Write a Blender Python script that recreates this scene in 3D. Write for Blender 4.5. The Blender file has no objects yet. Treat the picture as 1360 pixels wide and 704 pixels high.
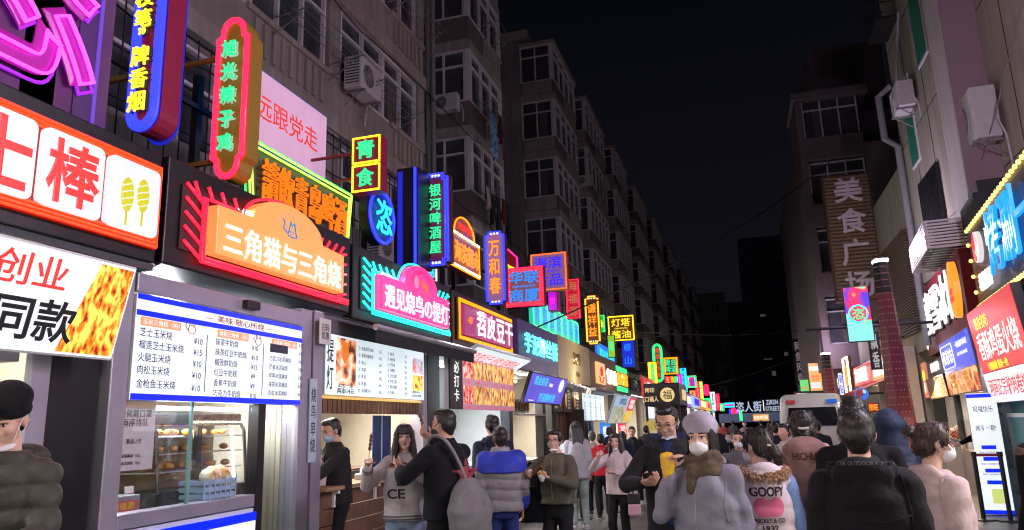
import bpy, bmesh, math, random
import numpy as np
from mathutils import Vector, Matrix, Quaternion, noise
from mathutils.bvhtree import BVHTree

random.seed(7)
SC = bpy.context.scene
COL = SC.collection
PI = math.pi
R = math.radians

# ------------------------------------------------------------------ camera, world, exposure
YAW, PITCH, ROLL, CAMZ = R(16.6), R(12.3), R(1.8), 1.6
FPX = 982.0
_f = Vector((-math.sin(YAW) * math.cos(PITCH), math.cos(YAW) * math.cos(PITCH), math.sin(PITCH)))
_r = Vector((math.cos(YAW), math.sin(YAW), 0))
_u = _r.cross(_f)
CR = _r * math.cos(ROLL) - _u * math.sin(ROLL)
CU = _u * math.cos(ROLL) + _r * math.sin(ROLL)
CF = _f
CP = Vector((0, 0, CAMZ))
cam_d = bpy.data.cameras.new('camera')
cam_d.sensor_width = 36
cam_d.lens = 36 * FPX / 1360
cam_d.clip_end = 2000
cam_o = bpy.data.objects.new('camera', cam_d)
COL.objects.link(cam_o)
m = Matrix((CR, CU, -CF)).transposed().to_4x4()
m.translation = CP
cam_o.matrix_world = m
SC.camera = cam_o

world = bpy.data.worlds.new('World')
SC.world = world
world.use_nodes = True
nt = world.node_tree
bg = nt.nodes['Background']
sky = nt.nodes.new('ShaderNodeTexSky')
sky.sky_type = 'NISHITA'
sky.sun_disc = False
sky.sun_elevation = R(-9)
sky.sun_rotation = R(200)
mixn = nt.nodes.new('ShaderNodeMix')
mixn.data_type = 'RGBA'
mixn.blend_type = 'ADD'
mixn.inputs['Factor'].default_value = 1.0
mixn.inputs['B'].default_value = (0.0135, 0.0145, 0.036, 1)
tcw = nt.nodes.new('ShaderNodeTexCoord')
sxw = nt.nodes.new('ShaderNodeSeparateXYZ')
rpw = nt.nodes.new('ShaderNodeValToRGB')      # town glow low in the night sky
rpw.color_ramp.elements[0].position = 0.0
rpw.color_ramp.elements[0].color = (.050, .045, .072, 1)
rpw.color_ramp.elements[1].position = .55
rpw.color_ramp.elements[1].color = (.0115, .0125, .027, 1)
nt.links.new(tcw.outputs['Generated'], sxw.inputs[0])
nt.links.new(sxw.outputs['Z'], rpw.inputs['Fac'])
nt.links.new(rpw.outputs['Color'], mixn.inputs['B'])
nt.links.new(sky.outputs[0], mixn.inputs['A'])
nt.links.new(mixn.outputs['Result'], bg.inputs['Color'])
bg.inputs['Strength'].default_value = 0.15

SC.view_settings.view_transform = 'Standard'
SC.view_settings.look = 'None'
SC.view_settings.exposure = 0.0
SC.view_settings.gamma = 1.0
SC.render.engine = 'CYCLES'
SC.cycles.use_denoising = True
SC.cycles.max_bounces = 5
SC.cycles.diffuse_bounces = 3
SC.cycles.glossy_bounces = 3
SC.cycles.transmission_bounces = 4
SC.cycles.transparent_max_bounces = 8
SC.cycles.caustics_reflective = False
SC.cycles.caustics_refractive = False
SC.cycles.sample_clamp_indirect = 4.0
SC.cycles.filter_width = 1.15


# ------------------------------------------------------------------ surveying helpers (photo pixel -> point of a known plane)
def ray(px, py):
 return CF + CR * ((px - 680) / FPX) + CU * ((352 - py) / FPX)


def on_x(px, py, X):
 d = ray(px, py)
 return CP + d * (X / d.x)


def on_y(px, py, Y):
 d = ray(px, py)
 return CP + d * (Y / d.y)


def at_depth(px, py, dep):
 return CP + ray(px, py) * dep


# ------------------------------------------------------------------ mesh builder
class MB:
 def __init__(self):
  self.v, self.f, self.m = [], [], []
  self.mats = []

 def idx(self, mat):
  if mat is None:
   return 0
  if mat not in self.mats:
   self.mats.append(mat)
  return self.mats.index(mat)

 def add(self, vs, fs, mat=None, M=None):
  b = len(self.v)
  k = self.idx(mat)
  for p in vs:
   p = Vector(p)
   self.v.append(M @ p if M is not None else p)
  for f in fs:
   self.f.append([b + i for i in f])
   self.m.append(k)
  return self

 def box(self, x0, x1, y0, y1, z0, z1, mat=None, M=None):
  if x0 > x1: x0, x1 = x1, x0
  if y0 > y1: y0, y1 = y1, y0
  if z0 > z1: z0, z1 = z1, z0
  return self.add([(x0, y0, z0), (x1, y0, z0), (x1, y1, z0), (x0, y1, z0), (x0, y0, z1), (x1, y0, z1), (x1, y1, z1), (x0, y1, z1)],
      [(0, 3, 2, 1), (4, 5, 6, 7), (0, 1, 5, 4), (1, 2, 6, 5), (2, 3, 7, 6), (3, 0, 4, 7)], mat, M)

 def prism(self, poly, y0, y1, mat=None, M=None):
  """outline in x,z (counter-clockwise seen from the front, -y); front at y0"""
  n = len(poly)
  vs = [(x, y0, z) for x, z in poly] + [(x, y1, z) for x, z in poly]
  fs = [tuple(range(n)), tuple(range(2 * n - 1, n - 1, -1))]
  for i in range(n):
   j = (i + 1) % n
   fs.append((i, n + i, n + j, j))
  return self.add(vs, fs, mat, M)

 def tube(self, pts, r, n=8, closed=False, mat=None, M=None):
  pts = [Vector(p) for p in pts]
  k = len(pts)
  rs = r if isinstance(r, (list, tuple)) else [r] * k
  vs, fs = [], []
  up = None
  for i, p in enumerate(pts):
   if closed:
    d = (pts[(i + 1) % k] - pts[i - 1])
   else:
    d = pts[min(i + 1, k - 1)] - pts[max(i - 1, 0)]
   d = d.normalized() if d.length > 1e-9 else Vector((0, 0, 1))
   if up is None:
    up = d.orthogonal().normalized()
   s = d.cross(up)
   if s.length < 1e-6:
    s = d.orthogonal()
   s.normalize()
   up = s.cross(d).normalized()
   for a in range(n):
    t = 2 * PI * a / n
    vs.append(p + (s * math.cos(t) + up * math.sin(t)) * rs[i])
  for i in range(k if closed else k - 1):
   j = (i + 1) % k
   for a in range(n):
    b = (a + 1) % n
    fs.append((i * n + a, j * n + a, j * n + b, i * n + b))
  if not closed:
   fs.append(tuple(range(n)))
   fs.append(tuple((k - 1) * n + a for a in range(n - 1, -1, -1)))
  return self.add(vs, fs, mat, M)

 def ell(self, c, r, n=12, mat=None, M=None, rot=None):
  c = Vector(c)
  if not isinstance(r, (list, tuple)):
   r = (r, r, r)
  k = max(5, n // 2)
  vs, fs = [(0, 0, 1)], []
  for i in range(1, k):
   ph = PI * i / k
   for a in range(n):
    t = 2 * PI * a / n
    vs.append((math.sin(ph) * math.cos(t), math.sin(ph) * math.sin(t), math.cos(ph)))
  vs.append((0, 0, -1))
  L = len(vs) - 1
  for a in range(n):
   b = (a + 1) % n
   fs.append((0, 1 + a, 1 + b))
   for i in range(k - 2):
    fs.append((1 + i * n + a, 1 + (i + 1) * n + a, 1 + (i + 1) * n + b, 1 + i * n + b))
   fs.append((L, 1 + (k - 2) * n + b, 1 + (k - 2) * n + a))
  vv = []
  for p in vs:
   q = Vector((p[0] * r[0], p[1] * r[1], p[2] * r[2]))
   if rot is not None:
    q = rot @ q
   vv.append(q + c)
  return self.add(vv, fs, mat, M)

 def cap(self, p0, p1, r0, r1, n=10, sy=1.0):
  """tapered capsule"""
  p0, p1 = Vector(p0), Vector(p1)
  d = (p1 - p0)
  L = d.length
  d = d.normalized() if L > 1e-7 else Vector((0, 0, 1))
  pts, rs = [], []
  for t in (-1, -.8, -.45, 0):
   pts.append(p0 + d * (r0 * t)); rs.append(max(r0 * math.sqrt(max(0, 1 - t * t)), r0 * .08))
  for t in (0, .45, .8, 1):
   pts.append(p1 + d * (r1 * t)); rs.append(max(r1 * math.sqrt(max(0, 1 - t * t)), r1 * .08))
  return self.tube(pts, rs, n)

 def loft(self, rings, n=20, mat=None, M=None, power=2.3):
  """rings: (cx,cy,cz,rx,ry) super-ellipse sections stacked; closed at the ends"""
  vs, fs = [], []
  for (cx, cy, cz, rx, ry) in rings:
   for a in range(n):
    t = 2 * PI * a / n
    c, s = math.cos(t), math.sin(t)
    vs.append((cx + rx * math.copysign(abs(c) ** (2 / power), c), cy + ry * math.copysign(abs(s) ** (2 / power), s), cz))
  k = len(rings)
  for i in range(k - 1):
   for a in range(n):
    b = (a + 1) % n
    fs.append((i * n + a, i * n + b, (i + 1) * n + b, (i + 1) * n + a))
  fs.append(tuple(range(n - 1, -1, -1)))
  fs.append(tuple((k - 1) * n + a for a in range(n)))
  return self.add(vs, fs, mat, M)

 def mesh(self, name, mat=None):
  me = bpy.data.meshes.new(name)
  me.from_pydata([tuple(p) for p in self.v], [], self.f)
  for mm in self.mats:
   me.materials.append(mm)
  if mat is not None and not self.mats:
   me.materials.append(mat)
  elif self.mats:
   for p, k in zip(me.polygons, self.m):
    p.material_index = k
  me.update()
  return me

 def build(self, name, mat=None, parent=None, smooth=False, bevel=0.0, loc=None, rotz=None):
  o = bpy.data.objects.new(name, self.mesh(name, mat))
  COL.objects.link(o)
  if parent is not None:
   o.parent = parent
  if loc is not None:
   o.location = loc
  if rotz is not None:
   o.rotation_euler = (0, 0, rotz)
  if smooth:
   for p in o.data.polygons:
    p.use_smooth = True
  if bevel:
   b = o.modifiers.new('bevel', 'BEVEL')
   b.width = bevel
   b.segments = 2
   b.limit_method = 'ANGLE'
   b.angle_limit = R(40)
   b.harden_normals = False
  return o


def tag(o, label=None, cat=None, group=None, kind=None):
 if label: o['label'] = label
 if cat: o['category'] = cat
 if group: o['group'] = group
 if kind: o['kind'] = kind
 return o


def thing(name, label, cat, loc=(0, 0, 0), rotz=0.0, group=None, tilt=None):
 o = bpy.data.objects.new(name, None)
 o.empty_display_size = .2
 COL.objects.link(o)
 o.location = loc
 o.rotation_euler = (tilt or 0, 0, rotz)
 return tag(o, label, cat, group)


def link_mesh(name, me, parent=None):
 o = bpy.data.objects.new(name, me)
 COL.objects.link(o)
 o.parent = parent
 return o


def copy_tree(o, parent=None, label=None, group=None):
 c = o.copy()
 COL.objects.link(c)
 c.parent = parent
 if label: c['label'] = label
 if group: c['group'] = group
 for ch in list(o.children):
  copy_tree(ch, c)
 return c


# ------------------------------------------------------------------ materials
MATS = {}


def _node_mat(key):
 mt = bpy.data.materials.new(key)
 mt.use_nodes = True
 return mt, mt.node_tree, mt.node_tree.nodes['Principled BSDF']


def mat(key, col=(.5, .5, .5), rough=.6, metal=0.0, var=0.0, vscale=6.0, bump=0.0, bscale=40.0, spec=.5, coat=0.0):
 """plain surface with mottling and fine relief"""
 if key in MATS:
  return MATS[key]
 mt, nt, b = _node_mat(key)
 b.inputs['Base Color'].default_value = (*col, 1)
 b.inputs['Roughness'].default_value = rough
 b.inputs['Metallic'].default_value = metal
 b.inputs['Specular IOR Level'].default_value = spec
 b.inputs['Coat Weight'].default_value = coat
 tc = nt.nodes.new('ShaderNodeTexCoord')
 if var:
  nz = nt.nodes.new('ShaderNodeTexNoise')
  nz.inputs['Scale'].default_value = vscale
  nz.inputs['Detail'].default_value = 6
  nz.inputs['Roughness'].default_value = .65
  nt.links.new(tc.outputs['Object'], nz.inputs['Vector'])
  rp = nt.nodes.new('ShaderNodeValToRGB')
  rp.color_ramp.elements[0].position = .3
  rp.color_ramp.elements[1].position = .72
  rp.color_ramp.elements[0].color = (*[c * (1 - var) for c in col], 1)
  rp.color_ramp.elements[1].color = (*[min(1, c * (1 + var * .6)) for c in col], 1)
  nt.links.new(nz.outputs['Fac'], rp.inputs['Fac'])
  nt.links.new(rp.outputs['Color'], b.inputs['Base Color'])
  mr = nt.nodes.new('ShaderNodeMapRange')
  mr.inputs['To Min'].default_value = max(.03, rough - .12)
  mr.inputs['To Max'].default_value = min(1, rough + .12)
  nt.links.new(nz.outputs['Fac'], mr.inputs['Value'])
  nt.links.new(mr.outputs['Result'], b.inputs['Roughness'])
 if bump:
  n2 = nt.nodes.new('ShaderNodeTexNoise')
  n2.inputs['Scale'].default_value = bscale
  n2.inputs['Detail'].default_value = 4
  nt.links.new(tc.outputs['Object'], n2.inputs['Vector'])
  bp = nt.nodes.new('ShaderNodeBump')
  bp.inputs['Strength'].default_value = bump
  bp.inputs['Distance'].default_value = .02
  nt.links.new(n2.outputs['Fac'], bp.inputs['Height'])
  nt.links.new(bp.outputs['Normal'], b.inputs['Normal'])
 MATS[key] = mt
 return mt


def glow(key, col=(1, 1, 1), s=1.0, base=None, sample=True, var=0.0, vscale=3.0):
 """something that gives off light: neon tube, lit acrylic face, lit letter"""
 if key in MATS:
  return MATS[key]
 mt, nt, b = _node_mat(key)
 bc = base if base is not None else tuple(min(.8, c * .22 + .02) for c in col)
 b.inputs['Base Color'].default_value = (*bc, 1)
 b.inputs['Roughness'].default_value = .3
 b.inputs['Emission Color'].default_value = (*col, 1)
 b.inputs['Emission Strength'].default_value = s
 if var:
  tc = nt.nodes.new('ShaderNodeTexCoord')
  nz = nt.nodes.new('ShaderNodeTexNoise')
  nz.inputs['Scale'].default_value = vscale
  nz.inputs['Detail'].default_value = 2
  mr = nt.nodes.new('ShaderNodeMapRange')
  mr.inputs['From Min'].default_value = .3
  mr.inputs['From Max'].default_value = .7
  mr.inputs['To Min'].default_value = s * (1 - var)
  mr.inputs['To Max'].default_value = s
  nt.links.new(tc.outputs['Object'], nz.inputs['Vector'])
  nt.links.new(nz.outputs['Fac'], mr.inputs['Value'])
  nt.links.new(mr.outputs['Result'], b.inputs['Emission Strength'])
 if not sample:
  mt.cycles.emission_sampling = 'NONE'
 MATS[key] = mt
 return mt


def food(key, c1=(0, 0, 0), c2=(0, 0, 0), c3=(0, 0, 0), scale=14.0, s=.0, stretch=(1, 1, 1), sample=False):
 """printed picture of fried food: voronoi lumps in three colours; s > 0 when backlit"""
 if key in MATS:
  return MATS[key]
 mt, nt, b = _node_mat(key)
 tc = nt.nodes.new('ShaderNodeTexCoord')
 mp = nt.nodes.new('ShaderNodeMapping')
 mp.inputs['Scale'].default_value = stretch
 vo = nt.nodes.new('ShaderNodeTexVoronoi')
 vo.inputs['Scale'].default_value = scale
 nz = nt.nodes.new('ShaderNodeTexNoise')
 nz.inputs['Scale'].default_value = scale * 1.7
 nz.inputs['Detail'].default_value = 5
 ad = nt.nodes.new('ShaderNodeMath')
 ad.operation = 'MULTIPLY_ADD'
 ad.inputs[1].default_value = .55
 rp = nt.nodes.new('ShaderNodeValToRGB')
 e = rp.color_ramp.elements
 e[0].position, e[0].color = .56, (*c1, 1)
 e[1].position, e[1].color = .93, (*c3, 1)
 k = e.new(.73)
 k.color = (*c2, 1)
 L = nt.links.new
 L(tc.outputs['Object'], mp.inputs['Vector'])
 L(mp.outputs['Vector'], vo.inputs['Vector'])
 L(mp.outputs['Vector'], nz.inputs['Vector'])
 L(vo.outputs['Distance'], ad.inputs[0])
 L(nz.outputs['Fac'], ad.inputs[2])
 L(ad.outputs[0], rp.inputs['Fac'])
 L(rp.outputs['Color'], b.inputs['Base Color'])
 b.inputs['Roughness'].default_value = .4
 if s:
  L(rp.outputs['Color'], b.inputs['Emission Color'])
  b.inputs['Emission Strength'].default_value = s
 if not sample:
  mt.cycles.emission_sampling = 'NONE'
 MATS[key] = mt
 return mt


def glass(key='window_glass', tint=(1, 1, 1), alpha=.08, rough=.03):
 if key in MATS:
  return MATS[key]
 mt = bpy.data.materials.new(key)
 mt.use_nodes = True
 nt = mt.node_tree
 nt.nodes.remove(nt.nodes['Principled BSDF'])
 out = nt.nodes['Material Output']
 tr = nt.nodes.new('ShaderNodeBsdfTransparent')
 tr.inputs['Color'].default_value = (*tint, 1)
 gl = nt.nodes.new('ShaderNodeBsdfGlossy')
 gl.inputs['Roughness'].default_value = rough
 gl.inputs['Color'].default_value = (.9, .95, 1, 1)
 fr = nt.nodes.new('ShaderNodeLayerWeight')
 fr.inputs['Blend'].default_value = .25
 mr = nt.nodes.new('ShaderNodeMapRange')
 mr.inputs['To Min'].default_value = alpha * .5
 mr.inputs['To Max'].default_value = min(1, alpha * 3.5)
 mx = nt.nodes.new('ShaderNodeMixShader')
 nt.links.new(fr.outputs['Facing'], mr.inputs['Value'])
 nt.links.new(mr.outputs['Result'], mx.inputs['Fac'])
 nt.links.new(tr.outputs[0], mx.inputs[1])
 nt.links.new(gl.outputs[0], mx.inputs[2])
 nt.links.new(mx.outputs[0], out.inputs['Surface'])
 MATS[key] = mt
 return mt


def stained(key, col, streak=(.10, .09, .09), rough=.85, amount=.6):
 """old rendered wall: soft mottling, rain streaks and panel dirt"""
 if key in MATS:
  return MATS[key]
 mt, nt, b = _node_mat(key)
 L = nt.links.new
 tc = nt.nodes.new('ShaderNodeTexCoord')
 n1 = nt.nodes.new('ShaderNodeTexNoise')
 n1.inputs['Scale'].default_value = .7
 n1.inputs['Detail'].default_value = 7
 n1.inputs['Roughness'].default_value = .7
 mp = nt.nodes.new('ShaderNodeMapping')
 mp.inputs['Scale'].default_value = (3.5, 3.5, .25)
 n2 = nt.nodes.new('ShaderNodeTexNoise')
 n2.inputs['Scale'].default_value = 1.6
 n2.inputs['Detail'].default_value = 6
 L(tc.outputs['Object'], n1.inputs['Vector'])
 L(tc.outputs['Object'], mp.inputs['Vector'])
 L(mp.outputs['Vector'], n2.inputs['Vector'])
 mu = nt.nodes.new('ShaderNodeMath')
 mu.operation = 'MULTIPLY'
 L(n1.outputs['Fac'], mu.inputs[0])
 L(n2.outputs['Fac'], mu.inputs[1])
 rp = nt.nodes.new('ShaderNodeValToRGB')
 rp.color_ramp.elements[0].position = .16
 rp.color_ramp.elements[1].position = .36
 rp.color_ramp.elements[0].color = (*[a * (1 - amount) + s * amount for a, s in zip(col, streak)], 1)
 rp.color_ramp.elements[1].color = (*col, 1)
 L(mu.outputs[0], rp.inputs['Fac'])
 L(rp.outputs['Color'], b.inputs['Base Color'])
 b.inputs['Roughness'].default_value = rough
 n3 = nt.nodes.new('ShaderNodeTexNoise')
 n3.inputs['Scale'].default_value = 60
 L(tc.outputs['Object'], n3.inputs['Vector'])
 bp = nt.nodes.new('ShaderNodeBump')
 bp.inputs['Strength'].default_value = .25
 bp.inputs['Distance'].default_value = .01
 L(n3.outputs['Fac'], bp.inputs['Height'])
 L(bp.outputs['Normal'], b.inputs['Normal'])
 MATS[key] = mt
 return mt


def fabric(key, col=(.1, .1, .1), rough=.9, var=.25, bump=.35, bscale=220, sheen=.03, fold=.2):
 if key in MATS:
  return MATS[key]
 mt, nt, b = _node_mat(key)
 L = nt.links.new
 tc = nt.nodes.new('ShaderNodeTexCoord')
 n1 = nt.nodes.new('ShaderNodeTexNoise')
 n1.inputs['Scale'].default_value = 9
 n1.inputs['Detail'].default_value = 5
 n2 = nt.nodes.new('ShaderNodeTexNoise')
 n2.inputs['Scale'].default_value = bscale
 n2.inputs['Detail'].default_value = 3
 n3 = nt.nodes.new('ShaderNodeTexNoise')
 n3.inputs['Scale'].default_value = 7
 n3.inputs['Detail'].default_value = 2
 n3.inputs['Distortion'].default_value = 2.5
 for n in (n1, n2, n3):
  L(tc.outputs['Object'], n.inputs['Vector'])
 rp = nt.nodes.new('ShaderNodeValToRGB')
 rp.color_ramp.elements[0].position = .3
 rp.color_ramp.elements[1].position = .7
 rp.color_ramp.elements[0].color = (*[c * (1 - var) for c in col], 1)
 rp.color_ramp.elements[1].color = (*[min(1, c * (1 + var * .5)) for c in col], 1)
 L(n1.outputs['Fac'], rp.inputs['Fac'])
 L(rp.outputs['Color'], b.inputs['Base Color'])
 b.inputs['Roughness'].default_value = rough
 b.inputs['Sheen Weight'].default_value = sheen
 b.inputs['Specular IOR Level'].default_value = .2
 b1 = nt.nodes.new('ShaderNodeBump')
 b1.inputs['Strength'].default_value = fold
 b1.inputs['Distance'].default_value = .03
 b2 = nt.nodes.new('ShaderNodeBump')
 b2.inputs['Strength'].default_value = bump
 b2.inputs['Distance'].default_value = .004
 L(n3.outputs['Fac'], b1.inputs['Height'])
 L(n2.outputs['Fac'], b2.inputs['Height'])
 L(b1.outputs['Normal'], b2.inputs['Normal'])
 L(b2.outputs['Normal'], b.inputs['Normal'])
 MATS[key] = mt
 return mt


def skin(key, col):
 if key in MATS:
  return MATS[key]
 mt, nt, b = _node_mat(key)
 tc = nt.nodes.new('ShaderNodeTexCoord')
 n1 = nt.nodes.new('ShaderNodeTexNoise')
 n1.inputs['Scale'].default_value = 22
 n1.inputs['Detail'].default_value = 4
 nt.links.new(tc.outputs['Object'], n1.inputs['Vector'])
 rp = nt.nodes.new('ShaderNodeValToRGB')
 rp.color_ramp.elements[0].position = .3
 rp.color_ramp.elements[1].position = .7
 rp.color_ramp.elements[0].color = (col[0] * .92, col[1] * .78, col[2] * .74, 1)
 rp.color_ramp.elements[1].color = (*col, 1)
 nt.links.new(n1.outputs['Fac'], rp.inputs['Fac'])
 nt.links.new(rp.outputs['Color'], b.inputs['Base Color'])
 b.inputs['Roughness'].default_value = .5
 b.inputs['Subsurface Weight'].default_value = .12
 b.inputs['Subsurface Radius'].default_value = (.01, .004, .002)
 MATS[key] = mt
 return mt


def hairmat(key, col):
 if key in MATS:
  return MATS[key]
 mt, nt, b = _node_mat(key)
 L = nt.links.new
 tc = nt.nodes.new('ShaderNodeTexCoord')
 mp = nt.nodes.new('ShaderNodeMapping')
 mp.inputs['Scale'].default_value = (150, 150, 9)
 n1 = nt.nodes.new('ShaderNodeTexNoise')
 n1.inputs['Scale'].default_value = 1
 n1.inputs['Detail'].default_value = 3
 L(tc.outputs['Object'], mp.inputs['Vector'])
 L(mp.outputs['Vector'], n1.inputs['Vector'])
 rp = nt.nodes.new('ShaderNodeValToRGB')
 rp.color_ramp.elements[0].position = .35
 rp.color_ramp.elements[1].position = .7
 rp.color_ramp.elements[0].color = (*[c * .5 for c in col], 1)
 rp.color_ramp.elements[1].color = (*[c * 1.6 for c in col], 1)
 L(n1.outputs['Fac'], rp.inputs['Fac'])
 L(rp.outputs['Color'], b.inputs['Base Color'])
 b.inputs['Roughness'].default_value = .42
 bp = nt.nodes.new('ShaderNodeBump')
 bp.inputs['Strength'].default_value = .6
 bp.inputs['Distance'].default_value = .004
 L(n1.outputs['Fac'], bp.inputs['Height'])
 L(bp.outputs['Normal'], b.inputs['Normal'])
 MATS[key] = mt
 return mt


# ------------------------------------------------------------------ lettering
_TX = {}


def _text_mesh(s, off, ext, neon, spacing, bev, line=1.0):
 key = (s, off, ext, neon, spacing, bev, line)
 if key in _TX:
  return _TX[key]
 c = bpy.data.curves.new('lettering', 'FONT')
 c.body = s
 c.align_x = 'CENTER'
 c.size = 1
 c.space_character = spacing
 c.space_line = line
 c.resolution_u = 3 if len(s) > 12 else 6
 if neon:
  c.fill_mode = 'NONE'
  c.bevel_depth = neon
  c.bevel_resolution = 1
 else:
  c.extrude = ext
  if off > 0:
   c.bevel_depth = off * .5
   c.bevel_resolution = 0
  else:
   c.offset = off
 o = bpy.data.objects.new('lettering', c)
 COL.objects.link(o)
 bpy.context.view_layer.update()
 dg = bpy.context.evaluated_depsgraph_get()
 me = bpy.data.meshes.new_from_object(o.evaluated_get(dg))
 bpy.data.objects.remove(o)
 bpy.data.curves.remove(c)
 n = len(me.vertices)
 co = np.empty(n * 3)
 me.vertices.foreach_get('co', co)
 co = co.reshape(-1, 3)
 fs = [tuple(p.vertices) for p in me.polygons]
 bpy.data.meshes.remove(me)
 _TX[key] = (co, fs)
 return _TX[key]


def text(name, s, w, h, at, mt, parent, bold=.008, th=.006, neon=None, spacing=1.0, vertical=False, shear=0.0, bev=0.0, line=None, arc=None):
 """lettering fitted into w x h, centred at `at` (x, y, z) of the parent, facing the parent's -y.
 th = thickness in metres (stands out towards -y)."""
 if vertical:
  s = '\n'.join(s)
  line = line or 1.08
 co, fs = _text_mesh(s, bold, .02, neon, spacing, bev, line or 1.0)
 if len(co) == 0:
  return None
 lo, hi = co.min(0), co.max(0)
 c = (co - (lo + hi) / 2)
 d = hi - lo
 x = c[:, 0] * (w / d[0] if d[0] > 0 else 1)
 z = c[:, 1] * (h / d[1] if d[1] > 0 else 1)
 y = -c[:, 2] / max(d[2], 1e-6) * th
 x = x + shear * z
 if arc:      # bend upwards round a circle of radius arc
  a = x / arc
  rr = arc + z
  x, z = rr * np.sin(a), rr * np.cos(a) - arc
 vs = np.stack([x + at[0], y + at[1] - th / 2, z + at[2]], 1)
 me = bpy.data.meshes.new(name)
 me.from_pydata(vs.tolist(), [], fs)
 me.materials.append(mt)
 me.update()
 return link_mesh(name, me, parent)


def lines_block(name, items, x0, z0, ch, step, mt, parent, y=-.004, narrow=1.0):
 """several lines of small printed text as one part; items: (string, x offset, row) ; ch = character height"""
 allv, allf = [], []
 for s, dx, row in items:
  co, fs = _text_mesh(s, .006, .02, None, 1.0, 0, 1.0)
  if len(co) == 0:
   continue
  lo = co.min(0)
  c = co - lo
  b = len(allv)
  for p in c:
   allv.append((x0 + dx + p[0] * ch * 1.05 * narrow, y - p[2] * .02, z0 - row * step + (p[1] + lo[1]) * ch * 1.05))
  for f in fs:
   allf.append([b + i for i in f])
 me = bpy.data.meshes.new(name)
 me.from_pydata(allv, [], allf)
 me.materials.append(mt)
 me.update()
 return link_mesh(name, me, parent)


def shop_light(parent, loc, power, size=(1.6, .25), col=(1, .92, .84), out=(1, 0, 0), tilt=52):
 """the light of a shop's ceiling lamp, thrown down and a little out into the street; added lights use it too"""
 ld = bpy.data.lights.new('lamp_light', 'AREA')
 ld.shape = 'RECTANGLE'
 ld.size, ld.size_y = size
 ld.energy = power
 ld.color = col
 o = bpy.data.objects.new('lamp_light', ld)
 COL.objects.link(o)
 o.parent = parent
 d = Vector((out[0] * math.sin(R(tilt)), out[1] * math.sin(R(tilt)), -math.cos(R(tilt))))
 o.matrix_local = Matrix.Translation(Vector(loc)) @ d.to_track_quat('-Z', 'Y').to_matrix().to_4x4()
 return o


def smooth_line(pts, n=6):
 """rounded line through the points"""
 p = [Vector(q) for q in pts]
 p = [p[0]] + p + [p[-1]]
 out = []
 for i in range(1, len(p) - 2):
  for j in range(n):
   t = j / n
   a, b, c, d = p[i - 1], p[i], p[i + 1], p[i + 2]
   out.append(.5 * ((2 * b) + (c - a) * t + (2 * a - 5 * b + 4 * c - d) * t * t + (3 * b - a - 3 * c + d) * t ** 3))
 out.append(p[-2])
 return out


def ribbed_metal(key, col, scale=40):
 if key in MATS:
  return MATS[key]
 mt = mat(key, col, .4, .6)
 nt = mt.node_tree
 tc = nt.nodes.new('ShaderNodeTexCoord')
 wv = nt.nodes.new('ShaderNodeTexWave')
 wv.bands_direction = 'Y'
 wv.inputs['Scale'].default_value = scale
 bp = nt.nodes.new('ShaderNodeBump')
 bp.inputs['Strength'].default_value = .7
 bp.inputs['Distance'].default_value = .02
 nt.links.new(tc.outputs['Object'], wv.inputs['Vector'])
 nt.links.new(wv.outputs['Fac'], bp.inputs['Height'])
 nt.links.new(bp.outputs['Normal'], nt.nodes['Principled BSDF'].inputs['Normal'])
 return mt
# ================================================================== THE SETTING
def paving():
 mt, nt, b = _node_mat('street_paving')
 L = nt.links.new
 tc = nt.nodes.new('ShaderNodeTexCoord')
 br = nt.nodes.new('ShaderNodeTexBrick')
 br.inputs['Scale'].default_value = 1.0
 br.inputs['Brick Width'].default_value = .6
 br.inputs['Row Height'].default_value = .3
 br.inputs['Mortar Size'].default_value = .006
 br.inputs['Color1'].default_value = (.17, .15, .14, 1)
 br.inputs['Color2'].default_value = (.12, .11, .105, 1)
 br.inputs['Mortar'].default_value = (.03, .03, .03, 1)
 nz = nt.nodes.new('ShaderNodeTexNoise')
 nz.inputs['Scale'].default_value = 1.1
 nz.inputs['Detail'].default_value = 8
 mx = nt.nodes.new('ShaderNodeMix')
 mx.data_type = 'RGBA'
 mx.blend_type = 'MULTIPLY'
 mx.inputs['Factor'].default_value = .7
 rp = nt.nodes.new('ShaderNodeValToRGB')
 rp.color_ramp.elements[0].position = .35
 rp.color_ramp.elements[0].color = (.45, .42, .4, 1)
 rp.color_ramp.elements[1].position = .65
 L(tc.outputs['Object'], br.inputs['Vector'])
 L(tc.outputs['Object'], nz.inputs['Vector'])
 L(nz.outputs['Fac'], rp.inputs['Fac'])
 L(br.outputs['Color'], mx.inputs['A'])
 L(rp.outputs['Color'], mx.inputs['B'])
 L(mx.outputs['Result'], b.inputs['Base Color'])
 mr = nt.nodes.new('ShaderNodeMapRange')
 mr.inputs['To Min'].default_value = .25
 mr.inputs['To Max'].default_value = .6
 L(nz.outputs['Fac'], mr.inputs['Value'])
 L(mr.outputs['Result'], b.inputs['Roughness'])
 bp = nt.nodes.new('ShaderNodeBump')
 bp.inputs['Strength'].default_value = .3
 bp.inputs['Distance'].default_value = .01
 L(br.outputs['Fac'], bp.inputs['Height'])
 bp.invert = True
 L(bp.outputs['Normal'], b.inputs['Normal'])
 return mt


g = MB().box(-400, 400, -100, 700, -.3, 0, paving()).build('road')
tag(g, kind='structure')

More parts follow.
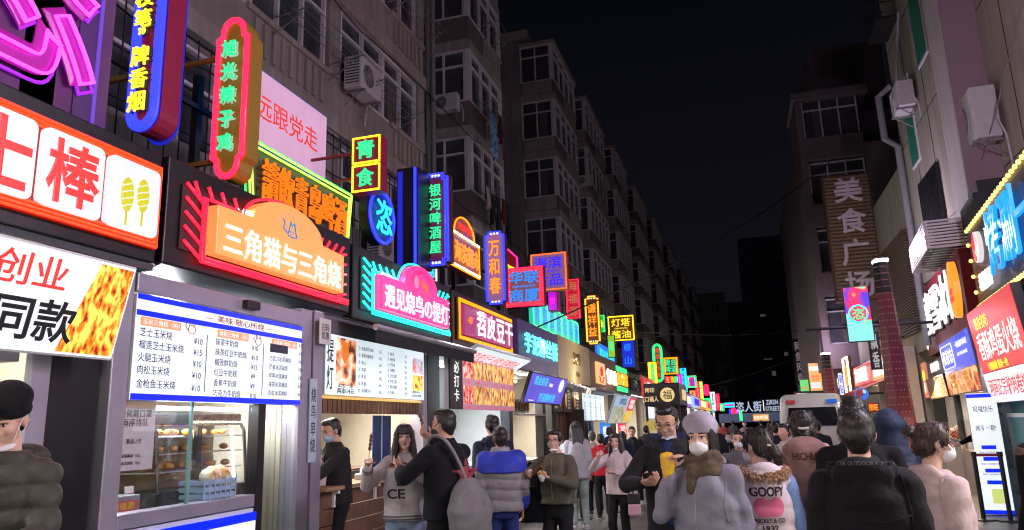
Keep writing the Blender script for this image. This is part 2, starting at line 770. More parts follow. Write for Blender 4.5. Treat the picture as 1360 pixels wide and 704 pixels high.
WALL = stained('grey_render', (.30, .26, .26), amount=.55)
WALL2 = stained('pale_render', (.37, .33, .31), amount=.45)
DARKP = stained('brown_parapet', (.18, .135, .14), amount=.4)
BEAM = stained('beige_beam', (.42, .36, .33), amount=.4)
FRAME = mat('upvc_frame', (.74, .70, .76), .45, var=.15)
PANE = mat('dark_pane', (.075, .075, .095), .18, var=.5, vscale=1.2, spec=.7)
CURT = mat('dim_curtain', (.17, .125, .10), .9, var=.4, vscale=9)
STEEL = mat('galvanised_steel', (.35, .35, .37), .42, .8, var=.2)
DKSTEEL = mat('dark_steel', (.035, .035, .042), .45, .6, var=.2)
PIPE = mat('grey_pipe', (.22, .22, .23), .6, var=.2)
BLACK = mat('black_panel', (.007, .0065, .008), .42, var=.3, vscale=3)
_rw = random.Random(3)


def window(parent, p, u, w, h, cols, transom=.3, bars=False):
 """a window part with its pane; p = lower left corner (seen from outside), u = unit vector to the right seen from outside"""
 u = Vector(u)
 n = Vector((u.y, -u.x, 0))          # outward normal
 M = Matrix((u, -n, (0, 0, 1))).transposed().to_4x4()      # local x=u, y=inwards, z=up
 M.translation = Vector(p)
 b = MB()
 t = .055
 b.box(0, w, -.05, .05, 0, t, None, M)
 b.box(0, w, -.05, .05, h - t, h, None, M)
 for i in range(cols + 1):
  x = (w - t) * i / cols
  b.box(x, x + t, -.046, .046, t, h - t, None, M)
 if transom:
  z = h * (1 - transom)
  for i in range(cols):
   x = (w - t) * i / cols + t
   b.box(x, x + (w - t) / cols - t, -.04, .04, z, z + t, None, M)
 o = b.build('window', FRAME, parent)
 q = MB()
 q.box(t, w - t, .052, .06, t, h - t, PANE, M)
 q.build('pane', None, o)
 r = _rw.random()
 if r < .55:      # a drawn curtain or clutter behind the glass, seen dimly through a clear strip
  c = MB()
  x0 = _rw.uniform(.1, .6) * w
  k = 7
  for i in range(k):
   xx = x0 + i * .05
   if xx + .05 < w - t:
    c.box(xx, xx + .03, .044 + .003 * (i % 2), .0515, t + .02, h * (1 - transom) - .02, None, M)
  if c.v:
   c.build('curtain', CURT, o)
 return o


def ribbed(parent, p, u, w, h, name='balcony_front', body=None):
 u = Vector(u)
 n = Vector((u.y, -u.x, 0))
 M = Matrix((u, -n, (0, 0, 1))).transposed().to_4x4()
 M.translation = Vector(p)
 b = MB()
 b.box(0, w, 0, .1, 0, h, body or BEAM, M)
 b.box(-.03, w + .03, -.07, -.002, h - .09, h + .02, BEAM, M)
 k = max(3, int(w / .27))
 for i in range(k):
  x = .1 + (w - .2) * (i + .5) / k
  b.box(x - .045, x + .045, -.055, -.002, .1, h - .14, BEAM, M)
 return b.build(name, None, parent)


def rack(parent, p, n=(1, 0, 0), w=1.5, d=.75):
 """fold-out clothes drying rack on two brackets"""
 n = Vector(n)
 u = Vector((-n.y, n.x, 0))
 p = Vector(p)
 b = MB()
 for s in (0, w):
  a = p + u * s
  b.tube([a, a + n * d + Vector((0, 0, .08))], .014, 6)
  b.tube([a + Vector((0, 0, -.35)), a + n * d * .75], .012, 6)
 for k in range(4):
  q = p + n * (d * (.35 + .21 * k)) + Vector((0, 0, .03 + .02 * k))
  b.tube([q - u * .12, q + u * (w + .12)], .009, 5)
 return b.build('drying_rack', STEEL, parent)


UX = (0, 1, 0)      # facing +x: right-hand side seen from outside is +y
UY = (1, 0, 0)      # facing -y: right-hand side is +x


def bay(parent, y0, y1, xw, xf, bases, h, ptop=1.0, top_roof=True, rib='both', wtop=None, seed=0, racks=()):
 """a column of projecting balconies, one per floor"""
 rr = random.Random(seed)
 w = y1 - y0
 core = MB()
 for i, z in enumerate(bases):
  core.box(xw, xf, y0, y1, z - .06, z + .3, BEAM)                        # slab / beam band
  core.box(xw, xf - .03, y0 + .03, y1 - .03, z + .3, z + ptop, DARKP)     # parapet
  core.box(xw, xf - .3, y0 + .3, y1, z + ptop, z + h - .06, CURT)         # dim room inside
  core.box(xf - .16, xf, y0, y0 + .16, z + ptop, z + h - .06, FRAME)      # corner post
  core.box(xf - .16, xf, y1 - .16, y1, z + ptop, z + h - .06, FRAME)
 zt = bases[-1] + h
 core.box(xw, xf + .12, y0 - .12, y1 + .1, zt - .06, zt + .09, BEAM)
 core.build('balcony_stack', None, parent)
 for i, z in enumerate(bases):
  wh = h - .06 - ptop
  window(parent, (xf - .05, y0 + .17, z + ptop + .002), UX, w - .34, wh - .004, max(3, int(w / 1.1)), .3)
  sw = (xf - .17) - xw
  window(parent, (xw + .02, y0 + .06, z + ptop + .002), UY, sw - .03, wh - .004, 2, .32)
  if rib in ('both', 'front'):
   ribbed(parent, (xf + .004, y0 + w * .45, z + .34), UX, w * .52, ptop - .4)
  if rib in ('both', 'side'):
   ribbed(parent, (xw + .1, y0 - .004, z + .34), UY, sw - .05, ptop - .4)
  if (racks == 'random' and rr.random() < .6) or (racks != 'random' and i in racks):
   rack(parent, (xf + .02, y0 + w * rr.uniform(.1, .5), z + ptop + .05), (1, 0, 0), min(1.5, w * .4))


# ---- left: the first apartment block, flush wall then a recess and a bay
apt = thing('apartment_building', 'nearest grey apartment block with flush windows and a projecting bay above the first snack shops', 'building', (0, 0, 0))
XW = -7.5
b = MB()
b.box(-16, XW - .12, -6, 17.2, 0, 22, WALL)
b.box(-16, -9.2, 17.2, 24.6, 0, 22, WALL)
b.build('wall', None, apt)
B1 = [7.78 + 3.0 * k for k in range(5)]
bm = MB()
for z in B1 + [4.78]:
 bm.box(XW - .12, XW + .10, -6, 17.2, z - .2, z + .16, BEAM)
 bm.box(XW - .12, XW, -6, 17.2, z + .16, z + 1.05, WALL2)
 for y in (-2.3, 5.0, 12.55, 17.0):
  bm.box(XW - .12, XW + .04, y - .22, y + .2, z + 1.05, z + 2.8, WALL2)
bm.build('floor_band', None, apt)
for z in B1:
 for (y0, y1, c) in ((-2.0, 1.4, 4), (1.6, 4.7, 4), (5.3, 8.6, 4), (9.0, 12.25, 4), (12.85, 14.85, 2), (14.87, 16.75, 2)):
  window(apt, (XW - .06, y0, z + 1.06), UX, y1 - y0, 1.72, c, .3)
 for (y0, y1) in ((9.7, 12.3), (2.0, 4.6), (15.2, 17.15)):
  ribbed(apt, (XW + .004, y0, z + .18), UX, y1 - y0, .88, body=WALL2)
for (y, z) in ((10.4, 8.95), (13.4, 8.95), (14.9, 11.9), (6, 8.9), (10.0, 11.9), (2.5, 11.9)):
 rack(apt, (XW + .05, y, z), (1, 0, 0), 1.9, .8)
# dark gallery floor just above the shops: barred windows
b = MB()
for i in range(78):
 y = -5 + i * .28
 b.tube([(XW + .16, y, 5.3), (XW + .16, y, 7.45)], .012, 5)
for z in (5.35, 5.9, 6.6, 7.4):
 b.tube([(XW + .16, -5, z), (XW + .16, 17.1, z)], .018, 5)
b.build('window_bars', DKSTEEL, apt)
for y0 in (-4.5, -1, 2.5, 6, 9.5, 13):
 window(apt, (XW - .06, y0, 5.3), UX, 3.1, 2.1, 4, .3)
bay(apt, 21.0, 24.5, -9.2, XW, [4.73 + 3.05 * k for k in range(6)], 3.05, 1.15, rib='front', seed=4, racks=(1, 2, 3))
b = MB()
b.tube([(-7.35, 17.55, 3.6), (-7.35, 17.55, 22)], .07, 10)
b.tube([(-8.9, 20.8, 3.6), (-8.9, 20.8, 22)], .08, 10)
b.build('drainpipe', PIPE, apt)

# ---- left: the long stepped block behind, bays marching down the street
def row_x(y):
 return -7.5 + (y - 33.5) * .035


LEFT_BLOCKS = [
 ([(33.5, 38.8), (40.6, 47.0), (49.2, 55.4)], 'grey stepped apartment block with a blank end wall beyond the dark gap between buildings'),
 ([(58, 65), (68, 76), (79.5, 88)], 'second stepped apartment block down the left of the street, bays in shadow'),
 ([(92, 102), (106, 117)], 'farthest stepped apartment block on the left, close to the street end'),
]
for bi, (bays, lab) in enumerate(LEFT_BLOCKS):
 ap = thing('apartment_building', lab, 'building', (0, 0, 0))
 ya, yb = bays[0][0], bays[-1][1]
 xf = row_x(ya)
 w = MB()
 top = 21.0 - bi * .4
 for (y0, y1) in bays:
  x = row_x(y0)
  w.box(-19, x - 1.75, y0, y1 + 2.1, 0, top, WALL)
 w.build('wall', None, ap)
 rf = MB()
 rf.box(-19.4, xf - 1.2, ya - .35, yb + .2, top, top + .35, BEAM)
 rf.build('roof', None, ap)
 for k, (y0, y1) in enumerate(bays):
  x = row_x(y0)
  bases = [5.37 + 3.05 * i - bi * .3 for i in range(5)]
  bay(ap, y0, y1, x - 1.75, x, bases, 3.05, 1.0, rib='both' if bi == 0 else 'front', seed=10 * bi + k, racks='random')
 if bi == 0:      # caged window on the lowest visible floor
  c = MB()
  z0, z1 = 5.4, 8.5
  for i in range(9):
   xx = xf - 1.7 + i * .21
   c.tube([(xx, ya - .3, z0), (xx, ya - .3, z1)], .014, 5)
  for i in range(20):
   yy = ya - .3 + i * .27
   c.tube([(xf + .18, yy, z0), (xf + .18, yy, z1)], .014, 5)
  for z in (z0, z0 + .8, z0 + 1.6, z0 + 2.4, z1):
   c.tube([(xf - 1.7, ya - .3, z), (xf + .18, ya - .3, z), (xf + .18, ya + 5, z)], .016, 5)
  c.build('window_cage', DKSTEEL, ap)

# low flat-topped block at the very end on the left, with square windows
ap = thing('apartment_building', 'pale end block with square windows past the last bays on the left', 'building', (0, 0, 0))
MB().box(-14, -1.0, 124, 150, 0, 22, WALL2).build('wall', None, ap)
for z in (5, 8.5, 12, 15.5, 18.6):
 for x in (-6.2, -3.4):
  window(ap, (x, 123.9, z), UY, 1.5, 1.8, 2, .3)
 for y in (127, 132, 137, 142):
  window(ap, (-.92, y, z), UX, 1.6, 1.8, 2, .3)

# dark towers closing the street
twr = stained('tower_render', (.34, .33, .37), amount=.4)
ap = thing('tower_block', 'dark high-rise slab closing the far end of the street, a few windows lit', 'building', (0, 0, 0))
w = MB()
w.box(3.0, 24, 190, 220, 0, 46, twr)
w.box(-6.5, 3.0, 196, 215, 0, 31, twr)
w.build('wall', None, ap)
LITW = glow('dim_lit_window', (1, .95, .9), .05, sample=False)
for (px, py, ww, hh) in ((1013, 419, 1.4, .7), (1001, 456, 1.6, .6), (1020, 477, 2.2, .35), (1028, 496, 1.1, 1.3), (1044, 470, 1.1, 1.0)):
 p = on_y(px, py, 189.85 if px > 1008 else 195.85)
 f = MB().box(p.x - ww / 2, p.x + ww / 2, p.y - .06, p.y, p.z - hh / 2, p.z + hh / 2).build('window', FRAME, ap)
 MB().box(p.x - ww / 2 + .12, p.x + ww / 2 - .12, p.y - .07, p.y - .062, p.z - hh / 2 + .08, p.z + hh / 2 - .08).build('pane', LITW, f)
ww_ = MB()
for iz in range(12):
 for ix in range(9):
  ww_.box(4.2 + ix * 2.2, 5.4 + ix * 2.2, 189.9, 189.98, 5 + iz * 3.3, 6.5 + iz * 3.3, PANE)
o = ww_.build('dark_window', None, ap)
tag(o, kind='stuff')

# ---- right: near block, beige street face then a mauve end wall that steps out
MAUVE = stained('mauve_render', (.36, .24, .28), amount=.2)
CREAM = stained('cream_panel_wall', (.46, .39, .33), amount=.25)
OLIVE = stained('olive_panel_wall', (.33, .31, .25), amount=.35)
LGREY = stained('pale_grey_pilaster', (.5, .47, .46), amount=.2)
GREENW = mat('green_glazing', (.03, .22, .14), .35, var=.2)
rb = thing('apartment_building', 'beige panel-clad block on the right with a mauve end wall and green panes', 'building', (0, 0, 0))
w = MB()
w.box(5.05, 14, -4, 15.2, 0, 24, CREAM)
w.box(4.55, 14, 15.2, 20.2, 4.7, 24, OLIVE)
w.box(5.6, 14, 15.2, 20.2, 0, 4.7, OLIVE)
w.build('wall', None, rb)
w = MB()
w.box(4.42, 5.045, 15.12, 15.197, 4.9, 24, MAUVE)
w.build('end_wall', None, rb)
w = MB()
w.box(4.40, 4.548, 15.13, 16.0, 5.05, 24, LGREY)
w.build('pilaster', None, rb)
s = MB()       # panel joints
for y in (-1, 2, 5, 8, 11, 14):
 s.box(5.04, 5.06, y - .008, y + .008, 3.5, 24)
for z in (6.0, 9.2, 12.4, 15.6):
 s.box(5.042, 5.06, -4, 15.1, z - .008, z + .008)
for y in (17.4, 18.8):
 s.box(4.54, 4.56, y - .008, y + .008, 3.5, 24)
for z in (5.6, 8.2, 10.9, 13.4, 16):
 s.box(4.542, 4.56, 16.0, 20.2, z - .008, z + .008)
s.build('panel_joint', mat('dark_joint', (.05, .045, .045), .9), rb)
for (y0, y1, z0, z1) in ((16.6, 17.5, 9.2, 12.0), (18.5, 19.3, 7.4, 9.6), (17.0, 17.9, 12.6, 15.6)):
 f = MB().box(4.52, 4.56, y0, y1, z0, z1).build('window', FRAME, rb)
 MB().box(4.51, 4.519, y0 + .05, y1 - .05, z0 + .05, z1 - .05).build('pane', GREENW, f)
f = MB()
f.box(4.5, 4.56, 17.2, 18.9, 4.8, 6.9, DKSTEEL)
for i in range(14):
 f.box(4.47, 4.499, 17.2 + i * .125, 17.24 + i * .125, 4.8, 6.9, DKSTEEL)
f.build('louvre_window', None, rb)
for (y0, z0) in ((10.6, 9.6), (6.5, 9.6), (2.5, 9.6), (10.6, 13), (6.5, 13)):
 window(rb, (5.0, y0 + 1.6, z0), (0, -1, 0), 1.6, 1.9, 2, .3)
f = MB()      # window guard high on the olive wall
for i in range(6):
 f.tube([(4.05, 18.6 + i * .25, 11.2), (4.05, 18.6 + i * .25, 12.3)], .016, 5)
for z in (11.2, 11.6, 12.0, 12.3):
 f.tube([(4.53, 18.6, z), (4.05, 18.6, z), (4.05, 19.85, z), (4.53, 19.85, z)], .018, 5)
f.box(4.05, 4.54, 18.55, 19.9, 11.14, 11.18)
f.build('window_guard', DKSTEEL, rb)
f = MB()
f.tube([(4.45, 20.05, 3.2), (4.45, 20.05, 8.3), (4.2, 20.2, 8.6), (4.2, 20.25, 9.8), (4.5, 20.1, 10.0)], .085, 10)
f.tube([(4.46, 19.6, 9.4), (4.40, 17.9, 10.9)], .03, 6)
f.build('drainpipe', PIPE, rb)

# ---- right: the balcony block further down
PINKR = stained('dull_pink_render', (.20, .155, .17), amount=.35)
rb2 = thing('apartment_building', 'dull pink block with stacked balconies behind the slatted vertical sign', 'building', (0, 0, 0))
p0 = on_y(1165, 400, 33)
xa = on_y(1086, 400, 33).x
w = MB()
w.box(xa + .5, 16, 36, 52, 0, 15.6, PINKR)
w.box(xa + 2.6, 18, 33.0, 36, 0, 13.0, PINKR)
w.box(xa + 1.8, 9, 41, 47, 15.6, 21.5, PINKR)
w.build('wall', None, rb2)
w = MB()
for z in (3.6, 6.6, 9.6, 12.6):
 w.box(xa, xa + 2.6, 33, 36, z - .1, z + .9, PINKR)
 w.box(xa, xa + .28, 33, 36, z + .9, z + 2.9, PINKR)
 w.box(xa + .3, xa + 2.6, 34, 36, z + .9, z + 2.9, CURT)
w.box(xa - .15, xa + 3, 32.8, 36.2, 15.3, 15.6, PINKR)
w.build('balcony_stack', None, rb2)
for z in (3.6, 6.6, 9.6, 12.6):
 window(rb2, (xa + .3, 33.3, z + .92), UY, 2.25, 1.9, 3, .3)
rb3 = thing('apartment_building', 'narrow dim block with glazed balconies at the far right end', 'building', (0, 0, 0))
xb = on_y(1066, 450, 58).x
w = MB()
w.box(xb + .4, 18, 60, 74, 0, 20, PINKR)
w.box(xb + 2.4, 18, 58, 60, 0, 19.4, PINKR)
for z in (3.5, 6.6, 9.7, 12.8, 15.9):
 w.box(xb, xb + 2.4, 58, 60, z - .1, z + .9, PINKR)
 w.box(xb + .2, xb + 2.4, 58.8, 60, z + .9, z + 3, CURT)
w.build('wall', None, rb3)
for z in (3.5, 6.6, 9.7, 12.8, 15.9):
 window(rb3, (xb + .1, 58.2, z + .92), UY, 2.2, 2.0, 3, .3)

# dark panel wall between the two right-hand blocks
ap = thing('shop_building', 'low dim block with ribbed cladding behind the red column', 'building', (0, 0, 0))
w = MB()
w.box(4.7, 14, 22.45, 32.5, 0, 3.2, OLIVE)
w.box(4.7, 14, 20.6, 32.5, 3.2, 8.2, OLIVE)
w.build('wall', None, ap)
w = MB()
for i in range(40):
 z = 3.7 + i * .07
 w.box(4.55, 4.69, 21.5, 29, z, z + .035)
w.build('cladding', mat('brown_slats', (.16, .11, .08), .6, var=.2), ap)


# ---- air conditioners
ACW = mat('ac_white', (.62, .6, .62), .5, var=.12, vscale=4)
ACD = mat('ac_dark', (.03, .03, .035), .5)
def air_con(label, p, n, w=.82, h=.56, d=.3):
 """outdoor unit; p = centre of its back on the wall, n = direction it faces"""
 n = Vector(n)
 rz = math.atan2(n.y, n.x) + PI / 2
 t = thing('air_conditioner', label, 'air conditioner', p, rz, 'air conditioners hung on the walls')
 MB().box(-w / 2, w / 2, -d - .06, -.06, -h / 2, h / 2).build('casing', ACW, t, bevel=.02)
 g = MB()
 g.tube([(-w * .14 + .2 * h / .56 * math.cos(a), -d - .067, .2 * h / .56 * math.sin(a)) for a in np.linspace(0, 2 * PI, 20, endpoint=False)], .008, 5, True)
 for k in range(5):
  r = .036 * (k + 1) * h / .56
  g.tube([(-w * .14 + r * math.cos(a), -d - .068, r * math.sin(a)) for a in np.linspace(0, 2 * PI, 16, endpoint=False)], .004, 4, True)
 for a in np.linspace(0, 2 * PI, 8, endpoint=False):
  g.tube([(-w * .14, -d - .07, 0), (-w * .14 + .2 * h / .56 * math.cos(a), -d - .07, .2 * h / .56 * math.sin(a))], .004, 4)
 g.build('fan_grille', ACW, t)
 f = MB()
 f.prism([(-w * .14 + .19 * h / .56 * math.cos(a), .19 * h / .56 * math.sin(a)) for a in np.linspace(0, 2 * PI, 20, endpoint=False)], -d - .064, -d - .061)
 f.build('fan_opening', ACD, t)
 v = MB()
 for k in range(9):
  z = -h * .36 + k * h * .09
  v.box(-w / 2 - .006, -w / 2 - .001, -d - .02, -.1, z, z + h * .035)
 v.build('side_vent', ACD, t)
 for s in (-w * .36, w * .36):
  br = MB()
  br.box(s - .02, s + .02, -d - .1, 0, -h / 2 - .045, -h / 2 - .003)
  br.tube([(s, -.01, -h / 2 - .3), (s, -d, -h / 2 - .05)], .014, 5)
  br.build('bracket', STEEL, t)
 pp = MB()
 pp.tube([(w / 2 - .03, -.16, -h * .1), (w / 2 + .06, -.14, -h * .16), (w / 2 + .09, -.05, -h * .5), (w / 2 + .07, -.02, -h * 1.1)], .018, 6)
 pp.build('hose', ACW, t)
 return t


q = on_x(468, 110, XW + .1)
air_con('white air conditioner under the big window above the pink slogan board', (XW + .1, q.y, q.z), (1, 0, 0), .95, .72, .4)
q = on_y(596, 141, 20.98)
air_con('air conditioner on the side of the projecting bay, fan towards the camera', (q.x, 20.98, q.z), (0, -1, 0), .85, .58)
q = on_x(283, 605, XW + .1)
q = on_y(777, 242, 40.5)
air_con('small far air conditioner below a window of the stepped block', (q.x, 40.45, q.z), (0, -1, 0), .9, .6)
q = on_x(497, 330, -7.3)
air_con('grey air conditioner half hidden behind the blue round sign', (-7.3, q.y, q.z), (1, 0, 0), .9, .7)
q = on_x(800, 245, row_x(46) + .05)
air_con('air conditioner on a bay front high on the stepped block', (row_x(46) + .05, q.y, q.z), (1, 0, 0), .9, .6)
q = on_x(1320, 158, 5.03)
air_con('large weathered air conditioner on the mauve corner above the bulb-lit sign', (5.03, q.y, q.z), (-1, 0, 0), 1.0, 1.0, .42)
q = on_x(1213, 130, 4.53)
air_con('air conditioner on the olive wall between green panes', (4.53, q.y, q.z), (-1, 0, 0), .85, .62, .35)
q = on_x(1195, 18, 4.53)
air_con('air conditioner high on the olive wall near its guard cage', (4.53, 18.9, 12.65), (-1, 0, 0), .85, .6, .35)

t = thing('rain_cover', 'sloping white corrugated rain cover under the large weathered air conditioner', 'rain cover', (4.55, 14.5, 4.62), PI / 2)
b = MB()
for i in range(16):
 b.box(-.55 + i * .07, -.55 + i * .07 + .05, -.35, .45, -.012, .012)
b.box(-.57, .57, -.35, .45, .013, .022)
o = b.build('sheet', ACW, t)
t.rotation_euler = (R(-28), 0, -PI / 2)

# ---- laundry
def laundry(label, px, py, w, h, colm, X):
 p = on_x(px, py, X)
 rr = random.Random(int(px))
 t = MB()
 n = 14
 vs, fs = [], []
 for j in range(9):
  for i in range(n + 1):
   u = i / n
   z = -h * j / 8 * (1 - .12 * math.sin(u * 5 + px))
   vs.append((.05 * math.sin(u * 13 + j * .3) * (j / 8 + .2), u * w, z))
 for j in range(8):
  for i in range(n):
   a = j * (n + 1) + i
   fs.append((a, a + 1, a + n + 2, a + n + 1))
 t.add(vs, fs)
 o = t.build('laundry', colm, None, smooth=True, loc=p)
 sl = o.modifiers.new('thick', 'SOLIDIFY')
 sl.thickness = .008
 return tag(o, label, 'laundry')


laundry('bright blue patterned sheet drying on the bay rack', 649, 143, .75, 1.5, food('blue_print', (.03, .12, .3), (.05, .25, .5), (.35, .5, .6), 9), -6.95)
laundry('dark maroon garment drying beside the blue sheet', 661, 150, .4, .9, fabric('maroon_cloth', (.07, .015, .03)), -6.9)
for i, (px, py, ww, hh, c, nm) in enumerate(((645, 246, .35, .7, (.4, .35, .3), 'pale shirt hanging first in the line of washing over the supermarket sign'),
           (651, 255, .35, .95, (.02, .02, .03), 'black garment hanging second in the line of washing'),
           (659, 259, .35, 1.2, (.03, .03, .05), 'long dark garment hanging mid-line over the supermarket sign'),
           (666, 262, .35, .8, (.15, .02, .02), 'dark red garment hanging in the line of washing'),
           (672, 268, .35, 1.3, (.02, .03, .03), 'longest black garment at the far end of the washing line'))):
 laundry(nm, px, py, ww, hh, fabric('wash_%d' % i, c), -6.9)
# ================================================================== LEFT: the row of snack shops
LAV = mat('lavender_aluminium', (.36, .34, .42), .38, .35, var=.12, vscale=3)
ALU = mat('aluminium', (.5, .5, .52), .35, .7, var=.15)
CREAMW = mat('cream_interior', (.66, .60, .48), .7, var=.12, vscale=2)
WHITEW = mat('white_interior', (.72, .72, .70), .6, var=.1, vscale=2)
TILE = mat('floor_tile', (.3, .28, .25), .4, var=.2)
WOOD = mat('brown_wood', (.17, .085, .045), .55, var=.4, vscale=8, bump=.15)
WOODD = mat('dark_wood', (.05, .028, .018), .5, var=.4, vscale=8, bump=.15)
WOODL = mat('light_wood', (.42, .25, .12), .5, var=.3, vscale=7)
COUNTER = mat('counter_top', (.5, .48, .45), .35, var=.15)
TUBE = glow('lamp_tube', (1, .93, .82), 14.0)
TUBEC = glow('cool_lamp_tube', (.86, .95, 1), 14.0)
BOXW = glow('lit_white_acrylic', (.90, .96, 1.0), 1.02, base=(.3, .3, .3), var=.16, vscale=1.3)
BOXB = glow('lit_pale_blue_acrylic', (.80, .93, 1.0), 1.0, base=(.3, .3, .3), var=.2, vscale=1.2)
INKB = glow('navy_print', (.02, .025, .25), .35, base=(.01, .01, .05), sample=False)
INKK = mat('black_print', (.012, .012, .016), .5)
BLUEF = glow('blue_lit_border', (.0, .02, .95), 1.1, base=(0, 0, .4))
WHITEL = glow('white_lit_letter', (1, .98, .95), 1.1, base=(.3, .3, .3), sample=False)
GLASS = glass()
XS = -4.0
SHOP_W = 200


def rrect(w, h, r, n=5):
 pts = []
 for cx, cy, a0 in ((w / 2 - r, -h / 2 + r, -90), (w / 2 - r, h / 2 - r, 0), (-w / 2 + r, h / 2 - r, 90), (-w / 2 + r, -h / 2 + r, 180)):
  for i in range(n + 1):
   a = R(a0 + 90 * i / n)
   pts.append((cx + r * math.cos(a), cy + r * math.sin(a)))
 return pts


def rect(w, h):
 return [(-w / 2, -h / 2), (w / 2, -h / 2), (w / 2, h / 2), (-w / 2, h / 2)]


def left_frame(y0, y1, z0, z1, X=XS):
 return (X, (y0 + y1) / 2, (z0 + z1) / 2), PI / 2, abs(y1 - y0), z1 - z0


def panel(t, name, poly, y0, y1, m, bevel=0):
 b = MB()
 b.prism(poly, y0, y1)
 return b.build(name, m, t, bevel=bevel)


def neon(t, name, pts, r, m, closed=True, y=-.02):
 b = MB()
 b.tube([(x, y, z) for x, z in pts], r, 6, closed)
 o = b.build(name, m, t, smooth=True)
 return o


def shop(label, y0, y1, zf0=2.8, zf1=3.65, inner=CREAMW, fmat=BLACK, lamp=TUBE, xf=XS, xb=-6.6, deep=.35, nlamp=1, iy=None):
 t = thing('snack_shop', label, 'shop', (0, 0, 0), 0, 'snack shops in the row on the left')
 b = MB()
 b.box(xf - deep, xf, y0 + .01, y1 - .01, zf0, zf1)
 b.build('fascia', fmat, t, bevel=.012)
 b = MB()
 b.box(-7.4, xf - deep - .003, y0, y1, zf1 - .2, zf1 - .05)
 b.build('roof', BLACK, t)
 y0, y1 = iy or (y0, y1)
 b = MB()
 b.box(xb - .08, xb, y0 + .06, y1 - .06, 0, zf0 - .02)
 b.box(xb, xf - deep + .1, y0, y0 + .06, 0, zf0 - .02)
 b.box(xb, xf - deep + .1, y1 - .06, y1, 0, zf0 - .02)
 b.build('inner_wall', inner, t)
 b = MB()
 b.box(xb, xf - .06, y0 + .06, y1 - .06, zf0 - .019, zf0 - .003)
 b.build('ceiling_panel', WHITEW, t)
 for k in range(nlamp):
  x = xf - .9 - k * .9
  b = MB()
  b.tube([(x, y0 + .45, zf0 - .08), (x, y1 - .45, zf0 - .08)], .022, 8)
  b.build('ceiling_lamp', lamp, t)
 shop_light(t, (xf - .55, (y0 + y1) / 2, zf0 - .13), SHOP_W, (.3, y1 - y0 - .5), (.90, .95, 1) if lamp is TUBEC else (1, .90, .80))
 return t


def post(t, y0, y1, m=LAV, z1=2.8, x0=XS - .22, x1=XS - .04, name='door_post'):
 return MB().box(x0, x1, y0, y1, 0, z1).build(name, m, t, bevel=.008)


# ------------------------------------------------------------------ shop 1 (corn-dog shop, only its end is in the frame)
s1 = shop('cheese corn dog shop at the left edge with a pale glazed front', -1.6, 4.30, 2.84, 3.68, inner=CREAMW, iy=(-1.6, 3.98))
post(s1, 3.42, 3.56, x0=XS - .09)
post(s1, .9, 1.02)
MB().box(XS - .2, XS - .05, 1.03, 3.35, 2.06, 2.2).build('door_head', LAV, s1, bevel=.008)
MB().box(XS - .24, XS - .12, 3.57, 4.0, 0, 2.83).build('dark_infill', BLACK, s1)
MB().box(XS - .14, XS - .13, 1.03, 3.35, .02, 2.05).build('glass_door', glass('door_glass', (.97, 1, .97), .06), s1)
MB().box(-5.4, -5.35, -1.5, 3.9, 0, 2.75).build('inner_partition', mat('pale_green_cream', (.62, .63, .52), .6, var=.08), s1)
shop_light(s1, (-4.7, 2.9, 2.6), 60, (.3, 1.2), (1, .96, .86), (-1, 0, 0), 25)  # extra light added to brighten the interior, with no fitting of its own
w_ = MB().box(XS - .16, XS - .10, 2.5, 2.54, .02, 2.05).build('door_stile', LAV, s1)
MB().box(XS - .19, XS - .06, -1.5, .9, 0, 2.83).build('dark_infill', BLACK, s1)
MB().box(XS - .32, XS - .02, -1.5, 4.3, 2.79, 2.838).build('soffit', ribbed_metal('ribbed_shutter', (.13, .145, .18)), s1)

RED = glow('red_neon', (1, .02, .03), 4)
REDO = glow('orange_red_neon', (1, .045, .006), 2.0)
loc, rz, w, h = left_frame(-1.2, 4.255, 2.93, 3.56)
t = thing('corn_dog_sign', 'red neon shop board with white tiles and a yellow pair of corn dogs', 'shop sign', (XS + .004, loc[1], loc[2]), rz)
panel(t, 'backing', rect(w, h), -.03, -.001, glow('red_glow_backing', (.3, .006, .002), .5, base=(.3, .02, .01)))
for k, dz in enumerate((.0, .045, .09)):
 neon(t, 'neon_tube', rect(w - .03 - dz * 1.2, h - .03 - dz * 1.2), .012, REDO, y=-.045)
tw = .46
TILEW = glow('lit_tile', (.90, .95, 1), .88, base=(.3, .3, .3), var=.12, vscale=2)
REDP = glow('red_print', (.75, .06, .05), .75, base=(.6, .03, .03), sample=False)
OLV = glow('olive_print', (.52, .50, .02), .8, base=(.4, .4, .02), sample=False)
for k, ch in enumerate(('', '棒', '士', '芝')):
 cx = w / 2 - .045 - tw / 2 - k * (tw + .043)
 o = panel(t, 'tile', [(x + cx, z) for x, z in rrect(tw, .50, .05)], -.075, -.031, TILEW, bevel=.006)
 if ch:
  text('character', ch, .40, .42, (cx, -.078, 0), REDP, o, bold=.045, th=.004)
 else:
  b = MB()
  for dx, zc, tilt in ((-.07, .0, .04), (.07, .03, -.03)):
   b.ell((cx + dx, -.078, zc), (.058, .006, .125), 14)
   b.box(cx + dx - .007, cx + dx + .007, -.082, -.076, zc - .22, zc - .12)
  b.build('corn_dog_emblem', OLV, o)
  b = MB()
  for dx, zc in ((-.07, 0), (.07, .03)):
   for i in range(4):
    z = zc - .09 + i * .05
    b.tube([(cx + dx - .055, -.085, z - .01), (cx + dx, -.086, z + .015), (cx + dx + .055, -.085, z + .035)], .0035, 5)
  b.build('sauce_line', TILEW, o)

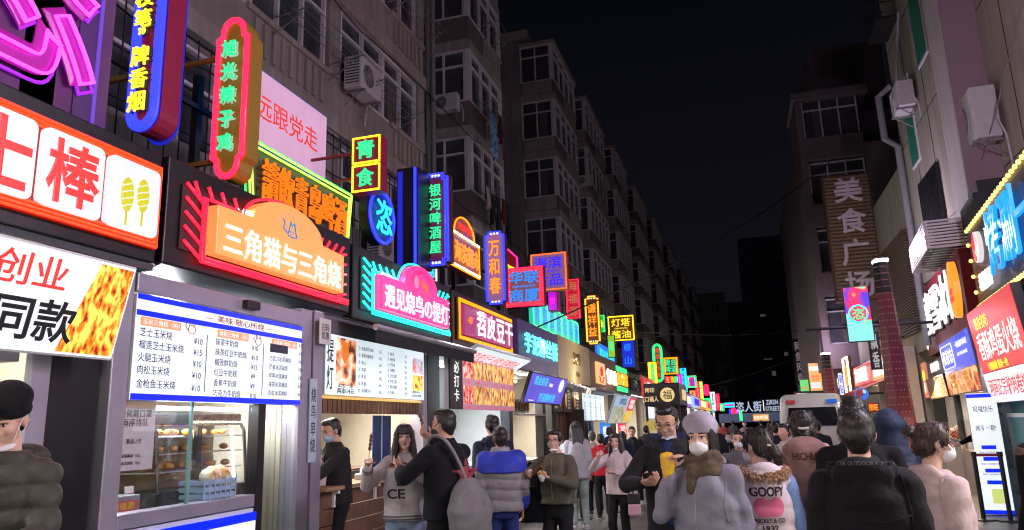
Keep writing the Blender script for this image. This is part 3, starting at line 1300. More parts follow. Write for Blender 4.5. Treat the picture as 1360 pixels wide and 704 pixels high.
# tilted light box under it
loc, rz, w, h = left_frame(-.9, 3.83, 2.06, 2.68)
t = thing('tilted_light_box', 'tilted white light box with red and black writing and a photo of cheese sticks', 'light box', (XS + .22, loc[1], loc[2] + .02), rz, tilt=R(-14))
t.rotation_euler = (R(14), 0, rz)
panel(t, 'casing', rect(w, h), 0, .09, mat('white_casing', (.6, .62, .65), .5), bevel=.01)
panel(t, 'lit_face', rect(w - .03, h - .03), -.006, -.001, BOXW)
cx = w / 2 - .34
panel(t, 'food_photo', [(cx - .10, -h / 2 + .03), (cx + .31, -h / 2 + .03), (cx + .31, h / 2 - .03), (cx + .06, h / 2 - .03)], -.012, -.007,
      food('cheese_stick_photo', (.30, .012, .006), (.85, .25, .015), (1, .72, .12), 11, .9, (2.2, 1, 1)))
text('red_line', '创业', .46, .19, (1.64, -.009, .16), REDP, t, bold=.02, th=.004)
text('black_line', '网红同款', 1.08, .25, (1.47, -.009, -.11), INKK, t, bold=.035, th=.004)

# ------------------------------------------------------------------ shop 2 (triangle cat)
s2 = shop('triangle snack shop with a lit price board over a glass serving window', 4.35, 7.15, 2.86, 3.70, lamp=TUBEC, nlamp=2, iy=(4.02, 6.48))
post(s2, 4.02, 4.17)
post(s2, 6.28, 6.48)
MB().box(XS - .16, XS - .05, 5.68, 5.78, 0, 1.86).build('mullion', BLACK, s2, bevel=.006)
MB().box(XS - .22, XS - .03, 4.18, 6.27, 2.62, 2.76).build('head_rail', LAV, s2, bevel=.008)
mo = MB().box(XS - .025, XS + .03, 5.35, 5.53, 2.665, 2.735).build('motor_box', BLACK, s2, bevel=.006)
MB().add([(XS - .30, 4.36, 2.77), (XS + .0, 4.36, 2.855), (XS + .0, 7.12, 2.855), (XS - .30, 7.12, 2.77), (XS - .3, 4.36, 2.858), (XS - .3, 7.12, 2.858)], [(0, 3, 2, 1), (0, 1, 4), (2, 3, 5)]).build('shutter_housing', ribbed_metal('ribbed_shutter', ()), s2)
MB().box(XS - .2, XS - .05, 4.18, 5.67, 1.0, 1.1).build('window_sill', LAV, s2, bevel=.008)
MB().box(XS - .2, XS - .06, 4.18, 5.67, 0, .99).build('front_panel', mat('white_casing'), s2)
gl = MB().box(XS - .125, XS - .118, 4.18, 5.67, 1.1, 1.86).build('serving_window', GLASS, s2)
sl = MB()
sl.box(XS - .13, XS - .108, 4.90, 4.925, 1.1, 1.86)
sl.build('glass_edge', mat('glass_edge', (.2, .4, .38), .1), gl)
MB().box(-5.0, XS - .22, 4.2, 5.66, .98, 1.03).build('counter', COUNTER, s2, bevel=.006)
MB().box(-6.5, -5.9, 4.5, 6.9, .0, .95).build('back_counter', mat('steel_cabinet', (.4, .4, .42), .35, .6), s2, bevel=.01)
o = MB().box(XS - .20, XS - .17, 4.3, 5.6, 1.80, 1.83).build('window_strip_lamp', TUBEC, s2)
cu = MB()
pts = []
n = 18
vs, fs = [], []
for i in range(n + 1):
 y = 5.80 + .46 * i / n
 for z in (.02, 1.86):
  vs.append((XS - .1 + .02 * math.sin(i * 1.9), y, z))
for i in range(n):
 fs.append((2 * i, 2 * i + 2, 2 * i + 3, 2 * i + 1))
cu.add(vs, fs)
cu.build('plastic_curtain', glass('clear_plastic', (.95, .97, .95), .22, .12), s2, smooth=True)
sk = MB().box(XS - .9, XS - .86, 6.03, 6.13, 1.28, 1.42).build('switch_plate', INKK, s2)
# low lit panel under the window
t = thing('lit_counter_panel', 'white lit panel with a blue border under the serving window', 'light box', (XS - .055, 4.93, .68), PI / 2)
panel(t, 'lit_face', rect(1.48, .52), -.02, -.001, BOXW)
panel(t, 'blue_border', rect(1.48, .07), -.026, -.021, BLUEF).location = (0, 0, .245)
text('print', '三角烧', .8, .22, (0, -.024, -.05), INKB, t, th=.003)

# price board
loc, rz, w, h = left_frame(4.17, 6.25, 1.86, 2.605)
t = thing('price_board', 'white lit price board with a blue border over the glass serving window', 'menu board', (XS - .02, loc[1], loc[2]), rz)
panel(t, 'casing', rect(w, h), 0, .1, mat('white_casing'))
panel(t, 'lit_face', rect(w, h), -.008, -.001, BOXW)
for zc, hh in ((h / 2 - .02, .04), (h / 2 - .135, .04), (-h / 2 + .022, .044)):
 o = panel(t, 'blue_border', rect(w, hh), -.014, -.009, BLUEF)
 o.location.z = zc
PRB = glow('brown_print', (.32, .08, .06), .4, base=(.3, .08, .06), sample=False)
ORB = glow('orange_label', (.85, .28, .14), .8, base=(.7, .25, .1), sample=False)
text('heading', '— 美味·随心所烧 —', .9, .058, (.12, -.011, h / 2 - .078), PRB, t, bold=.02, th=.003)
for cx, s in ((-.80, '玉米三角烧（热）'), (.02, '鲜奶三角烧（热）'), (.76, '冰淇淋三角烧（冰）')):
 o = panel(t, 'section_label', rect(.40, .062), -.012, -.009, ORB)
 o.location = (cx, 0, h / 2 - .192)
 text('print', s, .36, .042, (0, -.014, 0), TILEW, o, th=.002)
st = .098
lines_block('menu_column', [('芝士玉米烧', 0, 0), ('榴莲芝士玉米烧', 0, 1), ('火腿玉米烧', 0, 2), ('肉松玉米烧', 0, 3), ('金枪鱼玉米烧', 0, 4.1)] +
   [('¥%d' % p, .55, i + .12) for i, p in zip((0, 1, 2, 3, 4.1), (10, 15, 10, 10, 10))], -1.0, h / 2 - .295, .064, st * .90, INKB, t, -.012, .95)
lines_block('menu_column', [('抹茶牛奶烧', 0, 0), ('抹茶红豆牛奶烧', 0, 1), ('榴莲鲜奶烧', 0, 2), ('红豆牛奶烧', 0, 3), ('香蕉牛奶烧', 0, 4), ('巧克力牛奶烧', 0, 5)] +
   [('¥%d' % p, .47, i + .1) for i, p in enumerate((10, 10, 15, 9, 9, 10))], -.20, h / 2 - .285, .058, .082, INKB, t, -.012, .95)
lines_block('menu_column', [('香草冰淇淋烧', 0, 1), ('巧克力冰淇淋烧', 0, 2), ('芒果冰淇淋烧', 0, 3), ('草莓冰淇淋烧', 0, 4), ('抹茶冰淇淋烧', 0, 5), ('彩虹冰淇淋烧', 0, 6)] +
   [('¥%d' % p, .46, i) for i, p in enumerate((12, 10, 10, 10, 10, 10, 12))], .53, h / 2 - .205, .05, .077, INKB, t, -.012, .92)
o = panel(t, 'dark_sticker', rect(.27, .075), -.016, -.010, mat('dark_sticker', (.04, .04, .08), .5))
o.location = (.67, 0, h / 2 - .245)
b = MB()
for x in (-.30, .44):
 b.box(x - .003, x + .003, -.012, -.009, -.30, .15)
b.build('divider', INKB, t)
for cx, cz in ((-.48, h / 2 - .20), (.36, h / 2 - .21)):
 b = MB()
 b.tube([(cx + .04 * math.cos(a), -.012, cz + .032 * math.sin(a)) for a in np.linspace(0, 2 * PI, 16, endpoint=False)], .003, 4, True)
 b.tube([(cx - .03, -.012, cz + .02), (cx - .035, -.012, cz + .06), (cx - .01, -.012, cz + .034)], .003, 4)
 b.tube([(cx + .03, -.012, cz + .02), (cx + .035, -.012, cz + .055), (cx + .012, -.012, cz + .034)], .003, 4)
 b.tube([(cx - .04, -.012, cz - .01), (cx - .07, -.012, cz + .02), (cx - .062, -.012, cz + .05)], .003, 4)
 b.build('cat_drawing', PRB, t)

# the board of shop 2: orange plate with an arched top, red neon rays
loc, rz, w, h = left_frame(4.50, 7.05, 2.92, 3.60)
t = thing('arched_orange_sign', 'orange arched shop board with a blue cat drawing and red neon rays', 'shop sign', (XS + .004, loc[1], loc[2]), rz)
ORF = glow('lit_orange_acrylic', (1.0, .30, .07), .95, base=(.7, .3, .1), var=.15, vscale=1.2)
pw = 2.0
arch = [(-pw / 2, -.25), (pw / 2, -.25), (pw / 2, .15)]
for i in range(15):
 a = PI * i / 14
 arch.append((.02 + .56 * math.cos(a), .15 + .25 * math.sin(a) + .02))
arch.append((-pw / 2, .15))
panel(t, 'arched_plate', arch, -.13, -.02, ORF, bevel=.006)
panel(t, 'neon_backing', rect(w, .52), -.012, -.001, mat('black_mesh', (.02, .012, .014), .6))
text('shop_name', '三角猫与三角烧', 1.84, .27, (0, -.134, -.09), WHITEL, t, bold=.02, th=.012)
text('latin_name', 'SANJIAOMAO', .62, .05, (.03, -.133, .325), glow('peach_print', (.75, .32, .22), .8, base=(.6, .3, .2), sample=False), t, th=.004, arc=.36, spacing=1.1)
b = MB()
CATB = glow('blue_line_print', (.02, .22, .55), .7, base=(.02, .2, .5), sample=False)
cz = .18
b.tube([(.03 + x, -.136, cz + z) for x, z in ((-.065, -.05), (-.04, .03), (-.03, .085), (0, .05), (.035, .085), (.045, .03), (.075, -.05), (.0, -.06))], .008, 5, True)
b.tube([(-.05, -.136, cz - .03), (-.11, -.136, cz), (-.09, -.136, cz + .06), (-.12, -.136, cz + .085)], .008, 5)
for x in (.005, .05):
 b.ell((x, -.136, cz - .01), .008, 6)
b.tube([(.015, -.136, cz - .03), (.03, -.136, cz - .038), (.045, -.136, cz - .03)], .005, 4)
b.build('cat_emblem', CATB, t)
RAYR = glow('red_ray_neon', (1, .008, .03), 3.2)
rays = MB()
for i in range(5):
 z = .22 - i * .115
 rays.tube([(-w / 2 + .03, -.03, z + .05), (-w / 2 + .22, -.03, z - .06)], .013, 6)
for i in range(4):
 rays.tube([(-.62 - i * .16 + .0, -.03, .20), (-.68 - i * .16, -.03, .31)], .013, 6)
for i in range(4):
 rays.tube([(.66 + i * .14, -.03, .20), (.74 + i * .14, -.03, .29)], .013, 6)
for i in range(5):
 rays.tube([(1.05, -.03, .18 - i * .11), (1.22, -.03, .22 - i * .11)], .013, 6)
rays.tube([(-1.04, -.05, .2), (-1.04, -.05, -.29), (1.24, -.05, -.29)], .016, 6)
rays.tube([(-1.07, -.05, .2), (-1.07, -.05, -.32), (1.24, -.05, -.32)], .016, 6)
rays.tube([(-1.0, -.05, .2), (-.62, -.05, .2)] + [(.02 + .6 * math.cos(a), -.05, .17 + .28 * math.sin(a)) for a in np.linspace(PI, .25, 14)], .014, 6)
rays.build('neon_rays', RAYR, t, smooth=True)

# ------------------------------------------------------------------ shop 3 (bird skewers)
s3 = shop('skewer shop with an open hatch, wooden counter and a rolled black awning', 7.2, 10.15, 2.82, 3.66, nlamp=2, iy=(6.5, 9.42))
post(s3, 6.52, 6.70)
post(s3, 9.22, 9.36)
MB().box(XS - .24, XS - .06, 6.71, 9.21, 2.61, 2.815).build('head_rail', mat('dark_lavender', (.12, .11, .14), .5), s3)
b = MB()
for i in range(26):
 b.box(XS - .16, XS - .10, 6.72 + i * .096, 6.72 + i * .096 + .075, 1.79, 1.94)
b.build('slat_valance', WOOD, s3)
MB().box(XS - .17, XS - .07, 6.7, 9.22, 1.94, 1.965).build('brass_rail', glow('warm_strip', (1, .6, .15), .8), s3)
b = MB()
for i in range(6):
 b.box(XS - .12, XS - .08, 6.71, 9.21, .02 + i * .165, .02 + i * .165 + .155)
b.build('counter_front', WOOD, s3, bevel=.006)
MB().box(XS - .75, XS + .02, 6.71, 9.21, 1.02, 1.06).build('counter_top', WOODL, s3, bevel=.008)
for y in (7.0, 7.9, 8.8):
 b = MB()
 b.box(XS - .075, XS - .05, y - .02, y + .02, .85, 1.015)
 b.box(XS - .05, XS + .0, y - .02, y + .02, .985, 1.015)
 b.build('shelf_bracket', WHITEW, s3)
b = MB()
b.box(-6.45, -6.40, 7.6, 8.6, 1.45, 1.47)
b.box(-6.45, -6.40, 7.6, 8.6, 1.75, 1.77)
b.build('back_shelf', WHITEW, s3)
MB().box(-6.50, -6.44, 9.0, 9.14, .4, 2.4).build('orange_trim', glow('orange_trim', (1, .35, .05), .4), s3)
aw = MB()
aw.tube([(XS + .42, 6.95, 2.66), (XS + .42, 10.0, 2.66)], .035, 10)
aw.build('awning_roller', ALU, s3)
aw = MB()
aw.add([(XS + .01, 6.98, 2.78), (XS + .01, 9.98, 2.78), (XS + .41, 9.98, 2.64), (XS + .41, 6.98, 2.64), (XS + .40, 6.98, 2.50), (XS + .40, 9.98, 2.50)],
       [(0, 1, 2, 3), (3, 2, 5, 4)])
o = aw.build('awning_cloth', mat('black_cloth', (.02, .02, .022), .9, bump=.2), s3)
o.modifiers.new('thick', 'SOLIDIFY').thickness = .01

loc, rz, w, h = left_frame(6.72, 9.2, 1.975, 2.60)
t = thing('price_board', 'white lit menu board with skewer photos above the open wooden hatch', 'menu board', (XS - .03, loc[1], loc[2]), rz)
panel(t, 'casing', rect(w, h), 0, .1, mat('white_casing'))
panel(t, 'lit_face', rect(w, h), -.008, -.001, BOXB)
b = panel(t, 'food_photo', [(x - .83, z + .04) for x, z in rect(.42, .5)], -.013, -.009, food('skewer_photo', (.12, .03, .02), (.85, .3, .12), (.95, .8, .6), 6, .8))
b = MB()
b.ell((-.86, -.016, .14), (.075, .006, .12), 14)
b.build('roast_egg', glow('orange_print', (.9, .2, .02), .9, sample=False), t)
panel(t, 'food_photo', [(x + 1.04, z - .1) for x, z in rect(.32, .2)], -.013, -.009, food('fries_photo', (.4, .05, .02), (.9, .55, .03), (1, .85, .2), 14, .85))
panel(t, 'drink_photo', [(x + 1.04, z + .12) for x, z in rect(.32, .2)], -.013, -.009, food('drink_photo', (.2, .3, .6), (.8, .85, .9), (.8, .2, .2), 9, .85))
text('side_name', '提灯', .13, .52, (-1.16, -.011, 0), INKK, t, vertical=True, th=.003)
text('offer', '8元一串\n两串14元', .36, .12, (-.83, -.012, -.235), INKK, t, th=.003)
items = ['香菇烤鸟肉串', '酱烤鸡腿软骨', '鸡 心', '鸡 胗', '鸡 皮', '鸡 翅', '手羽明太子']
lines_block('menu_column', [('①②③④⑤⑥⑦'[i], 0, i) for i in range(7)] + [(s, .07, i) for i, s in enumerate(items)] + [('6元', .50, i) for i in range(7)],
   -.56, .20, .045, .078, INKK, t, -.012)
items2 = ['豚 肉', '梅肉卷', '芦笋卷', '培根卷', '芝士年糕', '牛舌三筋', '蜜汁鸡翅', '乌 贼']
lines_block('menu_column', [('①②③④⑤⑥⑦⑧'[i], 0, i) for i in range(8)] + [(s, .07, i) for i, s in enumerate(items2)] + [('8元', .48, i) for i in range(8)],
   .16, .20, .042, .066, INKK, t, -.012)
lines_block('footnote', [('冰镇饮料 啤酒小食', 0, 0), ('请扫码点单 谢谢惠顾', 0, 1)], .86, -.23, .03, .045, INKK, t, -.012)
for k, (y, z) in enumerate(((6.62, 2.62),)):
 t2 = thing('paper_notice', 'small white paper notice stuck on the post beside the awning end', 'notice', (XS + .02, 6.62, 2.60), PI / 2)
 panel(t2, 'sheet', rect(.22, .26), -.004, 0, WHITEW)
 text('print', '扫码\n优惠', .14, .16, (0, -.006, 0), INKK, t2, th=.001)
t2 = thing('paper_notice', 'tall narrow sign reading skewers on the dark post between the first two hatches', 'notice', (XS - .03, 6.50, 1.72), PI / 2)
panel(t2, 'sheet', rect(.13, .8), -.012, 0, mat('pale_blue_paper', (.5, .6, .7), .6))
text('print', '烧鸟串烧', .09, .62, (0, -.014, 0), INKK, t2, vertical=True, th=.001)

PINKF = glow('lit_pink_acrylic', (1.0, .035, .27), .95, base=(.7, .05, .25), var=.12, vscale=1.2)
TEAL = glow('teal_neon', (.02, .95, .85), 1.8)
loc, rz, w, h = left_frame(7.36, 10.05, 2.90, 3.58)
t = thing('arched_pink_sign', 'pink arched shop board with white characters and teal neon rays', 'shop sign', (XS + .004, loc[1], loc[2]), rz)
pw = 2.1
arch = [(-pw / 2, -.26), (pw / 2, -.26), (pw / 2, .14)]
for i in range(17):
 a = PI * i / 16
 arch.append((.1 + .53 * math.cos(a), .14 + .30 * math.sin(a) + .01))
arch.append((-pw / 2, .14))
panel(t, 'neon_backing', rect(w, .60), -.012, -.001, mat('teal_backing', (.01, .06, .06), .5))
panel(t, 'arched_plate', arch, -.13, -.02, PINKF, bevel=.006)
text('shop_name', '遇见烧鸟の提灯', 1.98, .28, (0, -.134, -.09), WHITEL, t, bold=.02, th=.012)
text('latin_name', 'MEETBIRDTAVERN', .72, .05, (.1, -.133, .365), glow('plum_print', (.45, .02, .18), .6, base=(.4, .02, .2), sample=False), t, th=.003, arc=.42, spacing=1.1)
b = MB()
b.ell((-.08, -.134, .22), (.075, .006, .085), 14)
b.build('lantern_emblem', glow('pale_pink_print', (1, .25, .42), .9, sample=False), t)
b = MB()
b.ell((.14, -.135, .22), (.06, .006, .055), 12)
b.ell((.24, -.135, .17), (.045, .006, .06), 12)
b.build('skewer_emblem', glow('orange_print'), t)
rays = MB()
for i in range(6):
 z = .24 - i * .1
 rays.tube([(-w / 2 + .03, -.03, z + .05), (-w / 2 + .20, -.03, z - .02)], .014, 6)
 rays.tube([(w / 2 - .2, -.03, z - .03), (w / 2 - .05, -.03, z + .01)], .014, 6)
for i in range(4):
 rays.tube([(-.5 - i * .17, -.03, .19), (-.58 - i * .17, -.03, .29)], .014, 6)
 rays.tube([(.72 + i * .15, -.03, .18), (.80 + i * .15, -.03, .28)], .014, 6)
rays.tube([(-1.1, -.05, .2), (-1.1, -.05, -.29), (1.28, -.05, -.29)], .015, 6)
rays.tube([(-1.13, -.05, .2), (-1.13, -.05, -.325), (1.28, -.05, -.325)], .015, 6)
rays.tube([(-1.08, -.05, .18), (-.5, -.05, .19)] + [(.1 + .57 * math.cos(a), -.05, .15 + .33 * math.sin(a)) for a in np.linspace(PI, .2, 14)], .015, 6)
rays.build('neon_rays', TEAL, t, smooth=True)

# ------------------------------------------------------------------ shop 4 (bean-skin snack)
s4 = shop('bean curd snack shop with a grid of food photos and a bright soffit', 10.2, 13.35, 2.74, 3.64, inner=WHITEW, lamp=TUBEC, nlamp=2, iy=(9.45, 13.35))
post(s4, 9.37, 9.8, DKSTEEL)
post(s4, 13.1, 13.3, DKSTEEL)
MB().box(XS - .75, XS - .06, 10.3, 13.0, .98, 1.03).build('counter_top', COUNTER, s4, bevel=.008)
MB().box(XS - .12, XS - .08, 10.3, 13.0, 0, .97).build('counter_front', WHITEW, s4)
b = MB()
for i in range(6):
 b.box(-6.5, -6.46, 10.5 + i * .35, 10.72 + i * .35, 1.5, 1.78 - (i % 2) * .06)
b.build('wall_notice', mat('paper', (.6, .6, .58), .7), s4)
loc, rz, w, h = left_frame(10.35, 13.1, 2.9, 3.55)
t = thing('orange_framed_sign', 'purple four panel shop board inside an orange neon frame', 'shop sign', (XS + .004, loc[1], loc[2]), rz)
ORN = glow('orange_neon', (1, .30, .0), 1.8)
PLUM = glow('lit_plum_acrylic', (.36, .03, .16), .7, base=(.3, .05, .15), var=.15, vscale=2)
panel(t, 'backing', rect(w, h), -.02, -.001, mat('black_panel'))
for d in (0, .05):
 neon(t, 'neon_tube', rect(w - .05 - d, h - .05 - d), .016, ORN, y=-.05)
for k, ch in enumerate(('', '苕', '皮', '豆', '干')):
 pw = .49
 cx = -w / 2 + .15 + pw / 2 + k * (pw + .012)
 o = panel(t, 'panel', [(x + cx, z) for x, z in rect(pw, .46)], -.09, -.021, PLUM, bevel=.004)
 if ch:
  text('character', ch, .44, .40, (cx, -.095, 0), WHITEL, o, bold=.03, th=.012)
 else:
  b = MB()
  b.ell((cx, -.093, .0), (.1, .006, .06), 12)
  b.tube([(cx - .14, -.094, -.02), (cx + .14, -.094, .05)], .008, 5)
  b.build('emblem', glow('orange_print'), o)
# photo grid
loc, rz, w, h = left_frame(9.62, 12.75, 1.86, 2.60)
t = thing('photo_menu_board', 'board of twelve backlit snack photos beside a dark vertical strip', 'menu board', (XS + .16, loc[1], loc[2]), rz)
panel(t, 'casing', rect(w, h), 0, .06, mat('white_casing'))
panel(t, 'dark_strip', [(x - w / 2 + .26, z) for x, z in rect(.5, h)], -.02, -.001, INKK)
text('print', '必打卡', .2, .56, (-w / 2 + .26, -.024, .02), WHITEL, t, vertical=True, th=.003)
pf = MB()
panel(t, 'lit_face', [(x + .26, z) for x, z in rect(w - .54, h)], -.01, -.001, glow('pink_board', (.34, .14, .24), .7, base=(.4, .2, .3)))
fries = food('fried_snack_photo', (.10, .02, .006), (.62, .24, .02), (1, .62, .16), 13, .8, (1, 1.6, .55))
crab = food('red_snack_photo', (.16, .01, .01), (.75, .06, .03), (1, .55, .4), 11, .8)
for r in range(2):
 for c in range(6):
  cx = -w / 2 + .54 + (w - .54) * (c + .5) / 6
  cz = (.5 - r) * h / 2
  panel(t, 'food_photo', [(x + cx, z + cz + .03) for x, z in rect((w - .54) / 6 - .06, h / 2 - .10)], -.016, -.011, crab if c == 0 else fries)
  text('caption', ['招牌', '苕皮', '豆干', '年糕', '面筋', '土豆'][c], .2, .045, (cx, -.013, cz - h / 4 + .03), REDP, t, th=.002)
# soffit light box
t = thing('soffit_light_box', 'pale lit poster box facing down under the orange-framed board', 'light box', (XS + .22, 11.65, 2.66), PI / 2)
t.rotation_euler = (R(62), 0, PI / 2)
panel(t, 'casing', rect(2.9, .44), 0, .05, mat('white_casing'))
panel(t, 'lit_face', rect(2.86, .40), -.006, -.001, BOXB)
text('print', '苕皮豆干 必吃 招牌苕皮', 2.3, .2, (0, -.009, 0), glow('red_print'), t, th=.002)
t = thing('lit_pink_panel', 'magenta lit panel with white characters on the counter front', 'light box', (XS + .02, 10.55, .72), PI / 2)
panel(t, 'lit_face', rect(1.0, .56), -.03, 0, glow('magenta_acrylic', (1, .01, .55), 1.0))
text('print', '烧爽', .7, .36, (.1, -.034, 0), WHITEL, t, th=.004)

# ------------------------------------------------------------------ shop 5 (purple)
PURP = mat('purple_panel', (.10, .065, .26), .45, var=.12, vscale=2)
s5 = shop('taro pie shop under a protruding purple box fascia, cream inside', 13.4, 16.65, 2.66, 3.62, fmat=PURP, xf=XS + .08, deep=.45, nlamp=2)
post(s5, 15.5, 15.75, BLACK)
post(s5, 16.3, 16.6, BLACK)
MB().box(XS - .16, XS - .05, 13.4, 15.5, .0, .9).build('counter_front', mat('black_panel'), s5)
MB().box(XS - .7, XS - .0, 13.42, 15.5, .9, .95).build('counter_top', COUNTER, s5)
b = MB()
for i in range(6):
 b.box(XS - .35, XS - .2, 13.7 + i * .22, 13.86 + i * .22, 1.86, 2.12)
b.build('packet_shelf', mat('white_casing'), s5)
b = MB()
for i in range(6):
 b.ell((XS - .18, 13.78 + i * .22, 1.98), (.02, .05, .09), 8)
b.build('packet_print', mat('brown_print2', (.4, .2, .08), .6), s5)
MB().box(XS - .4, XS + .0, 13.5, 15.6, 1.80, 1.83).build('glass_shelf', ALU, s5)
loc, rz, w, h = left_frame(13.6, 16.4, 2.95, 3.4, XS + .085)
t = thing('purple_shop_sign', 'turquoise lit characters standing on the purple fascia', 'shop sign', loc, rz)
panel(t, 'letter_rail', rect(w - .3, .03), -.03, -.002, PURP)
TURQ = glow('turquoise_letter', (.12, .95, .88), 1.4, base=(.2, .7, .7))
text('shop_name', '芋泥椰丝饼', w - .1, .42, (0, -.04, 0), TURQ, t, bold=.035, th=.025)
loc, rz, w, h = left_frame(13.0, 15.9, 1.99, 2.58, XS + .35)
t = thing('tilted_screen', 'tilted violet screen with turquoise writing hung under the purple fascia', 'screen', loc, rz)
t.rotation_euler = (R(20), 0, rz)
SCR = glow('violet_screen', (.15, .12, .85), .95, base=(.1, .1, .4), var=.35, vscale=1.5)
panel(t, 'casing', rect(w, h), 0, .07, BLACK, bevel=.01)
panel(t, 'lit_face', rect(w - .05, h - .05), -.006, -.001, SCR)
SCYAN = glow('cyan_print', (.05, .65, .95), 1.0, sample=False)
text('print', '黑金奶茶', 1.0, .17, (-.65, -.009, .15), SCYAN, t, bold=.02, th=.003)
text('print', '芋泥椰丝饼', 1.3, .17, (.1, -.009, -.16), SCYAN, t, bold=.02, th=.003)
text('print', 'TARO', .3, .07, (.12, -.009, .1), WHITEL, t, th=.003)
b = MB()
b.ell((1.0, -.009, .12), (.2, .004, .14), 16)
b.box(-1.2, -.85, -.011, -.007, -.24, -.225)
b.build('screen_shape', WHITEL, t)
t = thing('low_light_box', 'white and yellow lit poster box on the pavement by the purple shop', 'light box', (XS + .30, 15.35, .02), PI / 2)
panel(t, 'casing', [(x, z + .62) for x, z in rect(1.1, 1.2)], 0, .12, BLACK)
panel(t, 'lit_face', [(x, z + .84) for x, z in rect(1.04, .7)], -.006, -.001, BOXW)
panel(t, 'yellow_band', [(x, z + .28) for x, z in rect(1.04, .4)], -.006, -.001, glow('yellow_acrylic', (.95, .85, .02), 1.0))
text('print', '27.4', .7, .2, (0, -.009, .3), INKK, t, th=.003)
panel(t, 'food_photo', [(x, z + .86) for x, z in rect(.6, .45)], -.011, -.007, food('drink_photo'))

# ------------------------------------------------------------------ shop 6 (beige)
BEIGE = mat('gold_beige_panel', (.50, .38, .20), .42, .15, var=.12, vscale=1.5)
s6 = shop('tea shop with a gold-beige fascia, dark wooden door and spotlights', 16.7, 20.55, 2.62, 3.66, fmat=BEIGE, inner=WOODD, xf=XS + .06, deep=.42)
post(s6, 18.5, 18.65, WOODD)
post(s6, 20.3, 20.5, BLACK)
MB().box(XS - .3, XS - .12, 16.75, 18.5, 0, 2.0).build('wooden_door', WOODD, s6)
b = MB()
for i in range(4):
 b.box(XS - .12, XS - .09, 16.85 + i * .42, 17.15 + i * .42, .2, 1.85)
b.build('door_panel', WOOD, s6)
MB().box(XS - .3, XS - .25, 18.65, 20.3, 0, 1.75).build('side_panel', CREAMW, s6)
o = MB().box(XS - .1, XS + .35, 17.9, 17.96, .3, 1.95).build('open_door_leaf', WOODD, s6)
for i in range(6):
 b = MB()
 y = 16.95 + i * .42
 b.tube([(XS + .12, y, 2.50), (XS + .38, y - .08, 2.40)], .075, 10)
 b.tube([(XS + .05, y, 2.62), (XS + .12, y, 2.50)], .02, 6)
 b.build('spotlight', mat('spot_grey', (.4, .39, .38), .5), s6)
shop_light(s6, (XS + .55, 18.4, 2.45), 45, (.1, 3), (1, .85, .6), (-1, 0, 0), 150)  # added soft uplight washing the fascia; the spotlights give no light
MB().box(XS + .0, XS + .5, 18.9, 22.3, 2.42, 2.5).build('canopy', mat('canopy_grey', (.2, .21, .23), .6), s6, bevel=.02)
t = thing('beige_shop_sign', 'small dark line emblem on the gold-beige fascia', 'shop sign', (XS + .065, 18.65, 3.14), PI / 2)
GOLDD = mat('dark_gold_letter', (.12, .08, .03), .4, .5)
text('emblem', '369', .8, .3, (0, -.02, .08), GOLDD, t, bold=-.006, th=.02)
text('print', '茶 铺', .35, .12, (.05, -.02, -.3), GOLDD, t, th=.02)
for k in range(3):
 t = thing('menu_panel', ['brown menu panel nearest the violet screen', 'brown menu panel in the middle over the wooden door', 'brown menu panel farthest over the wooden door'][k], 'menu board', (XS + .12, 16.3 + k * .95, 2.18), PI / 2, 'brown menu panels over the wooden door')
 panel(t, 'board', rect(.88, .6), 0, .04, WOODD, bevel=.006)
 b = MB()
 b.ell((-.2 if k else .15, -.004, -.02), (.09, .006, .17), 10)
 b.build('drink_picture', glow('tea_print', (.8, .35, .1), .6, sample=False), t)
 lines_block('print', [('招牌奶茶 12', 0, i) for i in range(6)], -.02 if k else -.36, .18, .05, .08, glow('beige_print', (.8, .65, .5), .5, sample=False), t, -.004)
loc, rz, w, h = left_frame(19.0, 22.2, 1.66, 2.42, XS + .1)
t = thing('price_board', 'plain white lit menu board with four text columns past the wooden door', 'menu board', loc, rz)
panel(t, 'casing', rect(w, h), 0, .08, BLACK)
panel(t, 'lit_face', rect(w - .06, h - .06), -.006, -.001, BOXB)
for c in range(4):
 lines_block('menu_column', [('茗茶 %d' % (8 + i), 0, i + (1 if i else 0)) for i in range(7)], -1.4 + c * .75, .24, .07, .085, INKK, t, -.009)

# ------------------------------------------------------------------ shop 7, 8, 9
BRN = mat('brown_slat_panel', (.20, .10, .05), .5, var=.25, vscale=4)
s7 = shop('fish pancake shop with a brown fascia and a slanted drinks poster', 20.6, 25.1, 2.55, 3.62, fmat=BRN, inner=CREAMW, xf=XS + .06, deep=.4)
post(s7, 20.7, 21.1, BLACK)
post(s7, 24.8, 25.05, BLACK)
t = thing('fish_pancake_sign', 'lit orange emblem tile and cream characters on the brown fascia', 'shop sign', (XS + .065, 22.9, 3.05), PI / 2)
o = panel(t, 'emblem_tile', [(x - 1.0, z) for x, z in rect(1.3, .62)], -.06, -.002, glow('amber_acrylic', (1, .55, .2), .95))
b = MB()
for i in range(4):
 a = R(-40 + 27 * i)
 b.tube([(-1.0 + .25 * math.sin(a), -.065, -.1 + .3 * math.cos(a)), (-1.0 + .12 * math.sin(a), -.065, -.15 + .1 * math.cos(a))], .03, 5)
b.tube([(-1.35, -.065, -.1), (-1.2, -.065, -.26), (-.8, -.065, -.26), (-.65, -.065, -.1)], .025, 5)
b.build('emblem', REDP, o)
text('shop_name', '鲷鱼烧', 1.75, .48, (.85, -.05, -.03), glow('cream_letter', (1, .9, .7), 1.3, sample=False), t, bold=.03, th=.05)
loc, rz, w, h = left_frame(20.9, 25.0, 1.55, 2.42, XS + .55)
t = thing('slanted_poster', 'slanted backlit poster of bottles and cans with a red corner', 'light box', loc, rz)
t.rotation_euler = (R(22), 0, rz)
panel(t, 'casing', rect(w, h), 0, .06, mat('white_casing'))
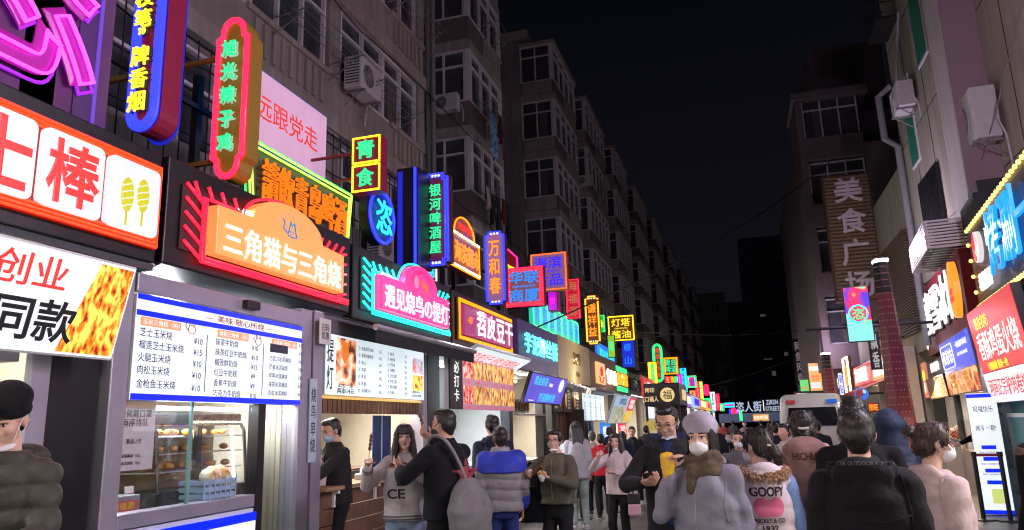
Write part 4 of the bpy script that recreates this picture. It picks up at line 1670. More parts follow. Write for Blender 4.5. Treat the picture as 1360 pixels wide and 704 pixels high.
panel(t, 'lit_face', rect(w - .04, h - .04), -.006, -.001, glow('grey_blue_acrylic', (.45, .62, .85), .8))
panel(t, 'drink_photo', [(x - .55, z - .15) for x, z in rect(2.7, .5)], -.011, -.007, food('bottle_photo', (.04, .08, .12), (.45, .4, .15), (.85, .85, .8), 7, .75, (2.5, 1, .8)))
panel(t, 'food_photo', [(x + 1.25, z - .2) for x, z in rect(1.4, .38)], -.013, -.009, food('fries_photo'))
panel(t, 'red_corner', [(x + 1.25, z + .2) for x, z in rect(1.4, .42)], -.013, -.009, glow('red_acrylic', (.9, .02, .05), .85))
text('print', '手抓饼\n牛肉串', .9, .32, (1.25, -.017, .2), WHITEL, t, bold=.02, th=.003)
text('print', '冰爽饮品', 1.3, .22, (-.6, -.012, .26), glow('navy_print'), t, bold=.02, th=.003)
for k, (py_, colr, s) in enumerate((((20.9), (.02, .25, .85), '烤鱿鱼'), ((24.0), (.9, .03, .08), '冷饮'))):
 t = thing('small_light_box', ['small blue light box under the slanted poster', 'small red light box under the slanted poster'][k], 'light box', (XS + .25, py_ + .3, 1.38), PI / 2)
 panel(t, 'lit_face', rect(1.5, .5), -.05, 0, glow('small_box_%d' % k, colr, .9))
 text('print', s, 1.1, .3, (0, -.054, 0), WHITEL, t, bold=.02, th=.003)

s8 = shop('spicy stew shop with green and orange lit characters', 25.2, 27.9, 2.6, 3.6, fmat=mat('dark_green_panel', (.03, .05, .04), .5), inner=CREAMW)
t = thing('green_orange_sign', 'orange lit characters between two green lit bands', 'shop sign', (XS + .005, 26.55, 3.1), PI / 2)
GRN = glow('green_neon', (.02, .9, .25), 1.3)
panel(t, 'green_band', [(x, z + .34) for x, z in rect(2.5, .16)], -.04, -.002, GRN)
panel(t, 'green_band', [(x, z - .34) for x, z in rect(2.5, .16)], -.04, -.002, GRN)
text('shop_name', '热卤汁酱', 2.4, .44, (0, -.03, 0), ORN, t, bold=.03, th=.04)
s9 = shop('dark shop front with unlit black characters', 28.0, 31.8, 2.55, 3.5, fmat=mat('charcoal_panel', (.06, .06, .065), .5), inner=CREAMW)
t = thing('unlit_shop_sign', 'unlit black characters on a charcoal fascia', 'shop sign', (XS + .005, 29.9, 3.05), PI / 2)
text('shop_name', '风味烤面筋', 3.2, .5, (0, -.03, 0), INKK, t, bold=.02, th=.05)
b = MB()
for i in range(9):
 b.tube([(-1.6 + i * .4, -.1, -.42), (-1.6 + i * .4, -.1, -.47)], .03, 6)
b.build('spot_lamp', WHITEL, t)
# ================================================================== LEFT: the neon signs that stick out above the shops
def placed(cx, cy, w, h, X):
 q = on_x(cx, cy, X)
 l, r = on_y(cx - w / 2, cy, q.y), on_y(cx + w / 2, cy, q.y)
 t, b = on_y(cx, cy - h / 2, q.y), on_y(cx, cy + h / 2, q.y)
 return Vector(((l.x + r.x) / 2, q.y, (t.z + b.z) / 2)), r.x - l.x, t.z - b.z


def walled(px0, py0, px1, py1, X):
 """two opposite corners (left one and right one in the photo, top and bottom) of a board lying in the plane x = X"""
 a, b = on_x(px0, py0, X), on_x(px1, py1, X)
 return (X, (a.y + b.y) / 2, (a.z + b.z) / 2), abs(a.y - b.y), abs(a.z - b.z)


def notched(w, h, k=.16, m=None):
 """rectangle with stepped corners"""
 s = k * w
 x, z = w / 2, h / 2
 return [(-x + s, -z), (x - s, -z), (x - s, -z + s * .8), (x, -z + s * .8), (x, z - s * .8), (x - s, z - s * .8), (x - s, z), (-x + s, z), (-x + s, z - s * .8), (-x, z - s * .8), (-x, -z + s * .8), (-x + s, -z + s * .8)]


def plaque(w, h, n=9):
 """narrow round head and foot with shoulders"""
 x, z = w / 2, h / 2
 r = .36 * w
 s = z - r - .10 * w
 pts = []
 for i in range(n + 1):
  a = PI + PI * i / n
  pts.append((r * math.cos(a), -s - .10 * w + r * math.sin(a)))
 pts += [(r, -s), (x, -s + .08 * w), (x, s - .08 * w), (r, s)]
 for i in range(n + 1):
  a = PI * i / n
  pts.append((r * math.cos(a), s + .10 * w + r * math.sin(a)))
 pts += [(-r, s), (-x, s - .08 * w), (-x, -s + .08 * w), (-r, -s)]
 return pts


def stadium(w, h, n=9):
 r = w / 2
 s = h / 2 - r
 return [(r * math.cos(PI + PI * i / n), -s + r * math.sin(PI + PI * i / n)) for i in range(n + 1)] + [(r * math.cos(PI * i / n), s + r * math.sin(PI * i / n)) for i in range(n + 1)]


def chamfer(w, h, c):
 x, z = w / 2, h / 2
 return [(-x + c, -z), (x - c, -z), (x, -z + c), (x, z - c), (x - c, z), (-x + c, z), (-x, z - c), (-x, -z + c)]


def disc(r, n=28, sx=1):
 return [(r * sx * math.cos(2 * PI * i / n), r * math.sin(2 * PI * i / n)) for i in range(n)]


def scaled(poly, k):
 return [(x * k, z * k) for x, z in poly]


def inset(poly, d):
 xs = max(abs(x) for x, z in poly)
 zs = max(abs(z) for x, z in poly)
 return [(x * (1 - d / xs), z * (1 - d / zs)) for x, z in poly]


def neon_sign(name, label, loc, rz, outline, face, border, letters, side=None, d=.16, r=.014, arms=(), rows=1, tilt=None, lamps=None, double=False):
 """letters: list of (string, w, h, (x, z), material, vertical)"""
 t = thing(name, label, 'neon sign', loc, rz)
 if tilt:
  t.rotation_euler = (tilt, 0, rz)
 panel(t, 'casing', outline, 0, d, side or BLACK)
 panel(t, 'face', inset(outline, .02), -.012, -.001, face)
 if border:
  neon(t, 'neon_border', inset(outline, r + .002), r, border, y=-.02)
  if double:
   neon(t, 'neon_border', inset(outline, r * 3.4), r * .8, border, y=-.02)
 for s, w, h, (x, z), m_, vert in letters:
  text('lettering', s, w, h, (x, -.045, z), m_, t, bold=.03, th=.018, vertical=vert)
  # dark returns behind the letters make them stand off the face
 if lamps:
  b = MB()
  for (x, z) in lamps:
   b.ell((x, -.025, z), (.022, .02, .022), 8)
  b.build('bulb_row', WHITEL, t, smooth=True)
 if arms:
  for z in arms:
   b = MB()
   b.box(-1.1, outline_left(outline) - .001, d * .35, d * .35 + .04, z - .02, z + .02)
   b.build('bracket', mat('gold_paint', (.45, .28, .05), .45, .3), t)
 return t


def outline_left(o):
 return min(x for x, z in o)


# neon colours
N_BLUE = glow('blue_neon', (.015, .025, 1), 3.4)
N_RED = glow('bright_red_neon', (1, .01, .04), 4)
N_GRN = glow('bright_green_neon', (.03, 1, .18), 2.2)
N_YEL = glow('yellow_neon', (1, .72, .02), 2.2)
N_MAG = glow('magenta_neon', (1, .02, .75), 1.6)
N_LIME = glow('lime_neon', (.45, 1, .08), 2.2)
N_CYAN = glow('cyan_neon', (.03, .7, 1), 1.5)
L_YEL = glow('yellow_letter', (1, .82, .03), 1.2, sample=False)
L_GRN = glow('green_letter', (.03, .85, .33), 1.2, sample=False)
L_ORG = glow('orange_letter', (1, .30, .02), 1.3, sample=False)
L_BLU = glow('blue_letter', (.02, .25, .95), 1.2, sample=False)
L_DBL = glow('deep_blue_letter', (.03, .02, .8), 1.3, sample=False)
L_CYA = glow('cyan_letter', (.03, .75, .95), 1.2, sample=False)
L_RED = glow('red_letter', (.95, .04, .03), 1.2, sample=False)
L_MAG = glow('magenta_letter', (1, .02, .6), 1.2, sample=False)
F_MAR = glow('maroon_face', (.20, .006, .02), .5, base=(.16, .01, .02))
F_GLD = glow('gold_face', (.22, .10, .01), .5, base=(.25, .13, .02))
F_PLM = glow('plum_face', (.10, .012, .06), .6, base=(.12, .02, .06))
F_GRY = glow('grey_red_face', (.30, .10, .10), .5, base=(.25, .1, .1))
F_LIL = glow('lilac_face', (.28, .12, .28), .6, base=(.25, .15, .25))
F_BRN = glow('brown_face', (.12, .03, .005), .6, base=(.14, .04, .01))

# steel frame that carries the signs
fr = thing('sign_frame', 'black steel lattice above the shop fascias that carries the neon signs', 'sign frame', (0, 0, 0))
for y in (3.3, 6.1, 8.6, 11.0, 13.6, 16.5, 20):
 MB().box(-5.32, -5.24, y - .04, y + .04, 3.5, 5.4).build('upright', DKSTEEL, fr)
for z in (4.15, 5.0):
 MB().box(-5.25, -5.2, -1, 20.1, z - .025, z + .025).build('rail', DKSTEEL, fr)
b = MB()
b.box(-4.5, -4.25, 3.3, 3.55, 3.55, 8.5)
b.build('dark_column', BLACK, fr)

# pink outline character, cut by the frame's corner
p = on_x(22, -14, -4.25)
t = thing('neon_character', 'big pink and violet outlined neon character on a violet board, top left corner', 'neon sign', (-4.25, p.y - .12, p.z + .26), PI / 2)
text('outline', '恣', 1.40, 1.6, (0, -.07, 0), glow('pink_neon', (1, .05, .85), 3.4), t, neon=.006, th=.03)
text('tube_face', '恣', 1.40, 1.6, (0, -.03, 0), glow('dark_magenta_face', (.34, .0, .30), .3, base=(.3, .02, .25)), t, bold=.05, th=.03)
text('outline', '恣', 1.50, 1.7, (0, -.02, 0), glow('violet_neon', (.45, .02, .9), 1.0), t, neon=.007, th=.02)
panel(t, 'board', rect(1.8, 1.9), .0, .05, mat('violet_board', (.10, .02, .11), .5))
lo = on_x(122, 60, -4.22)
t = thing('violet_pillar', 'violet lit upright strip between the pink neon character and the cigarette sign', 'pillar', (-4.24, lo.y, 3.7), PI / 2)
MB().box(-.09, .09, 0, .12, 0, 4.5).build('casing', mat('violet_casing', (.08, .03, .14), .4), t)
MB().box(.06, .088, -.012, -.001, .02, 4.4).build('lit_strip', glow('violet_lit', (.25, .1, .9), .5), t)

loc, w, h = placed(200, 46, 42, 258, -4.12)
stk = '“金枝笔”\n牌香烟'
o = stadium(w, h)
t = neon_sign('cigarette_sign', 'tall blue-framed round-ended sign with yellow characters, top left', loc, 0, o, F_MAR, None, [], mat('maroon_casing', (.25, .01, .05), .4), d=.19, arms=(-.3,))
for dk in (.02, .045, .07):
 neon(t, 'neon_border', inset(o, dk), .018, N_BLUE, y=-.022)
for ww_, cy_, hh_ in (('牌香烟', 112, 82), ('金枝笔', 8, 78), ('”', 52, 9)):
 zz = (46 - cy_) * h / 258
 text('lettering', ww_, w * (.56 if len(ww_) > 1 else .2), h * hh_ / 258, (-.005, -.07, zz), L_YEL, t, bold=.03, th=.02, vertical=len(ww_) > 1)
 text('lettering_back', ww_, w * (.56 if len(ww_) > 1 else .2), h * hh_ / 258, (.010, -.045, zz - .006), INKK, t, bold=.03, th=.015, vertical=len(ww_) > 1)
panel(t, 'rear_border', scaled(o, 1.03), .191, .2, glow('blue_rear', (.01, .02, .7), .7))

loc, w, h = placed(308, 132, 44, 212, -4.06)
o = plaque(w, h)
t = neon_sign('chicken_sign', 'tall red-bordered plaque sign with five green characters', loc, 0, o, F_GLD, None, [], mat('gold_casing', (.34, .19, .03), .45, .2), d=.17, arms=(.45, -.55))
for dk in (.015, .038):
 neon(t, 'neon_border', inset(o, dk), .016, N_RED, y=-.022)
text('lettering', '旭光辣子鸡', w * .44, h * .68, (0, -.06, 0), L_GRN, t, bold=.03, th=.02, vertical=True, line=1.35)
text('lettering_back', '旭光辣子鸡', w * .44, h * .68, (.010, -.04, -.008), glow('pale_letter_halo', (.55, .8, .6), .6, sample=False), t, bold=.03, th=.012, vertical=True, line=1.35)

loc, w, h = walled(300, 100, 433, 197, -4.85)
t = thing('slogan_board', 'pink lit slogan board with red characters and a blue edge', 'light box', (loc[0], loc[1], on_x(433, 197, -4.85).z), PI / 2)
ph = on_x(433, 155, -4.85).z - on_x(433, 240, -4.85).z
panel(t, 'casing', rect(w, ph), 0, .12, glow('blue_edge', (.02, .2, .7), .6))
panel(t, 'lit_face', rect(w - .035, ph - .035), -.01, -.001, glow('pink_acrylic', (.72, .40, .62), .9, base=(.2, .12, .18), var=.12, vscale=3))
text('slogan', '永远跟党走', w * .80, ph * .34, (-.03, -.013, 0), REDP, t, bold=.01, th=.003)

loc, w, h = walled(322, 215, 462, 290, -4.45)
bz = on_x(395, 277, -4.45).z
w2, h2 = w, .92
t = thing('beer_neon', 'lime neon trapezoid frame with orange neon characters above the orange shop board', 'neon sign', (-4.45, loc[1], bz), PI / 2)
tr = [(-w2 / 2 + .12, -h2 / 2), (w2 / 2 - .12, -h2 / 2), (w2 / 2, h2 / 2), (-w2 / 2, h2 / 2)]
panel(t, 'back_board', tr, .0, .04, mat('olive_board', (.10, .09, .06), .6))
for k in (1.0, .95):
 neon(t, 'neon_frame', [(x * k, z * (1 - (1 - k) * 2.2)) for x, z in tr], .013, N_LIME, y=-.05)
neon(t, 'neon_frame', [(x * 1.03, z * 1.07) for x, z in tr], .012, N_GRN, y=-.02)
text('lettering', '請飲青岛啤酒', w2 * .80, .44, (.0, -.08, .10), glow('orange_tube', (1, .20, .008), 1.1), t, neon=.0045, th=.03)
text('lettering_core', '請飲青岛啤酒', w2 * .80, .44, (.0, -.05, .10), mat('orange_core', (.14, .05, .015), .5), t, th=.015)

loc, w, h = placed(487, 218, 38, 74, -4.0)
t = thing('stacked_box_sign', 'two stacked yellow-framed red squares with green characters', 'neon sign', loc, 0)
for k, ch in enumerate('青食'):
 z = h / 4 * (1 - 2 * k)
 panel(t, 'casing', [(x, zz + z) for x, zz in rect(w, h / 2 - .01)], 0, .16, mat('maroon_casing'))
 panel(t, 'face', [(x, zz + z) for x, zz in rect(w - .03, h / 2 - .03)], -.008, -.001, F_MAR)
 neon(t, 'neon_border', [(x, zz + z) for x, zz in rect(w - .03, h / 2 - .035)], .017, N_YEL, y=-.016)
 text('lettering', ch, w * .62, h * .33, (0, -.03, z), L_GRN, t, bold=.04, th=.016)
b = MB()
for z in (.18, -.14):
 b.box(-.8, -w / 2, .06, .09, z - .015, z + .015)
b.build('bracket', mat('red_paint', (.3, .02, .03), .5), t)

p = on_x(505, 289, -4.2)
rr = (on_x(505, 254, -4.2).z - on_x(505, 325, -4.2).z) / 2
t = neon_sign('round_neon_sign', 'round blue neon sign with a cyan character behind the stacked red squares', (-4.2, p.y, p.z), PI / 2, disc(rr), glow('navy_face', (.01, .02, .25), .5, base=(.01, .02, .1)), None, [], None, d=.12)
neon(t, 'neon_border', disc(rr - .02), .022, N_BLUE, y=-.03)
text('lettering', '恣', rr * 1.25, rr * 1.25, (0, -.05, 0), L_CYA, t, bold=.03, th=.02)

loc, w, h = placed(541, 288, 28, 130, -4.25)
t = thing('blue_edge_sign', 'narrow black upright sign box with deep blue lit edges, seen edge-on', 'neon sign', loc, 0)
panel(t, 'casing', rect(w, h), 0, .5, BLACK)
b = MB()
b.box(-w / 2 + .02, -w / 2 + .09, -.02, -.001, -h / 2, h / 2 - .05)
b.build('lit_strip', glow('deep_blue_lit', (.01, .015, .6), .9), t)
b = MB()
b.tube([(w / 2 - .03, -.03, -h / 2), (w / 2 - .03, -.03, h / 2 - .02)], .02, 6)
b.build('neon_border', N_BLUE, t)

loc, w, h = placed(580, 292, 34, 124, -4.0)
o = notched(w, h)
lz = h / 2 - .05
neon_sign('beer_house_sign', 'blue-bordered tall notched sign with five green characters', loc, 0, o, F_PLM, N_BLUE,
          [('银河啤酒屋', w * .46, h * .74, (0, 0), L_GRN, True)], mat('dark_plum_casing', (.08, .01, .03), .5), d=.15, r=.018, double=True,
          lamps=[(dx, z) for z in (lz, -lz) for dx in (-.05, 0, .05)], arms=(.3,))

loc, w, h = walled(597, 300, 636, 372, -4.35)
zc = on_x(616, 338, -4.35).z
t = thing('supermarket_sign', 'arched orange supermarket sign with rows of small bulbs', 'neon sign', (-4.35, loc[1], zc), PI / 2)
w, h = w, .62
poly = [(-w / 2, -h / 2), (w / 2, -h / 2), (w / 2, h / 2)] + [(.36 * w * math.cos(a) - .05, h / 2 + .34 * math.sin(a)) for a in np.linspace(0, PI, 12)] + [(-w / 2, h / 2)]
panel(t, 'casing', poly, 0, .15, mat('orange_casing', (.5, .12, .04), .5))
panel(t, 'face', inset(poly, .03), -.01, -.001, glow('dim_red_face', (.25, .06, .05), .6, base=(.25, .08, .06)))
text('lettering', '海滨超市', w * .86, .36, (0, -.04, -.02), L_ORG, t, bold=.03, th=.02)
text('lettering', '欢迎光临', w * .48, .12, (-.05, -.03, h / 2 + .14), L_RED, t, bold=.03, th=.01)
b = MB()
for z in (h / 2 - .02, -h / 2 + .04):
 for i in range(13):
  b.ell((-w / 2 + .05 + (w - .1) * i / 12, -.03, z), (.024, .02, .024), 8)
b.build('bulb_row', glow('warm_bulb', (1, .75, .35), 4), t, smooth=True)
neon(t, 'neon_border', inset(poly, .01), .015, ORN, y=-.02)

loc, w, h = placed(658, 356, 27, 98, -4.0)
o = notched(w, h)
lz = h / 2 - .05
neon_sign('spring_sign', 'blue-bordered notched sign with three orange characters', loc, 0, o, F_LIL, N_BLUE,
          [('万和春', w * .56, h * .72, (0, 0), L_ORG, True)], mat('dark_plum_casing'), d=.14, r=.022,
          lamps=[(dx, z) for z in (lz, -lz) for dx in (-.06, 0, .06)])
loc, w, h = placed(668, 362, 42, 62, -4.45)
neon_sign('octagon_sign', 'pink octagon neon sign half hidden behind the three-character blue sign', loc, 0, chamfer(w, h, .2), F_MAR, glow('hot_pink_neon', (1, .02, .3), 2),
          [('食', w * .5, h * .4, (.1, 0), L_YEL, False)], None, d=.12, r=.02)
loc, w, h = placed(575, 364, 13, 22, -4.35)
neon_sign('small_white_sign', 'tiny white-framed sign with a cyan character under the beer house sign', loc, 0, rect(w, h), F_PLM, glow('white_neon', (1, 1, .8), 1.6), [('酒', w * .6, h * .55, (0, 0), L_CYA, False)], None, d=.08)

loc, w, h = placed(697, 381, 51, 53, -3.9)
neon_sign('department_store_sign', 'square red-bordered sign with blue characters in two rows', loc, 0, rect(w, h), F_GRY, N_RED,
          [('华联', w * .78, h * .32, (0, h * .23), L_BLU, False), ('商厦', w * .78, h * .32, (0, -h * .22), L_BLU, False), ('QINGDAO', w * .6, h * .06, (0, 0), L_BLU, False)],
          mat('maroon_casing'), d=.16, r=.022, double=True)
loc, w, h = placed(729, 361, 48, 50, -4.1)
neon_sign('seafood_sign', 'square orange-bordered lilac sign with deep blue characters', loc, 0, rect(w, h), F_LIL, glow('red_orange_neon', (1, .12, .02), 2.2),
          [('海滨', w * .78, h * .32, (0, h * .23), L_DBL, False), ('食品', w * .78, h * .32, (0, -h * .22), L_DBL, False), ('QINGDAO', w * .6, h * .06, (0, 0), L_DBL, False)],
          mat('orange_casing'), d=.16, r=.022)
loc, w, h = placed(761, 397, 18, 53, -4.0)
t = neon_sign('triple_square_sign', 'tall red sign with three square outlined characters', loc, 0, rect(w, h), glow('red_face', (.6, .012, .03), .8), N_RED, [], mat('maroon_casing'), d=.14, r=.018)
for k, ch in enumerate('海福源'):
 z = h * (.32 - .32 * k)
 text('lettering', ch, w * .7, h * .24, (0, -.03, z), glow('tan_letter', (.55, .16, .08), .9, sample=False), t, bold=.02, th=.012)
loc, w, h = placed(787, 425, 19, 65, -3.95)
o = notched(w, h, .2)
lz = h / 2 - .09
neon_sign('silk_shop_sign', 'amber notched sign with three orange characters, further down the row', loc, 0, o, F_BRN, glow('amber_neon', (1, .42, .02), 2.2),
          [('谦祥益', w * .62, h * .68, (0, 0), L_ORG, True)], mat('brown_casing', (.1, .04, .01), .5), d=.14, r=.026, lamps=[(dx, z) for z in (lz, -lz) for dx in (-.07, 0, .07)])
loc, w, h = placed(825, 436, 35, 34, -3.9)
neon_sign('soy_sauce_sign', 'square brown sign with yellow border and four yellow characters', loc, 0, rect(w, h), F_BRN, N_YEL,
          [('灯塔', w * .72, h * .32, (0, h * .22), L_YEL, False), ('酱油', w * .72, h * .32, (0, -h * .24), L_YEL, False), ('QINGDAO', w * .5, h * .06, (0, -.01), L_YEL, False)],
          mat('brown_casing'), d=.15, r=.03)
loc, w, h = placed(834, 470, 15, 35, -3.95)
t = thing('blue_square_sign', 'two stacked deep blue lit squares under the soy sauce sign', 'neon sign', loc, 0)
for k, ch in enumerate('崂山'):
 z = h / 4 * (1 - 2 * k)
 panel(t, 'casing', [(x, zz + z) for x, zz in rect(w, h / 2 - .02)], 0, .14, glow('blue_face', (.01, .03, .7), .9))
 text('lettering', ch, w * .6, h * .3, (0, -.02, z), glow('sky_letter', (.02, .2, 1), 1.2, sample=False), t, bold=.03, th=.014)

# long teal sign of lit squares on the roofs
loc, w, h = walled(703, 410, 772, 448, -4.5)
t = thing('teal_square_sign', 'long teal sign of lit squares with blue characters above the purple shop', 'neon sign', (-4.5, loc[1], on_x(738, 430, -4.5).z), PI / 2)
n = 8
for k, ch in enumerate('青岛百货公司酒'):
 cw = w / n
 cx = -w / 2 + cw * (k + .6)
 o = panel(t, 'square', [(x + cx, z) for x, z in rrect(cw * .86, .66, .08, 3)], -.05, .05, glow('teal_acrylic', (.02, .62, .42), .9))
 neon(o, 'neon_border', [(x + cx, z) for x, z in rrect(cw * .84, .64, .08, 3)], .02, glow('mint_neon', (.1, 1, .5), 1.3), y=-.06)
 text('lettering', ch, cw * .6, .46, (cx, -.07, 0), L_BLU, o, bold=.03, th=.01)
panel(t, 'rail', [(x, z - .4) for x, z in rect(w, .06)], 0, .05, DKSTEEL)
loc, w, h = walled(792, 462, 816, 481, -4.4)
t = thing('sky_blue_sign', 'slanted sky blue lit sign on the roof of the brown fascia shop', 'light box', (-4.4, loc[1], loc[2]), PI / 2)
panel(t, 'lit_face', rect(w, .6), -.03, .05, glow('sky_acrylic', (.03, .2, .85), .9))
text('lettering', '青岛小嫚海鲜', w * .8, .3, (0, -.04, 0), L_CYA, t, th=.01)
loc, w, h = placed(734, 400, 13, 26, -4.3)
neon_sign('violet_sign', 'small violet lit sign under the lilac square sign', loc, 0, rect(w, h), glow('violet_face', (.6, .01, .8), .9), None, [('饼', w * .6, h * .4, (0, 0), L_MAG, False)], mat('magenta_casing', (.3, .02, .15), .5), d=.3)
loc, w, h = placed(799, 430, 9, 24, -4.0)
neon_sign('green_slip_sign', 'narrow green lit sign right of the amber notched sign', loc, 0, rect(w, h), glow('green_face', (.03, .6, .05), .8), N_GRN, [('鱼', w * .6, h * .4, (0, 0), L_YEL, False)], None, d=.1, r=.02)
loc, w, h = placed(812, 460, 10, 30, -4.1)
neon_sign('lime_slip_sign', 'narrow lime lit sign at the edge of the sky blue board', loc, 0, rect(w, h), glow('lime_face', (.35, .7, .03), .8), None, [('面', w * .7, h * .4, (0, 0), L_GRN, False)], None, d=.1, r=.02)

# the far signs, one by one (photo x, y, width, height, face colour, border, letter, words, label)
FAR = [
 (874, 482, 14, 52, 's', (.02, .10, .04), N_GRN, L_RED, '青岛大药房', 'green round-ended neon sign with small red characters'),
 (891, 486, 20, 24, 'r', (.10, .06, .06), ORN, L_GRN, '青岛\n啤酒', 'square orange-bordered sign with green characters'),
 (867, 497, 12, 34, 'r', (.65, .62, .02), N_YEL, L_GRN, '酒', 'plain yellow lit sign behind the green round-ended sign'),
 (887, 507, 8, 16, 'r', (.4, .02, .01), N_RED, L_YEL, '面\n馆', 'little yellow and red sign under the orange-bordered square'),
 (893, 510, 4, 22, 'r', (.9, .35, .01), ORN, L_RED, '火锅', 'thin orange strip sign left of a thin green one'),
 (898, 511, 5, 24, 'r', (.05, .5, .1), N_GRN, L_YEL, '烧烤', 'thin green strip sign right of the thin orange one'),
 (903, 509, 6, 26, 'r', (.25, .05, .6), N_MAG, WHITEL, '糖\n水', 'thin violet sign with white characters'),
 (908, 505, 9, 34, 'r', (.02, .08, .5), N_CYAN, L_CYA, '青\n岛\n海\n鲜', 'tall blue sign with a cyan border'),
 (919, 507, 13, 17, 'r', (.3, .02, .3), N_GRN, L_MAG, '烤肉\n饭馆', 'green-bordered square with magenta characters'),
 (920, 525, 8, 14, 'r', (.25, .02, .35), ORN, L_MAG, '奶\n茶', 'small violet sign with an orange border'),
 (927, 521, 6, 30, 'r', (.8, .12, .01), N_RED, L_YEL, '烧\n饼', 'narrow orange-red sign with yellow characters in a column'),
 (932, 522, 4, 32, 'r', (.6, .6, .03), N_LIME, L_RED, '包\n子', 'very narrow yellow-green sign'),
 (938, 518, 8, 16, 's', (.7, .01, .05), N_RED, L_MAG, '酒', 'red arched sign above a green square'),
 (939, 535, 11, 13, 'r', (.02, .4, .03), N_GRN, L_GRN, '海鲜\n水饺', 'bright green square sign'),
 (947, 533, 7, 26, 'r', (.6, .6, .6), glow('white_neon'), L_DBL, '鱿\n鱼\n大\n王', 'white sign with four blue characters in a column'),
 (953, 534, 6, 24, 'r', (.12, .03, .02), N_RED, L_ORG, '羊汤', 'dark brown sign in a thin red frame'),
 (959, 541, 6, 11, 'r', (.05, .55, .3), N_GRN, WHITEL, '茶', 'small mint green sign with one white character'),
 (969, 538, 15, 7, 'r', (.3, .02, .3), N_CYAN, L_MAG, '风味小吃', 'wide low violet sign near the street end'),
 (971, 550, 5, 15, 'r', (.05, .05, .6), N_BLUE, WHITEL, '鸡', 'last blue strip sign far down the left row'),
 (975, 550, 6, 17, 'r', (.8, .02, .02), N_RED, L_RED, '串', 'last red strip sign far down the left row'),
 (980, 551, 4, 15, 'r', (.7, .02, .6), N_MAG, L_MAG, '糕', 'last magenta strip sign far down the left row'),
 (984, 552, 4, 17, 'r', (.05, .05, .5), N_GRN, L_CYA, '鱼', 'last green-edged blue sign before the street banner'),
]
for k, (cx, cy, ww, hh, shp, fc, bd, lt, s, lab) in enumerate(FAR):
 X = -4.0 + .0 * k
 q = on_x(cx, cy, X)
 while q.z > 5.4 or q.y > 108:
  X += .1
  q = on_x(cx, cy, X)
 loc, w, h = placed(cx, cy, ww, hh, X)
 o = stadium(w, h) if shp == 's' else rect(w, h)
 tall = h > 1.7 * w
 neon_sign('street_sign', lab, loc, 0, o, glow('far_face_%d' % k, fc, .8), bd,
              [(s.replace('\n', ''), w * .5, h * .76, (0, 0), lt, True)] if tall else [(s, w * .76, h * .74, (0, 0), lt, False)], BLACK, d=.18, r=.035 + .0009 * loc.y)

# the shop fronts further down on the left, each with its own lit fascia and lit window
FARSHOP = [('red', (.85, .05, .04), '老青岛烤肉', WHITEL), ('pale pink', (.95, .5, .55), '奶茶甜品', L_RED), ('white', (.85, .9, 1), '铁板鱿鱼', L_DBL), ('violet', (.45, .15, .8), '手工酸奶', WHITEL),
           ('pale blue', (.55, .75, 1), '海鲜小馆', L_DBL), ('orange', (1, .35, .05), '炸鸡排', WHITEL), ('yellow', (1, .75, .1), '煎饼果子', L_RED), ('cyan', (.1, .7, .8), '章鱼小丸子', WHITEL)]
y = 32.2
for k, (nm, fc, s, lt) in enumerate(FARSHOP):
 ln = 5.2 + k * .9
 X = -4.0 + min(.8, .1 * k)
 sh_ = thing('snack_shop', 'far snack shop with a %s lit fascia on the left side' % nm, 'shop', (0, 0, 0), 0, 'snack shops in the row on the left')
 b = MB()
 b.box(X - 3, X - .02, y, y + .25, 0, 3.6)
 b.box(X - 3, X - 2.9, y + .25, y + ln - .05, 0, 3.6)
 b.box(X - 2.9, X - .02, y + .25, y + ln - .05, 2.5, 3.6)
 b.build('shell', CREAMW, sh_)
 MB().box(X - .02, X + .1, y + .1, y + ln - .1, 2.6, 3.5).build('fascia', glow('far_fascia_%d' % k, fc, .75), sh_, bevel=.02)
 tn = text('shop_name', s, ln * .7, .55, (0, 0, 0), lt, sh_, bold=.03, th=.05)
 tn.location = (X + .14, y + ln / 2, 3.05)
 tn.rotation_euler = (0, 0, PI / 2)
 MB().box(X - .8, X - .05, y + .3, y + ln - .1, .0, 1.0).build('counter', WHITEW, sh_)
 MB().box(X + .12, X + .16, y + .6, y + ln * .55, 1.75, 2.45).build('lit_menu', BOXB if k % 2 else BOXW, sh_)
 b = MB()
 b.tube([(X - 1.2, y + .5, 2.42), (X - 1.2, y + ln - .4, 2.42)], .03, 6)
 b.build('ceiling_lamp', TUBE, sh_)
 shop_light(sh_, (X - .5, y + ln / 2, 2.44), SHOP_W * .8, (.3, ln - 1), (1, .92, .85))
 y += ln + .05

# black kiosk standing in the street with gold signs
t = thing('food_kiosk', 'black food kiosk with gold lit writing and a gold round emblem', 'kiosk', (-2.0, 20.6, 0), 0)
MB().box(-.62, .5, .0, 2.6, 0, 1.0).build('counter', BLACK, t, bevel=.01)
MB().box(-.5, .45, -.1, 2.7, 2.02, 2.62).build('fascia', BLACK, t, bevel=.02)
for x in (-.46, .4):
 for yy in (0, 2.5):
  MB().box(x - .03, x + .03, yy, yy + .06, 1.0, 2.02).build('corner_post', BLACK, t)
MB().box(-.45, .4, 2.4, 2.45, 1.0, 2.02).build('back_panel', WOODD, t)
GOLDL = glow('gold_letter', (1, .74, .32), .75, sample=False)
text('sign_text', '烤坊', .26, .13, (-.33, -.13, 2.44), GOLDL, t, bold=.02, th=.03)
text('sign_text', '口福人', .36, .14, (-.29, -.13, 2.2), GOLDL, t, bold=.02, th=.03)
panel(t, 'emblem', [(x + .13, z + 2.3) for x, z in disc(.19, 20)], -.14, -.11, GOLDL)
text('emblem_print', '福', .24, .24, (.13, -.15, 2.3), BLACK, t, th=.01)
_side = text('side_text', '青岛烧烤', 1.4, .3, (0, 0, 0), GOLDL, t, bold=.01, th=.02)
_side.location = (.46, 1.3, 2.32)
